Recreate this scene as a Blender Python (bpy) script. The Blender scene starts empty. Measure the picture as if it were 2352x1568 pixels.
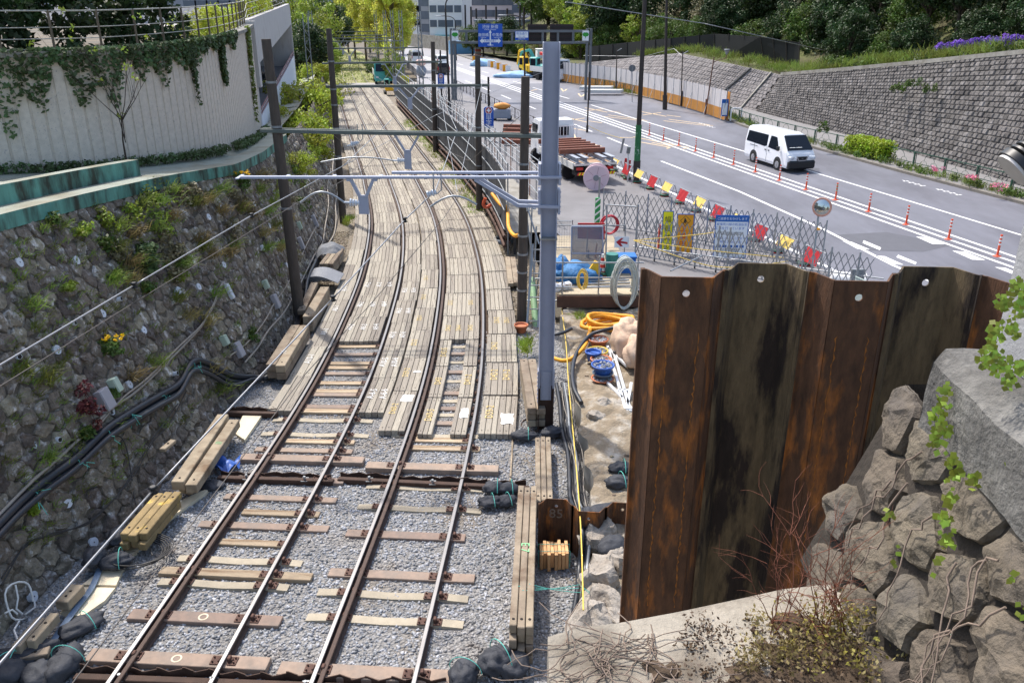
import bpy, math, random
import numpy as np
from mathutils import Vector, Matrix
SC = bpy.context.scene
COL = SC.collection
rad = math.radians
PITCH = math.atan(2066.0 / 5133.0)
CAMZ = 8.8
# ---------------------------------------------------------------- camera, sky, sun, exposure
cam_d = bpy.data.cameras.new("camera")
cam = bpy.data.objects.new("camera", cam_d)
COL.objects.link(cam)
cam.location = (0, 0, CAMZ)
cam.rotation_euler = (math.pi / 2 - PITCH, 0, 0)
cam_d.sensor_width = 36.0
cam_d.lens = 36.0 * 2066.0 / 2560.0
cam_d.clip_start = 0.1
cam_d.clip_end = 5000
SC.camera = cam
SUN_EL, SUN_AZ = 57.0, -35.0            # azimuth from +Y, negative = left
w = bpy.data.worlds.new("World")
SC.world = w
w.use_nodes = True
nt = w.node_tree
bg = nt.nodes["Background"]
sky = nt.nodes.new("ShaderNodeTexSky")
sky.sky_type = 'NISHITA'
sky.sun_disc = False
sky.sun_elevation = rad(SUN_EL)
sky.sun_rotation = rad(SUN_AZ)
sky.air_density = 1.2
sky.dust_density = 3.0
sky.ozone_density = 1.0
nt.links.new(sky.outputs[0], bg.inputs[0])
bg.inputs[1].default_value = 0.15
sun_d = bpy.data.lights.new("sun", 'SUN')
sun_d.energy = 3.0
sun_d.angle = rad(1.6)
sun_d.color = (1.0, 0.95, 0.88)
sun = bpy.data.objects.new("sun", sun_d)
COL.objects.link(sun)
_sd = Vector((math.sin(rad(SUN_AZ)) * math.cos(rad(SUN_EL)), math.cos(rad(SUN_AZ)) * math.cos(rad(SUN_EL)), math.sin(rad(SUN_EL))))
sun.rotation_euler = _sd.to_track_quat('Z', 'Y').to_euler()
sun.location = (0, 0, 60)
SC.view_settings.view_transform = 'Standard'
SC.view_settings.look = 'None'
SC.view_settings.exposure = 0.78
SC.view_settings.gamma = 1.0
SC.render.engine = 'CYCLES'
# ---------------------------------------------------------------- survey helpers: photo pixels (2352 wide) -> places in the world
FD = 2066.0 / 2560.0 * 2352.0
SP, CP = math.sin(PITCH), math.cos(PITCH)
def ray(px, py):
 u = (px - 1176.0) / FD
 v = (784.0 - py) / FD
 return Vector((u, CP + v * SP, -SP + v * CP))
def G(px, py, z=0.0):
 d = ray(px, py)
 return Vector((0, 0, CAMZ)) + d * ((z - CAMZ) / d.z)
def P(px, py, Y):
 d = ray(px, py)
 return Vector((0, 0, CAMZ)) + d * (Y / d.y)
def S(px, py):            # full-size photo pixel -> 2352 pixel
 return px / 1.08844, py / 1.08844
# ---------------------------------------------------------------- materials
def lin(c):
 def f(x):
  x /= 255.0
  return x / 12.92 if x <= 0.04045 else ((x + 0.055) / 1.055) ** 2.4
 return (f(c[0]), f(c[1]), f(c[2]), 1.0)
MATS = {}
def mat(name, col, rough=0.7, metal=0.0, var=0.25, scale=3.0, bump=0.0, bscale=30.0, rnd=0.0, stretch=(1, 1, 1),
  col2=None, spot=None, trans=0.0, alpha=1.0, spec=0.5, hue=0.0, tex='noise', disp=0.02, coat=0.0, detail=6.0):
 """procedural surface: base colour mottled by noise, optional second colour patches, per-face 'rnd' variation, bump"""
 if name in MATS:
  return MATS[name]
 m = bpy.data.materials.new(name)
 m.use_nodes = True
 n, l = m.node_tree.nodes, m.node_tree.links
 b = n["Principled BSDF"]
 c = col if len(col) == 4 else lin(col)
 tc = n.new("ShaderNodeTexCoord")
 mp = n.new("ShaderNodeMapping")
 mp.inputs['Scale'].default_value = stretch
 l.new(tc.outputs['Object'], mp.inputs[0])
 nz = n.new("ShaderNodeTexNoise")
 nz.inputs['Scale'].default_value = scale
 nz.inputs['Detail'].default_value = detail
 nz.inputs['Roughness'].default_value = 0.65
 l.new(mp.outputs[0], nz.inputs['Vector'])
 mr = n.new("ShaderNodeMapRange")
 mr.inputs[1].default_value = 0.25
 mr.inputs[2].default_value = 0.75
 mr.inputs[3].default_value = 1.0 - var
 mr.inputs[4].default_value = 1.0 + var
 l.new(nz.outputs[0], mr.inputs[0])
 base = n.new("ShaderNodeRGB")
 base.outputs[0].default_value = c
 cur = base.outputs[0]
 if col2 is not None:
  c2 = col2 if len(col2) == 4 else lin(col2)
  sp = spot or (1.2, 0.5, 0.1)
  n2 = n.new("ShaderNodeTexNoise")
  n2.inputs['Scale'].default_value = sp[0]
  n2.inputs['Detail'].default_value = 8.0
  n2.inputs['Roughness'].default_value = 0.62
  l.new(mp.outputs[0], n2.inputs['Vector'])
  m2 = n.new("ShaderNodeMapRange")
  m2.inputs[1].default_value = sp[1] - sp[2]
  m2.inputs[2].default_value = sp[1] + sp[2]
  l.new(n2.outputs[0], m2.inputs[0])
  mx = n.new("ShaderNodeMix")
  mx.data_type = 'RGBA'
  mx.inputs[7].default_value = c2
  l.new(m2.outputs[0], mx.inputs[0])
  l.new(cur, mx.inputs[6])
  cur = mx.outputs[2]
 mul = n.new("ShaderNodeVectorMath")
 mul.operation = 'SCALE'
 l.new(cur, mul.inputs[0])
 l.new(mr.outputs[0], mul.inputs['Scale'])
 cur = mul.outputs[0]
 if rnd > 0 or hue > 0:
  at = n.new("ShaderNodeAttribute")
  at.attribute_name = "rnd"
  m3 = n.new("ShaderNodeMapRange")
  m3.inputs[3].default_value = 1.0 - rnd
  m3.inputs[4].default_value = 1.0 + rnd
  l.new(at.outputs['Fac'], m3.inputs[0])
  mu = n.new("ShaderNodeVectorMath")
  mu.operation = 'SCALE'
  l.new(cur, mu.inputs[0])
  l.new(m3.outputs[0], mu.inputs['Scale'])
  cur = mu.outputs[0]
  if hue > 0:
   hs = n.new("ShaderNodeHueSaturation")
   m4 = n.new("ShaderNodeMapRange")
   m4.inputs[3].default_value = 0.5 - hue
   m4.inputs[4].default_value = 0.5 + hue
   l.new(at.outputs['Fac'], m4.inputs[0])
   l.new(m4.outputs[0], hs.inputs['Hue'])
   l.new(cur, hs.inputs['Color'])
   cur = hs.outputs[0]
 l.new(cur, b.inputs['Base Color'])
 b.inputs['Roughness'].default_value = rough
 b.inputs['Metallic'].default_value = metal
 b.inputs['Specular IOR Level'].default_value = spec
 if coat:
  b.inputs['Coat Weight'].default_value = coat
  b.inputs['Coat Roughness'].default_value = 0.08
 if alpha < 1:
  b.inputs['Alpha'].default_value = alpha
 if bump > 0:
  if tex == 'voronoi':
   nb = n.new("ShaderNodeTexVoronoi")
   nb.inputs['Scale'].default_value = bscale
  else:
   nb = n.new("ShaderNodeTexNoise")
   nb.inputs['Scale'].default_value = bscale
   nb.inputs['Detail'].default_value = 8.0
   nb.inputs['Roughness'].default_value = 0.6
  l.new(mp.outputs[0], nb.inputs['Vector'])
  bp = n.new("ShaderNodeBump")
  bp.inputs['Strength'].default_value = bump
  bp.inputs['Distance'].default_value = disp
  l.new(nb.outputs[0], bp.inputs['Height'])
  l.new(bp.outputs[0], b.inputs['Normal'])
 if trans > 0:
  tr = n.new("ShaderNodeBsdfTranslucent")
  l.new(cur, tr.inputs[0])
  ms = n.new("ShaderNodeMixShader")
  ms.inputs[0].default_value = trans
  out = n["Material Output"]
  l.new(b.outputs[0], ms.inputs[1])
  l.new(tr.outputs[0], ms.inputs[2])
  l.new(ms.outputs[0], out.inputs[0])
 MATS[name] = m
 return m
# ---------------------------------------------------------------- object helpers
def link_mesh(name, me, parent=None):
 o = bpy.data.objects.new(name, me)
 COL.objects.link(o)
 if parent is not None:
  o.parent = parent
 return o
def tag(o, label=None, cat=None, group=None, kind=None):
 if label: o["label"] = label
 if cat: o["category"] = cat
 if group: o["group"] = group
 if kind: o["kind"] = kind
 return o
def thing(name, label, cat, loc=(0, 0, 0), rz=0.0, group=None):
 o = bpy.data.objects.new(name, None)
 o.empty_display_size = 0.3
 COL.objects.link(o)
 o.location = loc
 o.rotation_euler = (0, 0, rz)
 return tag(o, label, cat, group)
def kids(o):
 return [c for c in bpy.data.objects if c.parent is o]
def copy_tree(o, parent=None, ch=None):
 c = o.copy()
 COL.objects.link(c)
 if parent is not None:
  c.parent = parent
 for k in kids(o):
  copy_tree(k, c)
 return c
def np_mesh(name, V, F, mats, rnd=None, smooth=False, mi=None):
 """V (n,3); F (m,k) constant k"""
 me = bpy.data.meshes.new(name)
 V = np.asarray(V, dtype=np.float32)
 F = np.asarray(F, dtype=np.int32)
 m, k = F.shape
 me.vertices.add(len(V))
 me.vertices.foreach_set("co", V.ravel())
 me.loops.add(m * k)
 me.loops.foreach_set("vertex_index", F.ravel())
 me.polygons.add(m)
 me.polygons.foreach_set("loop_start", np.arange(0, m * k, k, dtype=np.int32))
 if smooth:
  me.polygons.foreach_set("use_smooth", np.ones(m, dtype=bool))
 for mm in (mats if isinstance(mats, (list, tuple)) else [mats]):
  me.materials.append(mm)
 if mi is not None:
  me.polygons.foreach_set("material_index", np.asarray(mi, dtype=np.int32))
 if rnd is not None:
  a = me.attributes.new("rnd", 'FLOAT', 'FACE')
  a.data.foreach_set("value", np.asarray(rnd, dtype=np.float32))
 me.update(calc_edges=True)
 me.validate()
 return me
class MB:
 """collects shapes and links them as ONE mesh object"""
 def __init__(s):
  s.v, s.f, s.m, s.r, s.sm = [], [], [], [], []
 def add(s, vs, fs, mi=0, r=None, smooth=False):
  o = len(s.v)
  s.v += [tuple(v) for v in vs]
  if r is None: r = random.random()
  for f in fs:
   s.f.append([o + i for i in f]); s.m.append(mi); s.r.append(r); s.sm.append(smooth)
  return s
 def box(s, c, size, rz=0.0, mi=0, r=None, M=None, ch=0.0):
  x, y, z = size[0] / 2, size[1] / 2, size[2] / 2
  if ch > 0:                       # box with chamfered edges
   ch = min(ch, x * .45, y * .45, z * .45)
   vs = []
   for sx in (-1, 1):
    for sy in (-1, 1):
     for sz in (-1, 1):
      vs += [(sx * (x - ch), sy * (y - ch), sz * z), (sx * (x - ch), sy * y, sz * (z - ch)), (sx * x, sy * (y - ch), sz * (z - ch))]
   def I(a, b, c_, k): return ((a > 0) * 4 + (b > 0) * 2 + (c_ > 0)) * 3 + k
   fs = []
   for q in (-1, 1):
    a = [I(-1, -1, q, 0), I(1, -1, q, 0), I(1, 1, q, 0), I(-1, 1, q, 0)]
    b = [I(-1, q, -1, 1), I(1, q, -1, 1), I(1, q, 1, 1), I(-1, q, 1, 1)]
    c2 = [I(q, -1, -1, 2), I(q, 1, -1, 2), I(q, 1, 1, 2), I(q, -1, 1, 2)]
    fs += [a if q > 0 else a[::-1], b[::-1] if q > 0 else b, c2 if q > 0 else c2[::-1]]
   for p in (-1, 1):
    for q in (-1, 1):
     e1 = [I(-1, p, q, 0), I(1, p, q, 0), I(1, p, q, 1), I(-1, p, q, 1)]
     e2 = [I(p, -1, q, 0), I(p, 1, q, 0), I(p, 1, q, 2), I(p, -1, q, 2)]
     e3 = [I(p, q, -1, 1), I(p, q, 1, 1), I(p, q, 1, 2), I(p, q, -1, 2)]
     fs += [e1, e2, e3]
   for p in (-1, 1):
    for q in (-1, 1):
     for t in (-1, 1):
      fs.append([I(p, q, t, 0), I(p, q, t, 1), I(p, q, t, 2)])
   out = []
   for f in fs:
    a, b, d = (Vector(vs[f[0]]), Vector(vs[f[1]]), Vector(vs[f[2]]))
    nrm = (b - a).cross(d - a)
    cen = sum((Vector(vs[i]) for i in f), Vector()) / len(f)
    out.append(f if nrm.dot(cen) > 0 else f[::-1])
   fs = out
  else:
   vs = [(-x, -y, -z), (x, -y, -z), (x, y, -z), (-x, y, -z), (-x, -y, z), (x, -y, z), (x, y, z), (-x, y, z)]
   fs = [(0, 3, 2, 1), (4, 5, 6, 7), (0, 1, 5, 4), (1, 2, 6, 5), (2, 3, 7, 6), (3, 0, 4, 7)]
  if M is None:
   M = Matrix.Translation(Vector(c)) @ Matrix.Rotation(rz, 4, 'Z')
  else:
   M = M @ Matrix.Translation(Vector(c))
  return s.add([M @ Vector(v) for v in vs], fs, mi, r)
 def bar(s, a, b, w, h, mi=0, r=None, ch=0.0, up=None):
  a, b = Vector(a), Vector(b)
  d = b - a
  L = d.length
  if L < 1e-6: return s
  q = d.normalized()
  u = Vector(up) if up is not None else Vector((0, 0, 1))
  if abs(q.dot(u)) > 0.98: u = Vector((0, 1, 0))
  x = q.cross(u).normalized()
  z = x.cross(q).normalized()
  M = Matrix(((x.x, q.x, z.x, 0), (x.y, q.y, z.y, 0), (x.z, q.z, z.z, 0), (0, 0, 0, 1)))
  M = Matrix.Translation((a + b) / 2) @ M
  return s.box((0, 0, 0), (w, L, h), M=M, mi=mi, r=r, ch=ch)
 def cyl(s, a, b, r0, r1=None, n=10, mi=0, cap=True, r=None, smooth=True):
  a, b = Vector(a), Vector(b)
  if r1 is None: r1 = r0
  d = (b - a).normalized()
  u = Vector((0, 0, 1)) if abs(d.z) < 0.9 else Vector((1, 0, 0))
  x = d.cross(u).normalized(); y = d.cross(x).normalized()
  vs = []
  for p, q in ((a, r0), (b, r1)):
   for i in range(n):
    t = 2 * math.pi * i / n
    vs.append(p + x * (q * math.cos(t)) + y * (q * math.sin(t)))
  if r is None: r = random.random()
  s.add(vs, [(i, i + n, (i + 1) % n + n, (i + 1) % n) for i in range(n)], mi, r, smooth)
  if cap:
   s.add(vs[:n], [list(range(n))], mi, r)
   s.add(vs[n:], [list(range(n))[::-1]], mi, r)
  return s
 def tube(s, pts, rad_, n=8, mi=0, r=None, cap=True):
  pts = [Vector(p) for p in pts]
  m = len(pts)
  rr = rad_ if isinstance(rad_, (list, tuple)) else [rad_] * m
  vs = []
  px = None
  for i, p in enumerate(pts):
   d = (pts[min(i + 1, m - 1)] - pts[max(i - 1, 0)])
   d = d.normalized() if d.length > 1e-9 else Vector((0, 1, 0))
   if px is None:
    u = Vector((0, 0, 1)) if abs(d.z) < 0.9 else Vector((1, 0, 0))
    px = d.cross(u).normalized()
   else:
    px = (px - d * px.dot(d))
    px = px.normalized() if px.length > 1e-6 else d.orthogonal().normalized()
   py = d.cross(px).normalized()
   for k in range(n):
    t = 2 * math.pi * k / n
    vs.append(p + px * (rr[i] * math.cos(t)) + py * (rr[i] * math.sin(t)))
  fs = []
  for i in range(m - 1):
   for k in range(n):
    fs.append((i * n + k, i * n + (k + 1) % n, (i + 1) * n + (k + 1) % n, (i + 1) * n + k))
  if r is None: r = random.random()
  s.add(vs, fs, mi, r, True)
  if cap:
   s.add(vs[:n], [list(range(n))[::-1]], mi, r)
   s.add(vs[-n:], [list(range(n))], mi, r)
  return s
 def loft(s, rings, closed=True, cap=True, mi=0, r=None, smooth=False):
  n = len(rings[0])
  vs = [p for ring in rings for p in ring]
  fs = []
  e = n if closed else n - 1
  for i in range(len(rings) - 1):
   for k in range(e):
    fs.append((i * n + k, i * n + (k + 1) % n, (i + 1) * n + (k + 1) % n, (i + 1) * n + k))
  if r is None: r = random.random()
  s.add(vs, fs, mi, r, smooth)
  if cap and closed:
   s.add(rings[0], [list(range(n))[::-1]], mi, r)
   s.add(rings[-1], [list(range(n))], mi, r)
  return s
 def lathe(s, c, prof, n=16, mi=0, r=None, smooth=True):
  c = Vector(c)
  rings = []
  for (q, z) in prof:
   rings.append([c + Vector((q * math.cos(2 * math.pi * i / n), q * math.sin(2 * math.pi * i / n), z)) for i in range(n)])
  return s.loft(rings, cap=True, mi=mi, r=r, smooth=smooth)
 def prism(s, poly, h0, h1, M=None, mi=0, r=None):
  """poly: 2D outline in xy, extruded z h0..h1, then M"""
  M = M or Matrix()
  n = len(poly)
  a = [M @ Vector((p[0], p[1], h0)) for p in poly]
  b = [M @ Vector((p[0], p[1], h1)) for p in poly]
  ar = sum(poly[i][0] * poly[(i + 1) % n][1] - poly[(i + 1) % n][0] * poly[i][1] for i in range(n))
  if (ar < 0) == (h1 > h0):
   a, b = a[::-1], b[::-1]
  return s.loft([a, b], mi=mi, r=r)
 def blob(s, c, size, seed=0, amp=0.18, mi=0, n=10, m=7, flat=0.0, r=None, M=None, smooth=True, freq=1.6):
  rg = random.Random(seed)
  ph = [(rg.uniform(-1, 1), rg.uniform(-1, 1), rg.uniform(-1, 1), rg.uniform(0, 6.28)) for _ in range(9)]
  vs = []
  for j in range(m + 1):
   th = math.pi * j / m
   for i in range(n):
    a = 2 * math.pi * i / n
    d = Vector((math.sin(th) * math.cos(a), math.sin(th) * math.sin(a), math.cos(th)))
    q = 1 + amp * sum(math.sin(freq * 2.2 * (d.x * p[0] + d.y * p[1] + d.z * p[2]) * 1.7 + p[3]) for p in ph) / 3.2
    v = Vector((d.x * size[0] * q, d.y * size[1] * q, d.z * size[2] * q))
    if flat and v.z < -flat * size[2]: v.z = -flat * size[2]
    v = (M @ v) if M is not None else v
    vs.append(Vector(c) + v)
  fs = []
  for j in range(m):
   for i in range(n):
    fs.append((j * n + i, (j + 1) * n + i, (j + 1) * n + (i + 1) % n, j * n + (i + 1) % n))
  return s.add(vs, fs, mi, r, smooth)
 def build(s, name, mats, parent=None, bevel=0.0):
  me = bpy.data.meshes.new(name)
  me.from_pydata(s.v, [], s.f)
  for mm in (mats if isinstance(mats, (list, tuple)) else [mats]):
   me.materials.append(mm)
  me.polygons.foreach_set("material_index", s.m)
  me.polygons.foreach_set("use_smooth", s.sm)
  a = me.attributes.new("rnd", 'FLOAT', 'FACE')
  a.data.foreach_set("value", s.r)
  me.update()
  o = link_mesh(name, me, parent)
  if bevel > 0:
   b = o.modifiers.new("bevel", 'BEVEL')
   b.width = bevel
   b.segments = 2
   b.limit_method = 'ANGLE'
  return o
def rough(o, lv, strength, size, kind='SIMPLE'):
 """rounds and roughens hewn stone"""
 t = bpy.data.textures.new("stone_relief", 'CLOUDS'); t.noise_scale = size; t.noise_depth = 3
 s = o.modifiers.new("round", 'SUBSURF'); s.levels = s.render_levels = lv; s.subdivision_type = kind
 d = o.modifiers.new("relief", 'DISPLACE'); d.texture = t; d.strength = strength; d.texture_coords = 'GLOBAL'; d.mid_level = .5
 if kind != 'SIMPLE': o.data.polygons.foreach_set("use_smooth", [True] * len(o.data.polygons))
 return o
def text_mesh(name, body, size, M, material, parent=None, ext=0.002, align='CENTER', sx=1.0, valign='CENTER', space=1.0, line=1.0):
 cu = bpy.data.curves.new(name, 'FONT')
 cu.body = body
 cu.size = size
 cu.align_x = align
 cu.align_y = valign
 cu.extrude = ext
 cu.space_character = space
 cu.space_line = line
 cu.resolution_u = 2
 t = bpy.data.objects.new(name + "_tmp", cu)
 COL.objects.link(t)
 dg = bpy.context.evaluated_depsgraph_get()
 dg.update()
 me = bpy.data.meshes.new_from_object(t.evaluated_get(dg))
 bpy.data.objects.remove(t)
 bpy.data.curves.remove(cu)
 me.transform(M @ Matrix.Diagonal((sx, 1, 1, 1)))
 me.materials.clear()
 me.materials.append(material)
 me.name = name
 return link_mesh(name, me, parent)
def frame(origin, xdir, up=(0, 0, 1)):
 """matrix whose local x runs along xdir, local y up, local z out of the face"""
 x = Vector(xdir).normalized()
 y = Vector(up)
 y = (y - x * y.dot(x)).normalized()
 z = x.cross(y)
 o = Vector(origin)
 return Matrix(((x.x, y.x, z.x, o.x), (x.y, y.y, z.y, o.y), (x.z, y.z, z.z, o.z), (0, 0, 0, 1)))
def smooth_path(pts, n=8):
 pts = [Vector(p) for p in pts]
 out = []
 for i in range(len(pts) - 1):
  p0 = pts[i - 1] if i > 0 else pts[i] * 2 - pts[i + 1]
  p1, p2 = pts[i], pts[i + 1]
  p3 = pts[i + 2] if i + 2 < len(pts) else p2 * 2 - p1
  for k in range(n):
   t = k / n
   out.append(0.5 * ((2 * p1) + (p2 - p0) * t + (2 * p0 - 5 * p1 + 4 * p2 - p3) * t * t + (3 * p1 - p0 - 3 * p2 + p3) * t ** 3))
 out.append(pts[-1])
 return out
def sag(a, b, s, n=16):
 a, b = Vector(a), Vector(b)
 return [a.lerp(b, i / n) - Vector((0, 0, s * 4 * (i / n) * (1 - i / n))) for i in range(n + 1)]
random.seed(7)
RNG = np.random.default_rng(11)
def leaf_arrays(clumps, per, leaf, rng, droop=0.0, aspect=1.6, rs=0.12):
 """clumps: array (n,4) x,y,z,r -> quads scattered through each clump, denser to its shell"""
 clumps = np.asarray(clumps, dtype=float)
 n = len(clumps)
 tot = n * per
 c = np.repeat(clumps, per, axis=0)
 d = rng.normal(size=(tot, 3)); d /= np.linalg.norm(d, axis=1)[:, None]
 rr = c[:, 3] * rng.uniform(0.25, 1.0, tot) ** 0.5
 p = c[:, :3] + d * rr[:, None] * np.array([1, 1, 0.8])
 nrm = d * 0.7 + rng.normal(size=(tot, 3)) * 0.8 + np.array([0, 0, 0.5])
 nrm /= np.linalg.norm(nrm, axis=1)[:, None]
 t = np.cross(nrm, rng.normal(size=(tot, 3)))
 t /= np.linalg.norm(t, axis=1)[:, None] + 1e-9
 t[:, 2] -= droop
 t /= np.linalg.norm(t, axis=1)[:, None] + 1e-9
 b = np.cross(nrm, t)
 s = leaf * rng.uniform(0.6, 1.3, tot)[:, None]
 V = np.empty((tot, 4, 3))
 V[:, 0] = p - t * s * aspect * 0.5
 V[:, 1] = p + b * s * 0.42
 V[:, 2] = p + t * s * aspect * 0.5
 V[:, 3] = p - b * s * 0.42
 F = np.arange(tot * 4).reshape(tot, 4)
 cr = np.repeat(rng.uniform(0.15, 0.85, n), per)
 rnd = np.clip(cr + rng.normal(0, rs, tot), 0, 1)
 return V.reshape(-1, 3), F, rnd
def leaf_obj(name, clumps, per, leaf, material, rng, parent=None, **k):
 V, F, r = leaf_arrays(clumps, per, leaf, rng, **k)
 return link_mesh(name, np_mesh(name, V, F, material, r), parent)
# ================================================================ GROUND, ROAD, TRACKS
M_earth = mat("earth", (112, 100, 84), 0.95, var=0.35, scale=1.2, bump=0.6, bscale=14, col2=(86, 84, 78), spot=(0.8, .5, .15))
M_asph = mat("asphalt", (106, 107, 116), 0.62, var=0.16, scale=1.1, stretch=(1, .35, 1), bump=0.15, bscale=120, col2=(90, 90, 98), spot=(0.3, .52, .1), spec=.5)
M_asph2 = mat("asphalt_patch", (86, 87, 94), 0.7, var=0.12, scale=3, bump=0.15, bscale=120)
M_asph3 = mat("worn_asphalt", (116, 114, 116), 0.7, var=0.14, scale=0.9, bump=0.15, bscale=90, col2=(106, 104, 106), spot=(0.5, .5, .12))
M_white = mat("road_paint", (226, 226, 226), 0.6, var=0.08, scale=9, col2=(170, 170, 172), spot=(14, .66, .06))
M_yellowp = mat("yellow_road_paint", (226, 196, 150), 0.6, var=0.1, scale=9, col2=(140, 132, 120), spot=(12, .58, .08))
M_kerb = mat("kerb_stone", (118, 112, 104), 0.85, var=0.2, scale=5, bump=0.3, bscale=40)
M_conc = mat("concrete", (150, 147, 140), 0.85, var=0.2, scale=2.5, bump=0.3, bscale=45, col2=(118, 112, 102), spot=(1.4, .55, .14))
M_pave = mat("pavement", (122, 120, 120), 0.85, var=0.15, scale=3, bump=0.2, bscale=60)
def sheet(name, pts, material, kind='structure', thick=0.0):
 mb = MB()
 pts = [Vector(p) for p in pts]
 if thick:
  mb.loft([[p - Vector((0, 0, thick)) for p in pts], pts])
 else:
  mb.add(pts, [list(range(len(pts)))])
 o = mb.build(name, material)
 return tag(o, kind=kind)
sheet("ground", [(-600, -300, -.62), (600, -300, -.62), (600, 900, -.62), (-600, 900, -.62)], M_earth)
RO, RU, RN = Vector((9.76, 59.3, 0)), Vector((-.2474, .9689, 0)), Vector((.9689, .2474, 0))
RZ = 0.5
RANG = math.atan2(RU.x, RU.y)           # heading left of +Y
def RD(t, off, z=RZ):
 v = RO + RU * t + RN * off
 return Vector((v.x, v.y, z))
def strip(mb, pts, w, z, mi=0):
 """flat ribbon along pts"""
 pts = [Vector((p[0], p[1], z)) for p in pts]
 L, R = [], []
 for i, p in enumerate(pts):
  d = (pts[min(i + 1, len(pts) - 1)] - pts[max(i - 1, 0)]).normalized()
  nn = Vector((d.y, -d.x, 0))
  L.append(p - nn * w / 2); R.append(p + nn * w / 2)
 for i in range(len(pts) - 1):
  mb.add([L[i], R[i], R[i + 1], L[i + 1]], [(0, 1, 2, 3)], mi)
KERB = [(-60, 7.9), (-24.6, 7.7), (-17.5, 7.6), (-8.5, 7.75), (-3, 8.1), (3, 8.7), (9, 9.8), (16, 10.3), (24, 10.1), (34, 9.0), (44, 8.0), (58, 6.6), (85, 6.2), (120, 7.5), (155, 10), (260, 22)]
kl = smooth_path([RD(t, o) for t, o in KERB], 5)
LEFT = [(-60, -20), (-45, -16.4), (-33, -13.6), (-30.5, -14.6), (-24, -14.4), (-8, -13.6), (10, -12.6), (24, -11.8), (42, -10.3), (56, -8.4), (72, -6.2), (108, -3.7), (160, -1.0), (260, 6)]
ll = smooth_path([RD(t, o) for t, o in LEFT], 4)
mb = MB()
ts = [-60, -45, -33, -30.5, -24, -16, -8, 0, 8, 16, 24, 34, 44, 58, 72, 90, 110, 135, 160, 200, 260]
def interp(tab, t):
 for (a, b), (c, d) in zip(tab[:-1], tab[1:]):
  if a <= t <= c: return b + (d - b) * (t - a) / (c - a)
 return tab[-1][1]
Lp = [RD(t, interp(LEFT, t)) for t in ts]
Rp = [RD(t, interp(KERB, t)) for t in ts]
for i in range(len(ts) - 1):
 mb.add([Lp[i], Rp[i], Rp[i + 1], Lp[i + 1]], [(0, 1, 2, 3)])
for i in range(len(ts) - 1):
 a, b = Lp[i], Lp[i + 1]
 mb.add([a - Vector((0, 0, 1.2)), a, b, b - Vector((0, 0, 1.2))], [(0, 1, 2, 3)])
tag(mb.build("road", M_asph), kind='structure')
mb = MB()
cs = [(-45, -16.2, -7.0), (-33, -13.4, -7.0), (-30.5, -14.5, -7.0), (-24, -14.3, -7.0), (-8, -13.5, -6.9), (0, -13.3, -6.7), (10, -12.5, -6.6), (24, -11.7, -6.6), (40, -10.4, -7.0)]
for (t0, a0, b0), (t1, a1, b1) in zip(cs[:-1], cs[1:]):
 mb.add([RD(t0, a0, RZ + .004), RD(t0, b0, RZ + .004), RD(t1, b1, RZ + .004), RD(t1, a1, RZ + .004)], [(0, 1, 2, 3)])
tag(mb.build("site_road", M_asph3), kind='structure')
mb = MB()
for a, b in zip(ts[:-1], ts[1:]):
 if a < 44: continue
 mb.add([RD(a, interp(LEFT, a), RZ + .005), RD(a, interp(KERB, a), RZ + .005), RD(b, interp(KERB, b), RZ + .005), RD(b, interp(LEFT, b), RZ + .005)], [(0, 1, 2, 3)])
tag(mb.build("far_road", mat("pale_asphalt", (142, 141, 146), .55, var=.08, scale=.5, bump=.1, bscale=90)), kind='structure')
mb = MB()
z1 = RZ + .008
for o in (-.55, 0.0, .55):
 strip(mb, [RD(-60, o), RD(120, o)], .16, z1)
strip(mb, [RD(-60, 3.5), RD(-24, 3.2), RD(-5, 2.9), RD(8, 2.7)], .15, z1)
strip(mb, [RD(8, 2.7), RD(20, 2.6)], .15, z1)
for t in range(26, 100, 9):
 strip(mb, [RD(t, 2.4), RD(t + 4, 2.3)], .15, z1)
strip(mb, [RD(-60, -4.6), RD(-31.5, -4.4), RD(-26.6, -3.8), (RD(-18.8, -3.4)), RD(-9.8, -3.55)], .16, z1)
for t in (-4.2, 3, 10, 18, 27, 36, 46, 56):
 strip(mb, [RD(t, -3.3), RD(t + 4.2, -3.25)], .15, z1)
strip(mb, [RD(-33, -6.75), RD(-10, -6.7)], .18, z1)
def block(px):
 q = [G(x, y, z1) for x, y in px]
 mb.add(q, [(0, 1, 2, 3)])
for pg in (((22, 1184), (110, 1192), (292, 1268), (170, 1262)), ((232, 1178), (403, 1250), (390, 1275), (222, 1205)), ((340, 1328), (440, 1335), (625, 1418), (510, 1412)), ((570, 1320), (752, 1395), (740, 1416), (552, 1345)),
           ((742, 1143), (850, 1150), (1025, 1217), (905, 1215)), ((1098, 1280), (1230, 1292), (1425, 1372), (1295, 1368)), ((1515, 1440), (1620, 1447), (1760, 1505), (1700, 1512))):
 block([S(2100 + x / 3.92, 300 + y / 3.92) for x, y in pg])
for cx, cy in ((2095, 420), (2175, 440), (1845, 335), (1628, 290), (1615, 285)):
 c = G(cx, cy, z1)
 for k in range(4):
  p = c + RU * (k * .42 - .8)
  mb.add([p + RN * -.16 - RU * .05, p + RN * .16 - RU * .05, p + RN * .16 + RU * .07, p + RN * -.16 + RU * .07], [(0, 1, 2, 3)])
  mb.add([p + RN * -.03, p + RN * .03, p + RN * .03 + RU * .3, p + RN * -.03 + RU * .3], [(0, 1, 2, 3)])
mk = mb.build("road_markings", M_white)
tag(mk, kind='structure')
mb = MB()
z2 = RZ + .009
def stroke(a, b, w_=.16):
 strip(mb, [RD(*a), RD(*b)], w_, z2)
for (t, o) in ((20, -.0), (20, 0)):
 pass
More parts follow.
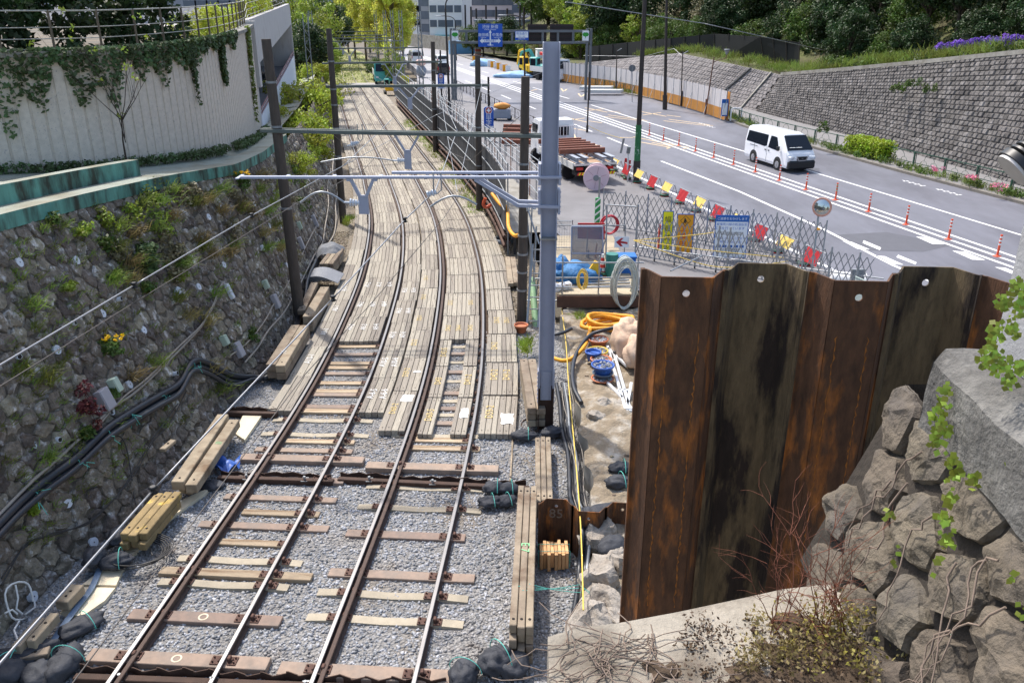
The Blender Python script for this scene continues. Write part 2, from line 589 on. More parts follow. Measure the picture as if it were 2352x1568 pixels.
for t0, o0 in ((15.5, 1.5), (11.5, 5.2)):
 stroke((t0, o0 - 1.0), (t0 + 1.2, o0 + 1.2)); stroke((t0 + 2.4, o0 - .2), (t0 - 1.4, o0 + .5)); stroke((t0 - .6, o0 + .9), (t0 - 2.0, o0 + 1.5))
 stroke((t0 - 4, o0 - .9), (t0 - 7.4, o0 + 1.0)); stroke((t0 - 3.2, o0 - .1), (t0 - 7.2, o0 + 1.5)); stroke((t0 - 7.3, o0 + 1.0), (t0 - 7.6, o0 + 1.6))
for t0, o0 in ((9.5, -2.4), (5.5, -5.0)):
 stroke((t0, o0 - 1.0), (t0 + 1.2, o0 + 1.2)); stroke((t0 + 2.4, o0 - .2), (t0 - 1.4, o0 + .5)); stroke((t0 - .6, o0 + .9), (t0 - 2.0, o0 + 1.5))
stroke((-.2, -2.4), (-.6, -1.6)); stroke((-.2, -1.4), (-5.6, .2)); stroke((-2.2, -2.0), (-5.2, -.9)); stroke((-5.6, .2), (-5.9, -.3)); stroke((-5.2, -.9), (-5.6, -1.3)); stroke((-3, -1.2), (-5, -.5))
stroke((-1.0, -5.8), (2.6, -4.9)); stroke((-3.6, -5.0), (-1, -5.8)); stroke((2.5, -6.2), (-3.4, -5.6))
for t0 in (30, 36):
 stroke((t0, .9), (t0 + 2.5, 1.8)); stroke((t0 + .5, 2.1), (t0 - 1, 1.0)); stroke((t0 - 2.5, 4.2), (t0 + .8, 5.0)); stroke((t0, 5.4), (t0 - 2, 4.5))
tag(mb.build("yellow_road_writing", M_yellowp), kind='structure')
mb = MB()
for q in ([(1640, 0)],):
 pass
mb.add([G(x, y, RZ + .004) for x, y in ((1905, 540), (2035, 533), (2192, 562), (2120, 578), (1985, 575))], [(0, 1, 2, 3, 4)])
for cx, cy in ((1810, 378), (1850, 388)):
 c = G(cx, cy, RZ + .004)
 mb.add([c + Vector((.8 * math.cos(a * .524), .5 * math.sin(a * .524), 0)) for a in range(12)], [list(range(12))])
tag(mb.build("road_patches", M_asph2), kind='structure')
mb = MB()
KT = [-60, -40, -30, -24, -17, -10, -4, 3, 9, 16, 24, 34, 44, 58, 72, 90, 120, 155]
FOOT = [(-60, 4), (-40, 8.4), (-22.2, 11.6), (-9.2, 14.6), (1.5, 15.0), (9.8, 14.4), (24, 15.5), (44, 15), (58, 14), (90, 15), (155, 22)]
for a, b in zip(KT[:-1], KT[1:]):
 ka, kb = RD(a, interp(KERB, a)), RD(b, interp(KERB, b))
 fa, fb = RD(a, max(interp(KERB, a) + 2, interp(FOOT, a) + 6)), RD(b, max(interp(KERB, b) + 2, interp(FOOT, b) + 6))
 u = Vector((0, 0, .13))
 mb.add([ka, kb, kb + u, ka + u], [(0, 1, 2, 3)], 1)
 ka2, kb2 = ka + RN * .18, kb + RN * .18
 mb.add([ka + u, kb + u, kb2 + u, ka2 + u], [(0, 1, 2, 3)], 1)
 mb.add([ka2 + u, kb2 + u, fb + u, fa + u], [(0, 1, 2, 3)], 0)
tag(mb.build("pavement", [M_pave, M_kerb]), kind='structure')
# ---------------------------------------------------------------- track alignment
_rows = [(655.6, 1694), (973.4, 1004.5), (1041.3, 755.9), (1054.1, 641), (1043.4, 537.8), (1009.4, 457.4), (996.7, 428.6), (932.2, 310.7), (894.9, 239.3), (867.5, 187.5), (861, 151.8), (852, 125)]
_c = [G(*S(x, y)) for x, y in _rows]
_c = [_c[0] - (_c[1] - _c[0]).normalized() * 7.5] + _c
_c[1] = _c[1] + Vector((0, 0, 0))
_c += [_c[-1] + Vector((-30, 75, 0))]
_p = smooth_path(_c, 14)
for _ in range(30):
 _p = [_p[0]] + [(_p[i - 1] + _p[i] * 2 + _p[i + 1]) / 4 for i in range(1, len(_p) - 1)] + [_p[-1]]
_L = [0.0]
for a, b in zip(_p[:-1], _p[1:]): _L.append(_L[-1] + (b - a).length)
TLEN = _L[-1]
def TC(s, off=0.0, z=0.0):
 s = max(0.0, min(TLEN - 1e-3, s))
 lo, hi = 0, len(_L) - 1
 while hi - lo > 1:
  m = (lo + hi) // 2
  if _L[m] <= s: lo = m
  else: hi = m
 f = (s - _L[lo]) / (_L[hi] - _L[lo])
 p = _p[lo].lerp(_p[hi], f)
 d0 = (_p[min(lo + 1, len(_p) - 1)] - _p[max(lo - 1, 0)]).normalized()
 d1 = (_p[min(hi + 1, len(_p) - 1)] - _p[max(hi - 1, 0)]).normalized()
 d = d0.lerp(d1, f).normalized()
 return Vector((p.x + d.y * off, p.y - d.x * off, z))
def TDIR(s):
 return (TC(s + .3) - TC(s - .3)).normalized()
def TANG(s):
 d = TDIR(s)
 return math.atan2(-d.x, d.y)          # rotation about z taking +Y to the track direction
def S_AT(px, py, z=0.0):
 """chainage and offset of the ground point seen at a photo pixel"""
 p = G(px, py, z)
 best = min(range(0, int(TLEN * 4)), key=lambda i: (TC(i / 4) - Vector((p.x, p.y, 0))).length)
 s = best / 4
 d = TDIR(s)
 q = Vector((p.x, p.y, 0)) - TC(s)
 return s + q.dot(d), q.dot(Vector((d.y, -d.x, 0)))
GA0 = .72
GZ = -0.17                                 # ballast surface
M_ball = mat("ballast", (136, 134, 132), 0.9, var=0.4, scale=16, bump=1.0, bscale=20, tex='voronoi', disp=.05, col2=(118, 106, 90), spot=(.5, .62, .1))
M_ballfar = mat("ballast_far", (128, 118, 104), 0.95, var=0.35, scale=9, bump=0.8, bscale=16, tex='voronoi', disp=.05)
mb = MB()
ss = [0, 4, 8, 11, 14, 17, 20, 22]
for a, b in zip(ss[:-1], ss[1:]):
 mb.add([TC(a, -4.6, GZ), TC(a, 5.0, GZ), TC(b, 5.0, GZ), TC(b, -4.6, GZ)], [(0, 1, 2, 3)])
tag(mb.build("ballast", M_ball), kind='structure')
mb = MB()
s0 = 22
while s0 < TLEN - 6:
 s1 = s0 + 4
 mb.add([TC(s0, -6, GZ - .01), TC(s0, 4.4, GZ - .01), TC(s1, 4.4, GZ - .01), TC(s1, -6, GZ - .01)], [(0, 1, 2, 3)])
 s0 = s1
tag(mb.build("track_bed", M_ballfar), kind='structure')
mb = MB()
for o_ in (-1.43 - GA0, -1.43 + GA0, 1.43 - GA0, 1.43 + GA0):
 s0 = 20.5
 while s0 < 104:
  mb.add([TC(s0, o_ - .26, -.155), TC(s0, o_ + .26, -.155), TC(s0 + 2, o_ + .26, -.155), TC(s0 + 2, o_ - .26, -.155)], [(0, 1, 2, 3)]); s0 += 2
tag(mb.build("rusty_track_bed", mat("rust_stained_ballast", (78, 62, 50), .95, var=.5, scale=7, bump=.9, bscale=18, tex='voronoi', disp=.05)), kind='structure')
def stones(name, n, smin, smax, omin, omax, size, material, z=GZ, skip=None, seed=3):
 rg = np.random.default_rng(seed)
 u = rg.uniform(smin, smax, n); o = rg.uniform(omin, omax, n)
 base = np.array([[-1, 0, 0], [1, 0, 0], [0, -1, 0], [0, 1, 0], [0, 0, -1], [0, 0, 1], [.62, .62, .5], [-.62, -.55, .5]], float)
 tri = np.array([[0, 2, 7], [7, 2, 5], [2, 1, 5], [1, 6, 5], [1, 3, 6], [6, 3, 5], [3, 0, 5], [0, 7, 5], [0, 4, 2], [2, 4, 1], [1, 4, 3], [3, 4, 0]])
 tab = np.array([[*TC(s)[:2], TDIR(s).x, TDIR(s).y] for s in np.linspace(smin, smax, 60)])
 ix = (u - smin) / (smax - smin) * 59
 i0 = np.clip(ix.astype(int), 0, 58); f = (ix - i0)[:, None]
 q = tab[i0] * (1 - f) + tab[i0 + 1] * f
 x = q[:, 0] + q[:, 3] * o; y = q[:, 1] - q[:, 2] * o
 s = size * rg.uniform(.55, 1.35, (n, 1, 1))
 V = base[None] * rg.uniform(.55, 1.1, (n, 8, 1)) * rg.uniform(.6, 1.2, (n, 1, 3))
 a = rg.uniform(0, 6.28, n); t = rg.uniform(-.7, .7, n)
 ca, sa, ct, st = np.cos(a), np.sin(a), np.cos(t), np.sin(t)
 X = V[:, :, 0] * ct[:, None] - V[:, :, 2] * st[:, None]; Z = V[:, :, 0] * st[:, None] + V[:, :, 2] * ct[:, None]
 Yv = V[:, :, 1]
 V = np.stack([X * ca[:, None] - Yv * sa[:, None], X * sa[:, None] + Yv * ca[:, None], Z * .8], -1) * s
 V += np.stack([x, y, np.full(n, z) + rg.uniform(-.02, .006, n)], -1)[:, None, :]
 F = (tri[None] + (np.arange(n) * 8)[:, None, None]).reshape(-1, 3)
 r = np.repeat(rg.uniform(0, 1, n), len(tri))
 return tag(link_mesh(name, np_mesh(name, V.reshape(-1, 3), F, material, r)), kind='stuff')
M_stone = mat("crushed_stone", (146, 148, 152), 0.85, var=0.25, scale=2, rnd=0.45, hue=.02, detail=3, col2=(128, 114, 98), spot=(.7, .64, .1))
M_stone2 = mat("brown_stone", (140, 126, 106), 0.9, var=0.2, scale=30, rnd=0.5, hue=.02, detail=2)
stones("gravel", 46000, 5.5, 15.2, -4.3, 4.5, .04, M_stone)
stones("gravel_behind", 24000, 15.2, 21.5, -3.9, 4.4, .034, M_stone, seed=5)
stones("brown_gravel", 9000, 18, 34, -4.4, -3.0, .034, M_stone2, seed=6)
stones("trackside_gravel", 7000, 21, 40, 3.0, 4.2, .034, M_stone2, seed=8)
# ---------------------------------------------------------------- rails
M_railside = mat("rail_rust", (74, 56, 48), 0.75, metal=.0, var=.3, scale=8, bump=.2, bscale=60)
M_railtop = mat("rail_steel", (132, 130, 130), 0.48, metal=.8, var=.06, scale=3, stretch=(1, 1, 1))
PROFILE = [(-.062, -.15), (.062, -.15), (.062, -.138), (.012, -.12), (.010, -.045), (.034, -.036), (.034, -.006), (.026, 0), (-.026, 0), (-.034, -.006), (-.034, -.036), (-.010, -.045), (-.012, -.12), (-.062, -.138)]
def rail(name, off, s0, s1, prof, label, group, top_i):
 rings = []
 s = s0
 while s < s1:
  d = TDIR(s); nr = Vector((d.y, -d.x, 0)); c = TC(s, off)
  rings.append([c + nr * x + Vector((0, 0, z)) for x, z in prof])
  s += .5 if s < 30 else 1.0
 m = MB()
 n = len(prof)
 for k in range(n):
  vs = [r_[k] for r_ in rings] + [r_[(k + 1) % n] for r_ in rings]
  L = len(rings)
  m.add(vs, [(i, L + i, L + i + 1, i + 1) for i in range(L - 1)], 1 if k in top_i else 0, .5)
 o = m.build(name, [M_railside, M_railtop])
 return tag(o, label, "rail", group)
GA = .686 + .034
for tr, nm in ((-1.43, 'left'), (1.43, 'right')):
 rail("rail", tr - GA, 2.0, TLEN - 8, PROFILE, f"left running rail of the {nm} track with a guard rail beside it", "running rails of the two tracks", (7, 8, 6))
 rail("rail", tr + GA, 2.0, TLEN - 8, PROFILE, f"right running rail of the {nm} track, single and thin", "running rails of the two tracks", (7, 8, 6))
 rail("guard_rail", tr - GA + .118, 2.0, 96, PROFILE, f"dull guard rail close against the left rail of the {nm} track", "guard rails", ())
# ---------------------------------------------------------------- sleepers
M_wood = mat("sleeper_wood", (168, 150, 126), 0.85, var=.25, scale=5, stretch=(1, 8, 8), rnd=.22, bump=.35, bscale=12, col2=(120, 94, 68), spot=(1.2, .6, .12))
M_syn = mat("synthetic_sleeper", (146, 126, 112), 0.85, var=.2, scale=4, rnd=.15, bump=.1, bscale=60, hue=.006, col2=(120, 110, 102), spot=(2.5, .58, .12))
M_synend = mat("sleeper_end_grain", (112, 84, 62), 0.9, var=.2, scale=10)
M_pc = mat("concrete_sleeper", (162, 152, 134), 0.9, var=.15, scale=6, rnd=.1, bump=.25, bscale=60)
M_plate = mat("rusted_fastener", (84, 58, 48), 0.8, var=.35, scale=14, bump=.2, bscale=60)
M_ring = mat("chalk_ring", (212, 196, 172), 0.9, var=.15, scale=12)
def sleeper(track_off, zy, kind, w=.2, e=(-1.05, 1.05), h=.0, ring=False):
 """one sleeper with its rail chairs; e = ends measured from the track centre; h = how far it stands above the ballast"""
 px = 1176
 lo, hi = 2.0, 60.0
 for _ in range(40):
  m = (lo + hi) / 2
  p = TC(m, track_off, -.15)
  v = p.y * SP + (p.z - CAMZ) * CP
  zc = p.y * CP - (p.z - CAMZ) * SP
  yy = 784 - v / zc * FD
  if yy > zy: lo = m
  else: hi = m
 s = lo
 an = TANG(s)
 mt = {'wood': M_wood, 'syn': M_syn, 'pc': M_pc}[kind]
 side = 'left' if track_off < 0 else 'right'
 names = {'wood': 'tan timber sleeper', 'syn': 'reddish brown sleeper', 'pc': 'pale concrete sleeper'}
 o = MB()
 L = e[1] - e[0]
 cx = (e[0] + e[1]) / 2
 top = -.118 + h
 if kind == 'pc':                                     # dished monoblock: ends high, middle low
  xs = [e[0], e[0] + .30, -.42, 0, .42, e[1] - .30, e[1]]
  zs = [top - .02, top, top - .012, top - .03, top - .012, top, top - .02]
  rings = [[Vector((x, -w / 2, top - .2)), Vector((x, w / 2, top - .2)), Vector((x, w * .42, z)), Vector((x, -w * .42, z))] for x, z in zip(xs, zs)]
  o.loft([r_[::-1] for r_ in rings])
 else:
  o.box((cx, 0, top - .09), (L, w, .18), ch=.008)
 root = o.build("sleeper", [mt])
 p = TC(s, track_off, 0)
 root.location = (p.x, p.y, 0)
 root.rotation_euler = (0, 0, an)
 tag(root, None, "sleeper", "sleepers of the two tracks")
 root["_s"] = s
 root["_k"] = (names[kind] + (" standing proud" if h > .02 else ""), side)
 for rx in (-GA, GA):
  for sg in (-1, 1):
   c = MB()
   bx = rx + sg * .13
   c.box((bx, 0, top + .008), (.13, min(w * .8, .17), .016), ch=.004)
   for yy in (-.045, .045):
    c.cyl((bx + sg * .03, yy, top + .012), (bx + sg * .03, yy, top + .045), .014, n=6)
   if (sg == 1):
    c.box((rx + sg * .085, 0, top + .05), (.05, .09, .08), ch=.015)
    c.box((rx + sg * .12, 0, top + .03), (.04, .05, .05), ch=.01)
   else:
    c.box((rx + sg * .075, 0, top + .02), (.03, .07, .03), ch=.008)
   if e[0] <= bx <= e[1]:
    c.build("rail_chair", M_plate, root)
 if ring:
  c = MB()
  n = 22
  for i in range(n):
   a0, a1 = 6.28 * i / n, 6.28 * (i + 1) / n
   c.add([(.055 * math.cos(a0), .055 * math.sin(a0), top + .004), (.08 * math.cos(a0), .08 * math.sin(a0), top + .004), (.08 * math.cos(a1), .08 * math.sin(a1), top + .004), (.055 * math.cos(a1), .055 * math.sin(a1), top + .004)], [(0, 1, 2, 3)])
  c.build("chalk_ring", M_ring, root)
 return root
def zl(y): return (1000 + y / 2.218) / 1.08844       # rows read from the enlarged lower crops
def zu(y): return (500 + y / 2.735) / 1.08844
SL = []
T1 = [(1455, 'syn', .26, (-1.35, 1.38), .05, True), (1215, 'syn', .24, (-1.2, 1.25), .02, True), (1030, 'pc', .2, (-1.12, 1.1), 0.02, False), (972, 'wood', .2, (-1.22, 1.42), .03, False), (893, 'pc', .2, (-1.1, 1.12), .0, False), (795, 'wood', .18, (-.55, .72), .0, False),
      (703, 'syn', .2, (-1.15, 1.3), .0, False), (628, 'wood', .18, (-.5, 1.0), .0, False), (548, 'syn', .18, (-1.05, 1.2), .0, False), (450, 'syn', .2, (-1.05, 1.18), .03, False), (340, 'syn', .26, (-1.25, 1.4), .06, False), (283, 'syn', .18, (-1.1, 1.05), .0, False),
      (232, 'wood', .18, (-.55, 1.0), .0, False), (195, 'pc', .2, (-1.2, 1.25), .0, False), (115, 'pc', .2, (-1.15, 1.2), .0, False), (68, 'wood', .2, (-1.0, .95), .02, False), (45, 'syn', .2, (-1.0, .95), .02, False)]
for y, k, w_, e, h, r in T1: SL.append(sleeper(-1.43, zl(y), k, w_, e, h, r))
for i, y in enumerate((1335, 1310, 1255, 1190, 1150, 1120, 1060, 1005)):
 SL.append(sleeper(-1.43, zu(y), 'wood' if i % 3 else 'syn', .19, (-.62, .62), 0))
T2 = [(1530, 'syn', .27, (-1.3, 1.5), .05), (1225, 'pc', .2, (-1.25, 1.25), 0), (1085, 'pc', .2, (-1.25, 1.25), 0), (975, 'syn', .22, (-1.2, 1.3), .0), (755, 'syn', .22, (-1.2, 1.0), .0), (605, 'pc', .2, (-1.2, 1.2), 0), (490, 'pc', .2, (-1.2, 1.2), 0),
      (390, 'syn', .27, (-1.35, 1.42), .07), (270, 'wood', .2, (-.6, .95), 0), (225, 'wood', .2, (-.6, .75), 0), (200, 'pc', .2, (-1.1, .85), 0)]
for y, k, w_, e, h in T2: SL.append(sleeper(1.43, zl(y), k, w_, e, h))
for i, y in enumerate((1530, 1470, 1430, 1375, 1325, 1240, 1180, 1110, 1055, 1005)):
 SL.append(sleeper(1.43, zu(y), 'pc' if i % 2 else 'syn', .19, (-.64, .64), 0))
ORD = ["first", "second", "third", "fourth", "fifth", "sixth", "seventh", "eighth", "ninth", "tenth", "eleventh", "twelfth", "thirteenth", "fourteenth", "fifteenth", "sixteenth", "seventeenth", "eighteenth", "nineteenth", "twentieth"]
for sd in ('left', 'right'):
 for kd in sorted({o["_k"][0] for o in SL}):
  L_ = sorted([o for o in SL if o["_k"][1] == sd and o["_k"][0] == kd], key=lambda o: o["_s"])
  for i, o in enumerate(L_):
   o["label"] = f"{kd}, {sd} track, {ORD[i]} from the bridge" + (" chalked with ring" if any(c.name.startswith("chalk") for c in kids(o)) else "")
for o in SL:
 del o["_s"]; del o["_k"]
# ---------------------------------------------------------------- timber deck panels
M_deck = mat("deck_timber", (150, 142, 130), 0.9, var=.2, scale=3.0, stretch=(14, 1, 14), rnd=.26, hue=.01, bump=.4, bscale=9, col2=(84, 76, 68), spot=(1.6, .63, .08))
M_hole = mat("bolt_hole", (34, 28, 24), .9, var=.1)
M_wpaint = mat("white_marking_paint", (228, 226, 222), .8, var=.2, scale=14)
M_ypaint = mat("yellow_marking_paint", (206, 182, 124), .8, var=.2, scale=14)
def deck(lane, s, L, o0, o1, planks, zt=-.012, h=.14, label=None, skew=0.0):
 c = TC(s + L / 2, (o0 + o1) / 2, 0)
 an = TANG(s + L / 2)
 root = MB()
 W = o1 - o0
 ws = [random.uniform(.8, 1.25) for _ in range(planks)]
 k = W / sum(ws)
 x = -W / 2
 for wq in ws:
  wq *= k
  dz = random.uniform(-.006, .004)
  dl = random.uniform(-.006, .006)
  root.box((x + wq / 2, dl, zt - h / 2 + dz), (wq - .012, L - .01, h), ch=.008)
  if s < 40:
   for yy in (-L / 2 + .16, L / 2 - .16):
    if random.random() < .75:
     root.cyl((x + wq / 2, yy, zt + dz - .01), (x + wq / 2, yy, zt + dz + .003), .017, n=8, mi=1, r=.3)
  x += wq
 o = root.build("deck_panel", [M_deck, M_hole])
 o.location = (c.x, c.y, 0)
 o.rotation_euler = (0, 0, an)
 tag(o, label, "deck panel", "timber deck panels between the rails")
 return o
LANES = {
 'outside': (-2.80, -2.23, 3, "deck panel in the narrow row outside the left track"),
 'inside_left': (-1.95, -.83, 8, "wide deck panel inside the left track"),
 'between_l': (-.62, -.02, 4, "deck panel in the left row between the two tracks"),
 'between_r': (.02, .63, 4, "deck panel in the right row between the two tracks"),
 'inside_right': (.92, 2.04, 8, "wide deck panel inside the right track"),
 'beside': (2.28, 3.12, 6, "deck panel in the row right of the right track")}
starts = {'outside': S_AT(648, 940)[0], 'inside_left': S_AT(812, 782)[0], 'between_l': S_AT(850, 945)[0], 'between_r': S_AT(905, 988)[0], 'inside_right': S_AT(1045, 778)[0], 'beside': S_AT(1128, 996)[0]}
PAN = {}
for ln, (o0, o1, npk, lab) in LANES.items():
 s = starts[ln]
 i = 0
 while s < 104:
  L = random.uniform(1.95, 2.15) if s < 62 else random.uniform(4.2, 4.8)
  a, b = o0, o1
  if s < 62:
   j = random.uniform(-.02, .02)
   a += j; b += j
  n_ = npk
  p = deck(ln, s, L, a, b, n_, h=.14 if not (i == 0 and ln in ('between_r',)) else .14)
  p["label"] = lab + (f", {ORD[i]} from the bridge" if i < 6 else " farther along the curve")
  PAN.setdefault(ln, []).append((p, s, L))
  s += L + .004
  i += 1
for o0, o1, npk, nm in ((.93, 1.26, 3, 'left'), (1.66, 2.03, 3, 'right')):
 s = S_AT(1000 if nm == 'left' else 1055, 997)[0]
 for i in range(3):
  e = starts['inside_right']
  L = (e - s - .03) / (3 - i)
  p = deck('half', s, L, o0, o1, npk)
  p["label"] = f"narrow deck panel along the {nm} rail inside the right track, {ORD[i]} from the bridge"
  PAN.setdefault('half_' + nm, []).append((p, s, L))
  s += L + .01
def daub(ln, i, body, fx, fy, size, material, rot=0.0):
 p, s, L = PAN[ln][i]
 M = Matrix.Translation((fx, fy * L / 2, -.003)) @ Matrix.Rotation(rad(90 + rot), 4, 'Z')
 text_mesh("painted_number", body, size, M, material, p, ext=.001)
def patch(ln, i, fx, fy, w_, l_, material, seed=1):
 p, s, L = PAN[ln][i]
 rg = random.Random(seed)
 m = MB()
 n = 18
 m.add([(fx + w_ / 2 * (1 + rg.uniform(-.2, .1)) * max(-1, min(1, 1.5 * math.cos(6.28 * k / n))), fy * L / 2 + l_ / 2 * (1 + rg.uniform(-.2, .1)) * max(-1, min(1, 1.5 * math.sin(6.28 * k / n))), -.003) for k in range(n)], [list(range(n))])
 m.build("paint_patch", material, p)
daub('beside', 0, "D59-2", -.22, .1, .26, M_ypaint)
patch('beside', 0, .2, -.25, .3, .55, M_wpaint, 2)
daub('beside', 1, "D42-2", -.2, .2, .26, M_ypaint); daub('beside', 1, "D41-2", .12, .2, .26, M_ypaint)
daub('beside', 2, "D4-2", -.2, .1, .26, M_ypaint); pass
daub('beside', 3, "D3-2", -.15, .1, .24, M_ypaint); daub('beside', 3, "D3-1", .15, .1, .24, M_ypaint)
daub('inside_right', 0, "D4-3", -.36, -.1, .22, M_ypaint); daub('inside_right', 0, "D4-5", .3, -.1, .22, M_ypaint); daub('inside_right', 0, "D4-4", -.05, -.1, .22, M_ypaint)
daub('inside_right', 1, "D3-3", -.36, .1, .22, M_ypaint); daub('inside_right', 1, "D3-5", .3, .1, .22, M_ypaint); pass
for i, t_ in enumerate(("D60-5", "D43", "D42-5")):
 daub('half_left', i, t_, 0, 0, .24, M_ypaint)
patch('half_right', 0, .05, .1, .2, .5, M_wpaint, 6); daub('half_right', 1, "D41-2", 0, .1, .24, M_ypaint)
for i, t_ in enumerate(("A-6-5", "A10-5", "A7-5", "A6-5", "A5-5")):
 daub('between_l', i, t_, -.15, .0, .24, M_wpaint, -3); daub('between_l', i, t_[:-1] + "6", .14, .0, .24, M_wpaint, 4)
for i, t_ in enumerate(("D60-2", "D59-2", "D2-2", "D2-1", "D1-2", "D1-1")):
 daub('between_r', i, t_, -.12, .05, .22, M_ypaint)
patch('between_r', 0, .12, .6, .3, .4, M_wpaint, 7); patch('between_r', 1, .16, .1, .22, .12, M_wpaint, 8); pass
for i in range(3):
 for k, fx in enumerate((-.4, 0, .36)):
  daub('inside_left', i, f"A{9 - i}-{k + 2}", fx, .1, .24, M_wpaint, 5 * (k - 1))
for i in range(1, 5):
 daub('outside', i, f"A{11 - i}-1", 0, .1, .26, M_wpaint)
mb = MB()
mb.add([TC(104.5, -8, .005), TC(104.5, 9, .005), TC(110, 9, .005), TC(110, -8, .005)], [(0, 1, 2, 3)])
tag(mb.build("crossing_road", mat("crossing_asphalt", (150, 146, 146), .8, var=.1)), kind='structure')
mb = MB()
M_trackgrass = mat("track_grass_soil", (128, 134, 74), .95, var=.3, scale=2.0, col2=(150, 138, 112), spot=(.5, .55, .12))
a = 110.5
while a < TLEN - 12:
 mb.add([TC(a, -4, -.1), TC(a, 4, -.1), TC(a + 4, 4, -.1), TC(a + 4, -4, -.1)], [(0, 1, 2, 3)])
 a += 4
tag(mb.build("grassy_track_bed", M_trackgrass), kind='structure')
# ================================================================ LEFT SIDE: rubble wall, ledge, ribbed wall, car park
FOOT_PX = [(-60, 1560), (40, 1415), (180, 1290), (300, 1200), (405, 1085), (530, 930), (618, 845), (680, 742), (733, 612), (768, 520), (783, 440), (780, 350), (768, 250), (758, 180)]
TOP_PX = [(-60, 540, 13.6), (0, 522, 14.3), (200, 468, 17.4), (380, 425, 20.5), (540, 396, 24.2), (600, 366, 28), (655, 322, 34), (700, 270, 43), (730, 212, 55), (742, 168, 68)]
foot = [G(x, y, -.2) for x, y in FOOT_PX]
foot = [foot[0] + (foot[0] - foot[3]).normalized() * 10] + foot
top = [P(x, y, Y) for x, y, Y in TOP_PX]
top = [top[0] + Vector((.35, -10.5, .35))] + top
def by_y(pts, y):
 for a, b in zip(pts[:-1], pts[1:]):
  if a.y <= y <= b.y:
   return a.lerp(b, (y - a.y) / (b.y - a.y))
 return pts[0] if y < pts[0].y else pts[-1]
def wall_pt(y, v):
 a, b = by_y(foot, y), by_y(top, y)
 return a.lerp(b, v)
def wall_n(y, v):
 a = wall_pt(y + .4, v) - wall_pt(y - .4, v)
 b = wall_pt(y, min(1, v + .05)) - wall_pt(y, max(0, v - .05))
 return a.cross(b).normalized() * (1 if a.cross(b).x > 0 else -1)
from mathutils.geometry import intersect_ray_tri
_wt = []
_ys = [3 + i for i in range(70)]
for a, b in zip(_ys[:-1], _ys[1:]):
 _wt.append((wall_pt(a, 0), wall_pt(b, 0), wall_pt(b, 1))); _wt.append((wall_pt(a, 0), wall_pt(b, 1), wall_pt(a, 1)))
CAM = Vector((0, 0, CAMZ))
def W(px, py, out=0.0):
 d = ray(px, py)
 best = None
 for t in _wt:
  h = intersect_ray_tri(t[0], t[1], t[2], d, CAM, True)
  if h is not None and (best is None or (h - CAM).length < (best[0] - CAM).length):
   nn = (t[1] - t[0]).cross(t[2] - t[0]).normalized()
   if nn.x < 0: nn = -nn
   best = (h, nn)
 if best is None:
  p = G(px, py, 0)
  return p, Vector((1, 0, .3)).normalized()
 return best[0] + best[1] * out, best[1]
M_rub = mat("rubble_stone", (124, 114, 102), .92, var=.6, scale=5, rnd=.5, hue=.03, bump=1.0, bscale=13, disp=.09, col2=(196, 192, 190), spot=(4.6, .61, .07))
M_mort = mat("wall_mortar", (94, 86, 75), .95, var=.5, scale=5, bump=1.0, bscale=18, disp=.06, col2=(176, 170, 162), spot=(3.2, .58, .08))
def honeycomb(mb, fn, u0, u1, du, dv, vlen, jit, raise_, rg, inset=.86, vskip=None, r_off=0):
 """irregular stones laid in a honeycomb; fn(u, v01) -> (point, normal)"""
 nv = max(2, int(vlen / dv))
 nu = int((u1 - u0) / du)
 cache = {}
 def jv(i, j):
  if (i, j) not in cache:
   cache[(i, j)] = (rg.uniform(-jit, jit), rg.uniform(-jit, jit))
  return cache[(i, j)]
 for j in range(nv):
  for i in range(nu):
   ofs = .5 if j % 2 else 0.0
   ci, cj = i + ofs, j + .5
   hexc = [(ci - .5, cj - .28), (ci, cj - .62), (ci + .5, cj - .28), (ci + .5, cj + .28), (ci, cj + .62), (ci - .5, cj + .28)]
   pts = []
   for e_ in range(6):
    a, b = hexc[e_]; a2, b2 = hexc[(e_ + 1) % 6]
    q = jv(round(a * 2), round(b * 50)); pts.append((a + q[0], b + q[1]))
    am, bm = (a + a2) / 2, (b + b2) / 2
    q0 = jv(round(a2 * 2), round(b2 * 50)); qm = jv(round(am * 4) + 9999, round(bm * 50))
    pts.append((am + (q[0] + q0[0]) / 2 + qm[0] * .7, bm + (q[1] + q0[1]) / 2 + qm[1] * .7))
   cx = sum(p[0] for p in pts) / 12; cy = sum(p[1] for p in pts) / 12
   def at(a, b, h):
    v = min(1.0, max(0.0, b / nv))
    p, n = fn(u0 + a * du, v)
    return p + n * h
   h = raise_ * rg.uniform(.5, 1.3)
   tilt = (rg.uniform(-.5, .5), rg.uniform(-.5, .5))
   outer = [at(cx + (a - cx) * .97, cy + (b - cy) * .97, -.02) for a, b in pts]
   mid = [at(cx + (a - cx) * inset, cy + (b - cy) * inset, h * rg.uniform(.55, .95) + h * (tilt[0] * (a - cx) + tilt[1] * (b - cy))) for a, b in pts]
   inn = [at(cx + (a - cx) * .5, cy + (b - cy) * .5, h * (1 + rg.uniform(-.25, .25)) + h * .6 * (tilt[0] * (a - cx) + tilt[1] * (b - cy))) for a, b in pts]
   cen = at(cx + rg.uniform(-.15, .15), cy + rg.uniform(-.15, .15), h * rg.uniform(.95, 1.3))
   vs = outer + mid + inn + [cen]
   fs = []
   for k in range(12):
    k2 = (k + 1) % 12
    fs += [(k, k2, 12 + k2, 12 + k), (12 + k, 12 + k2, 24 + k2, 24 + k), (24 + k, 24 + k2, 36)]
   r = min(1, max(0, rg.gauss(.5, .24)))
   mb.add(vs, fs, 0, r)
rg = random.Random(5)
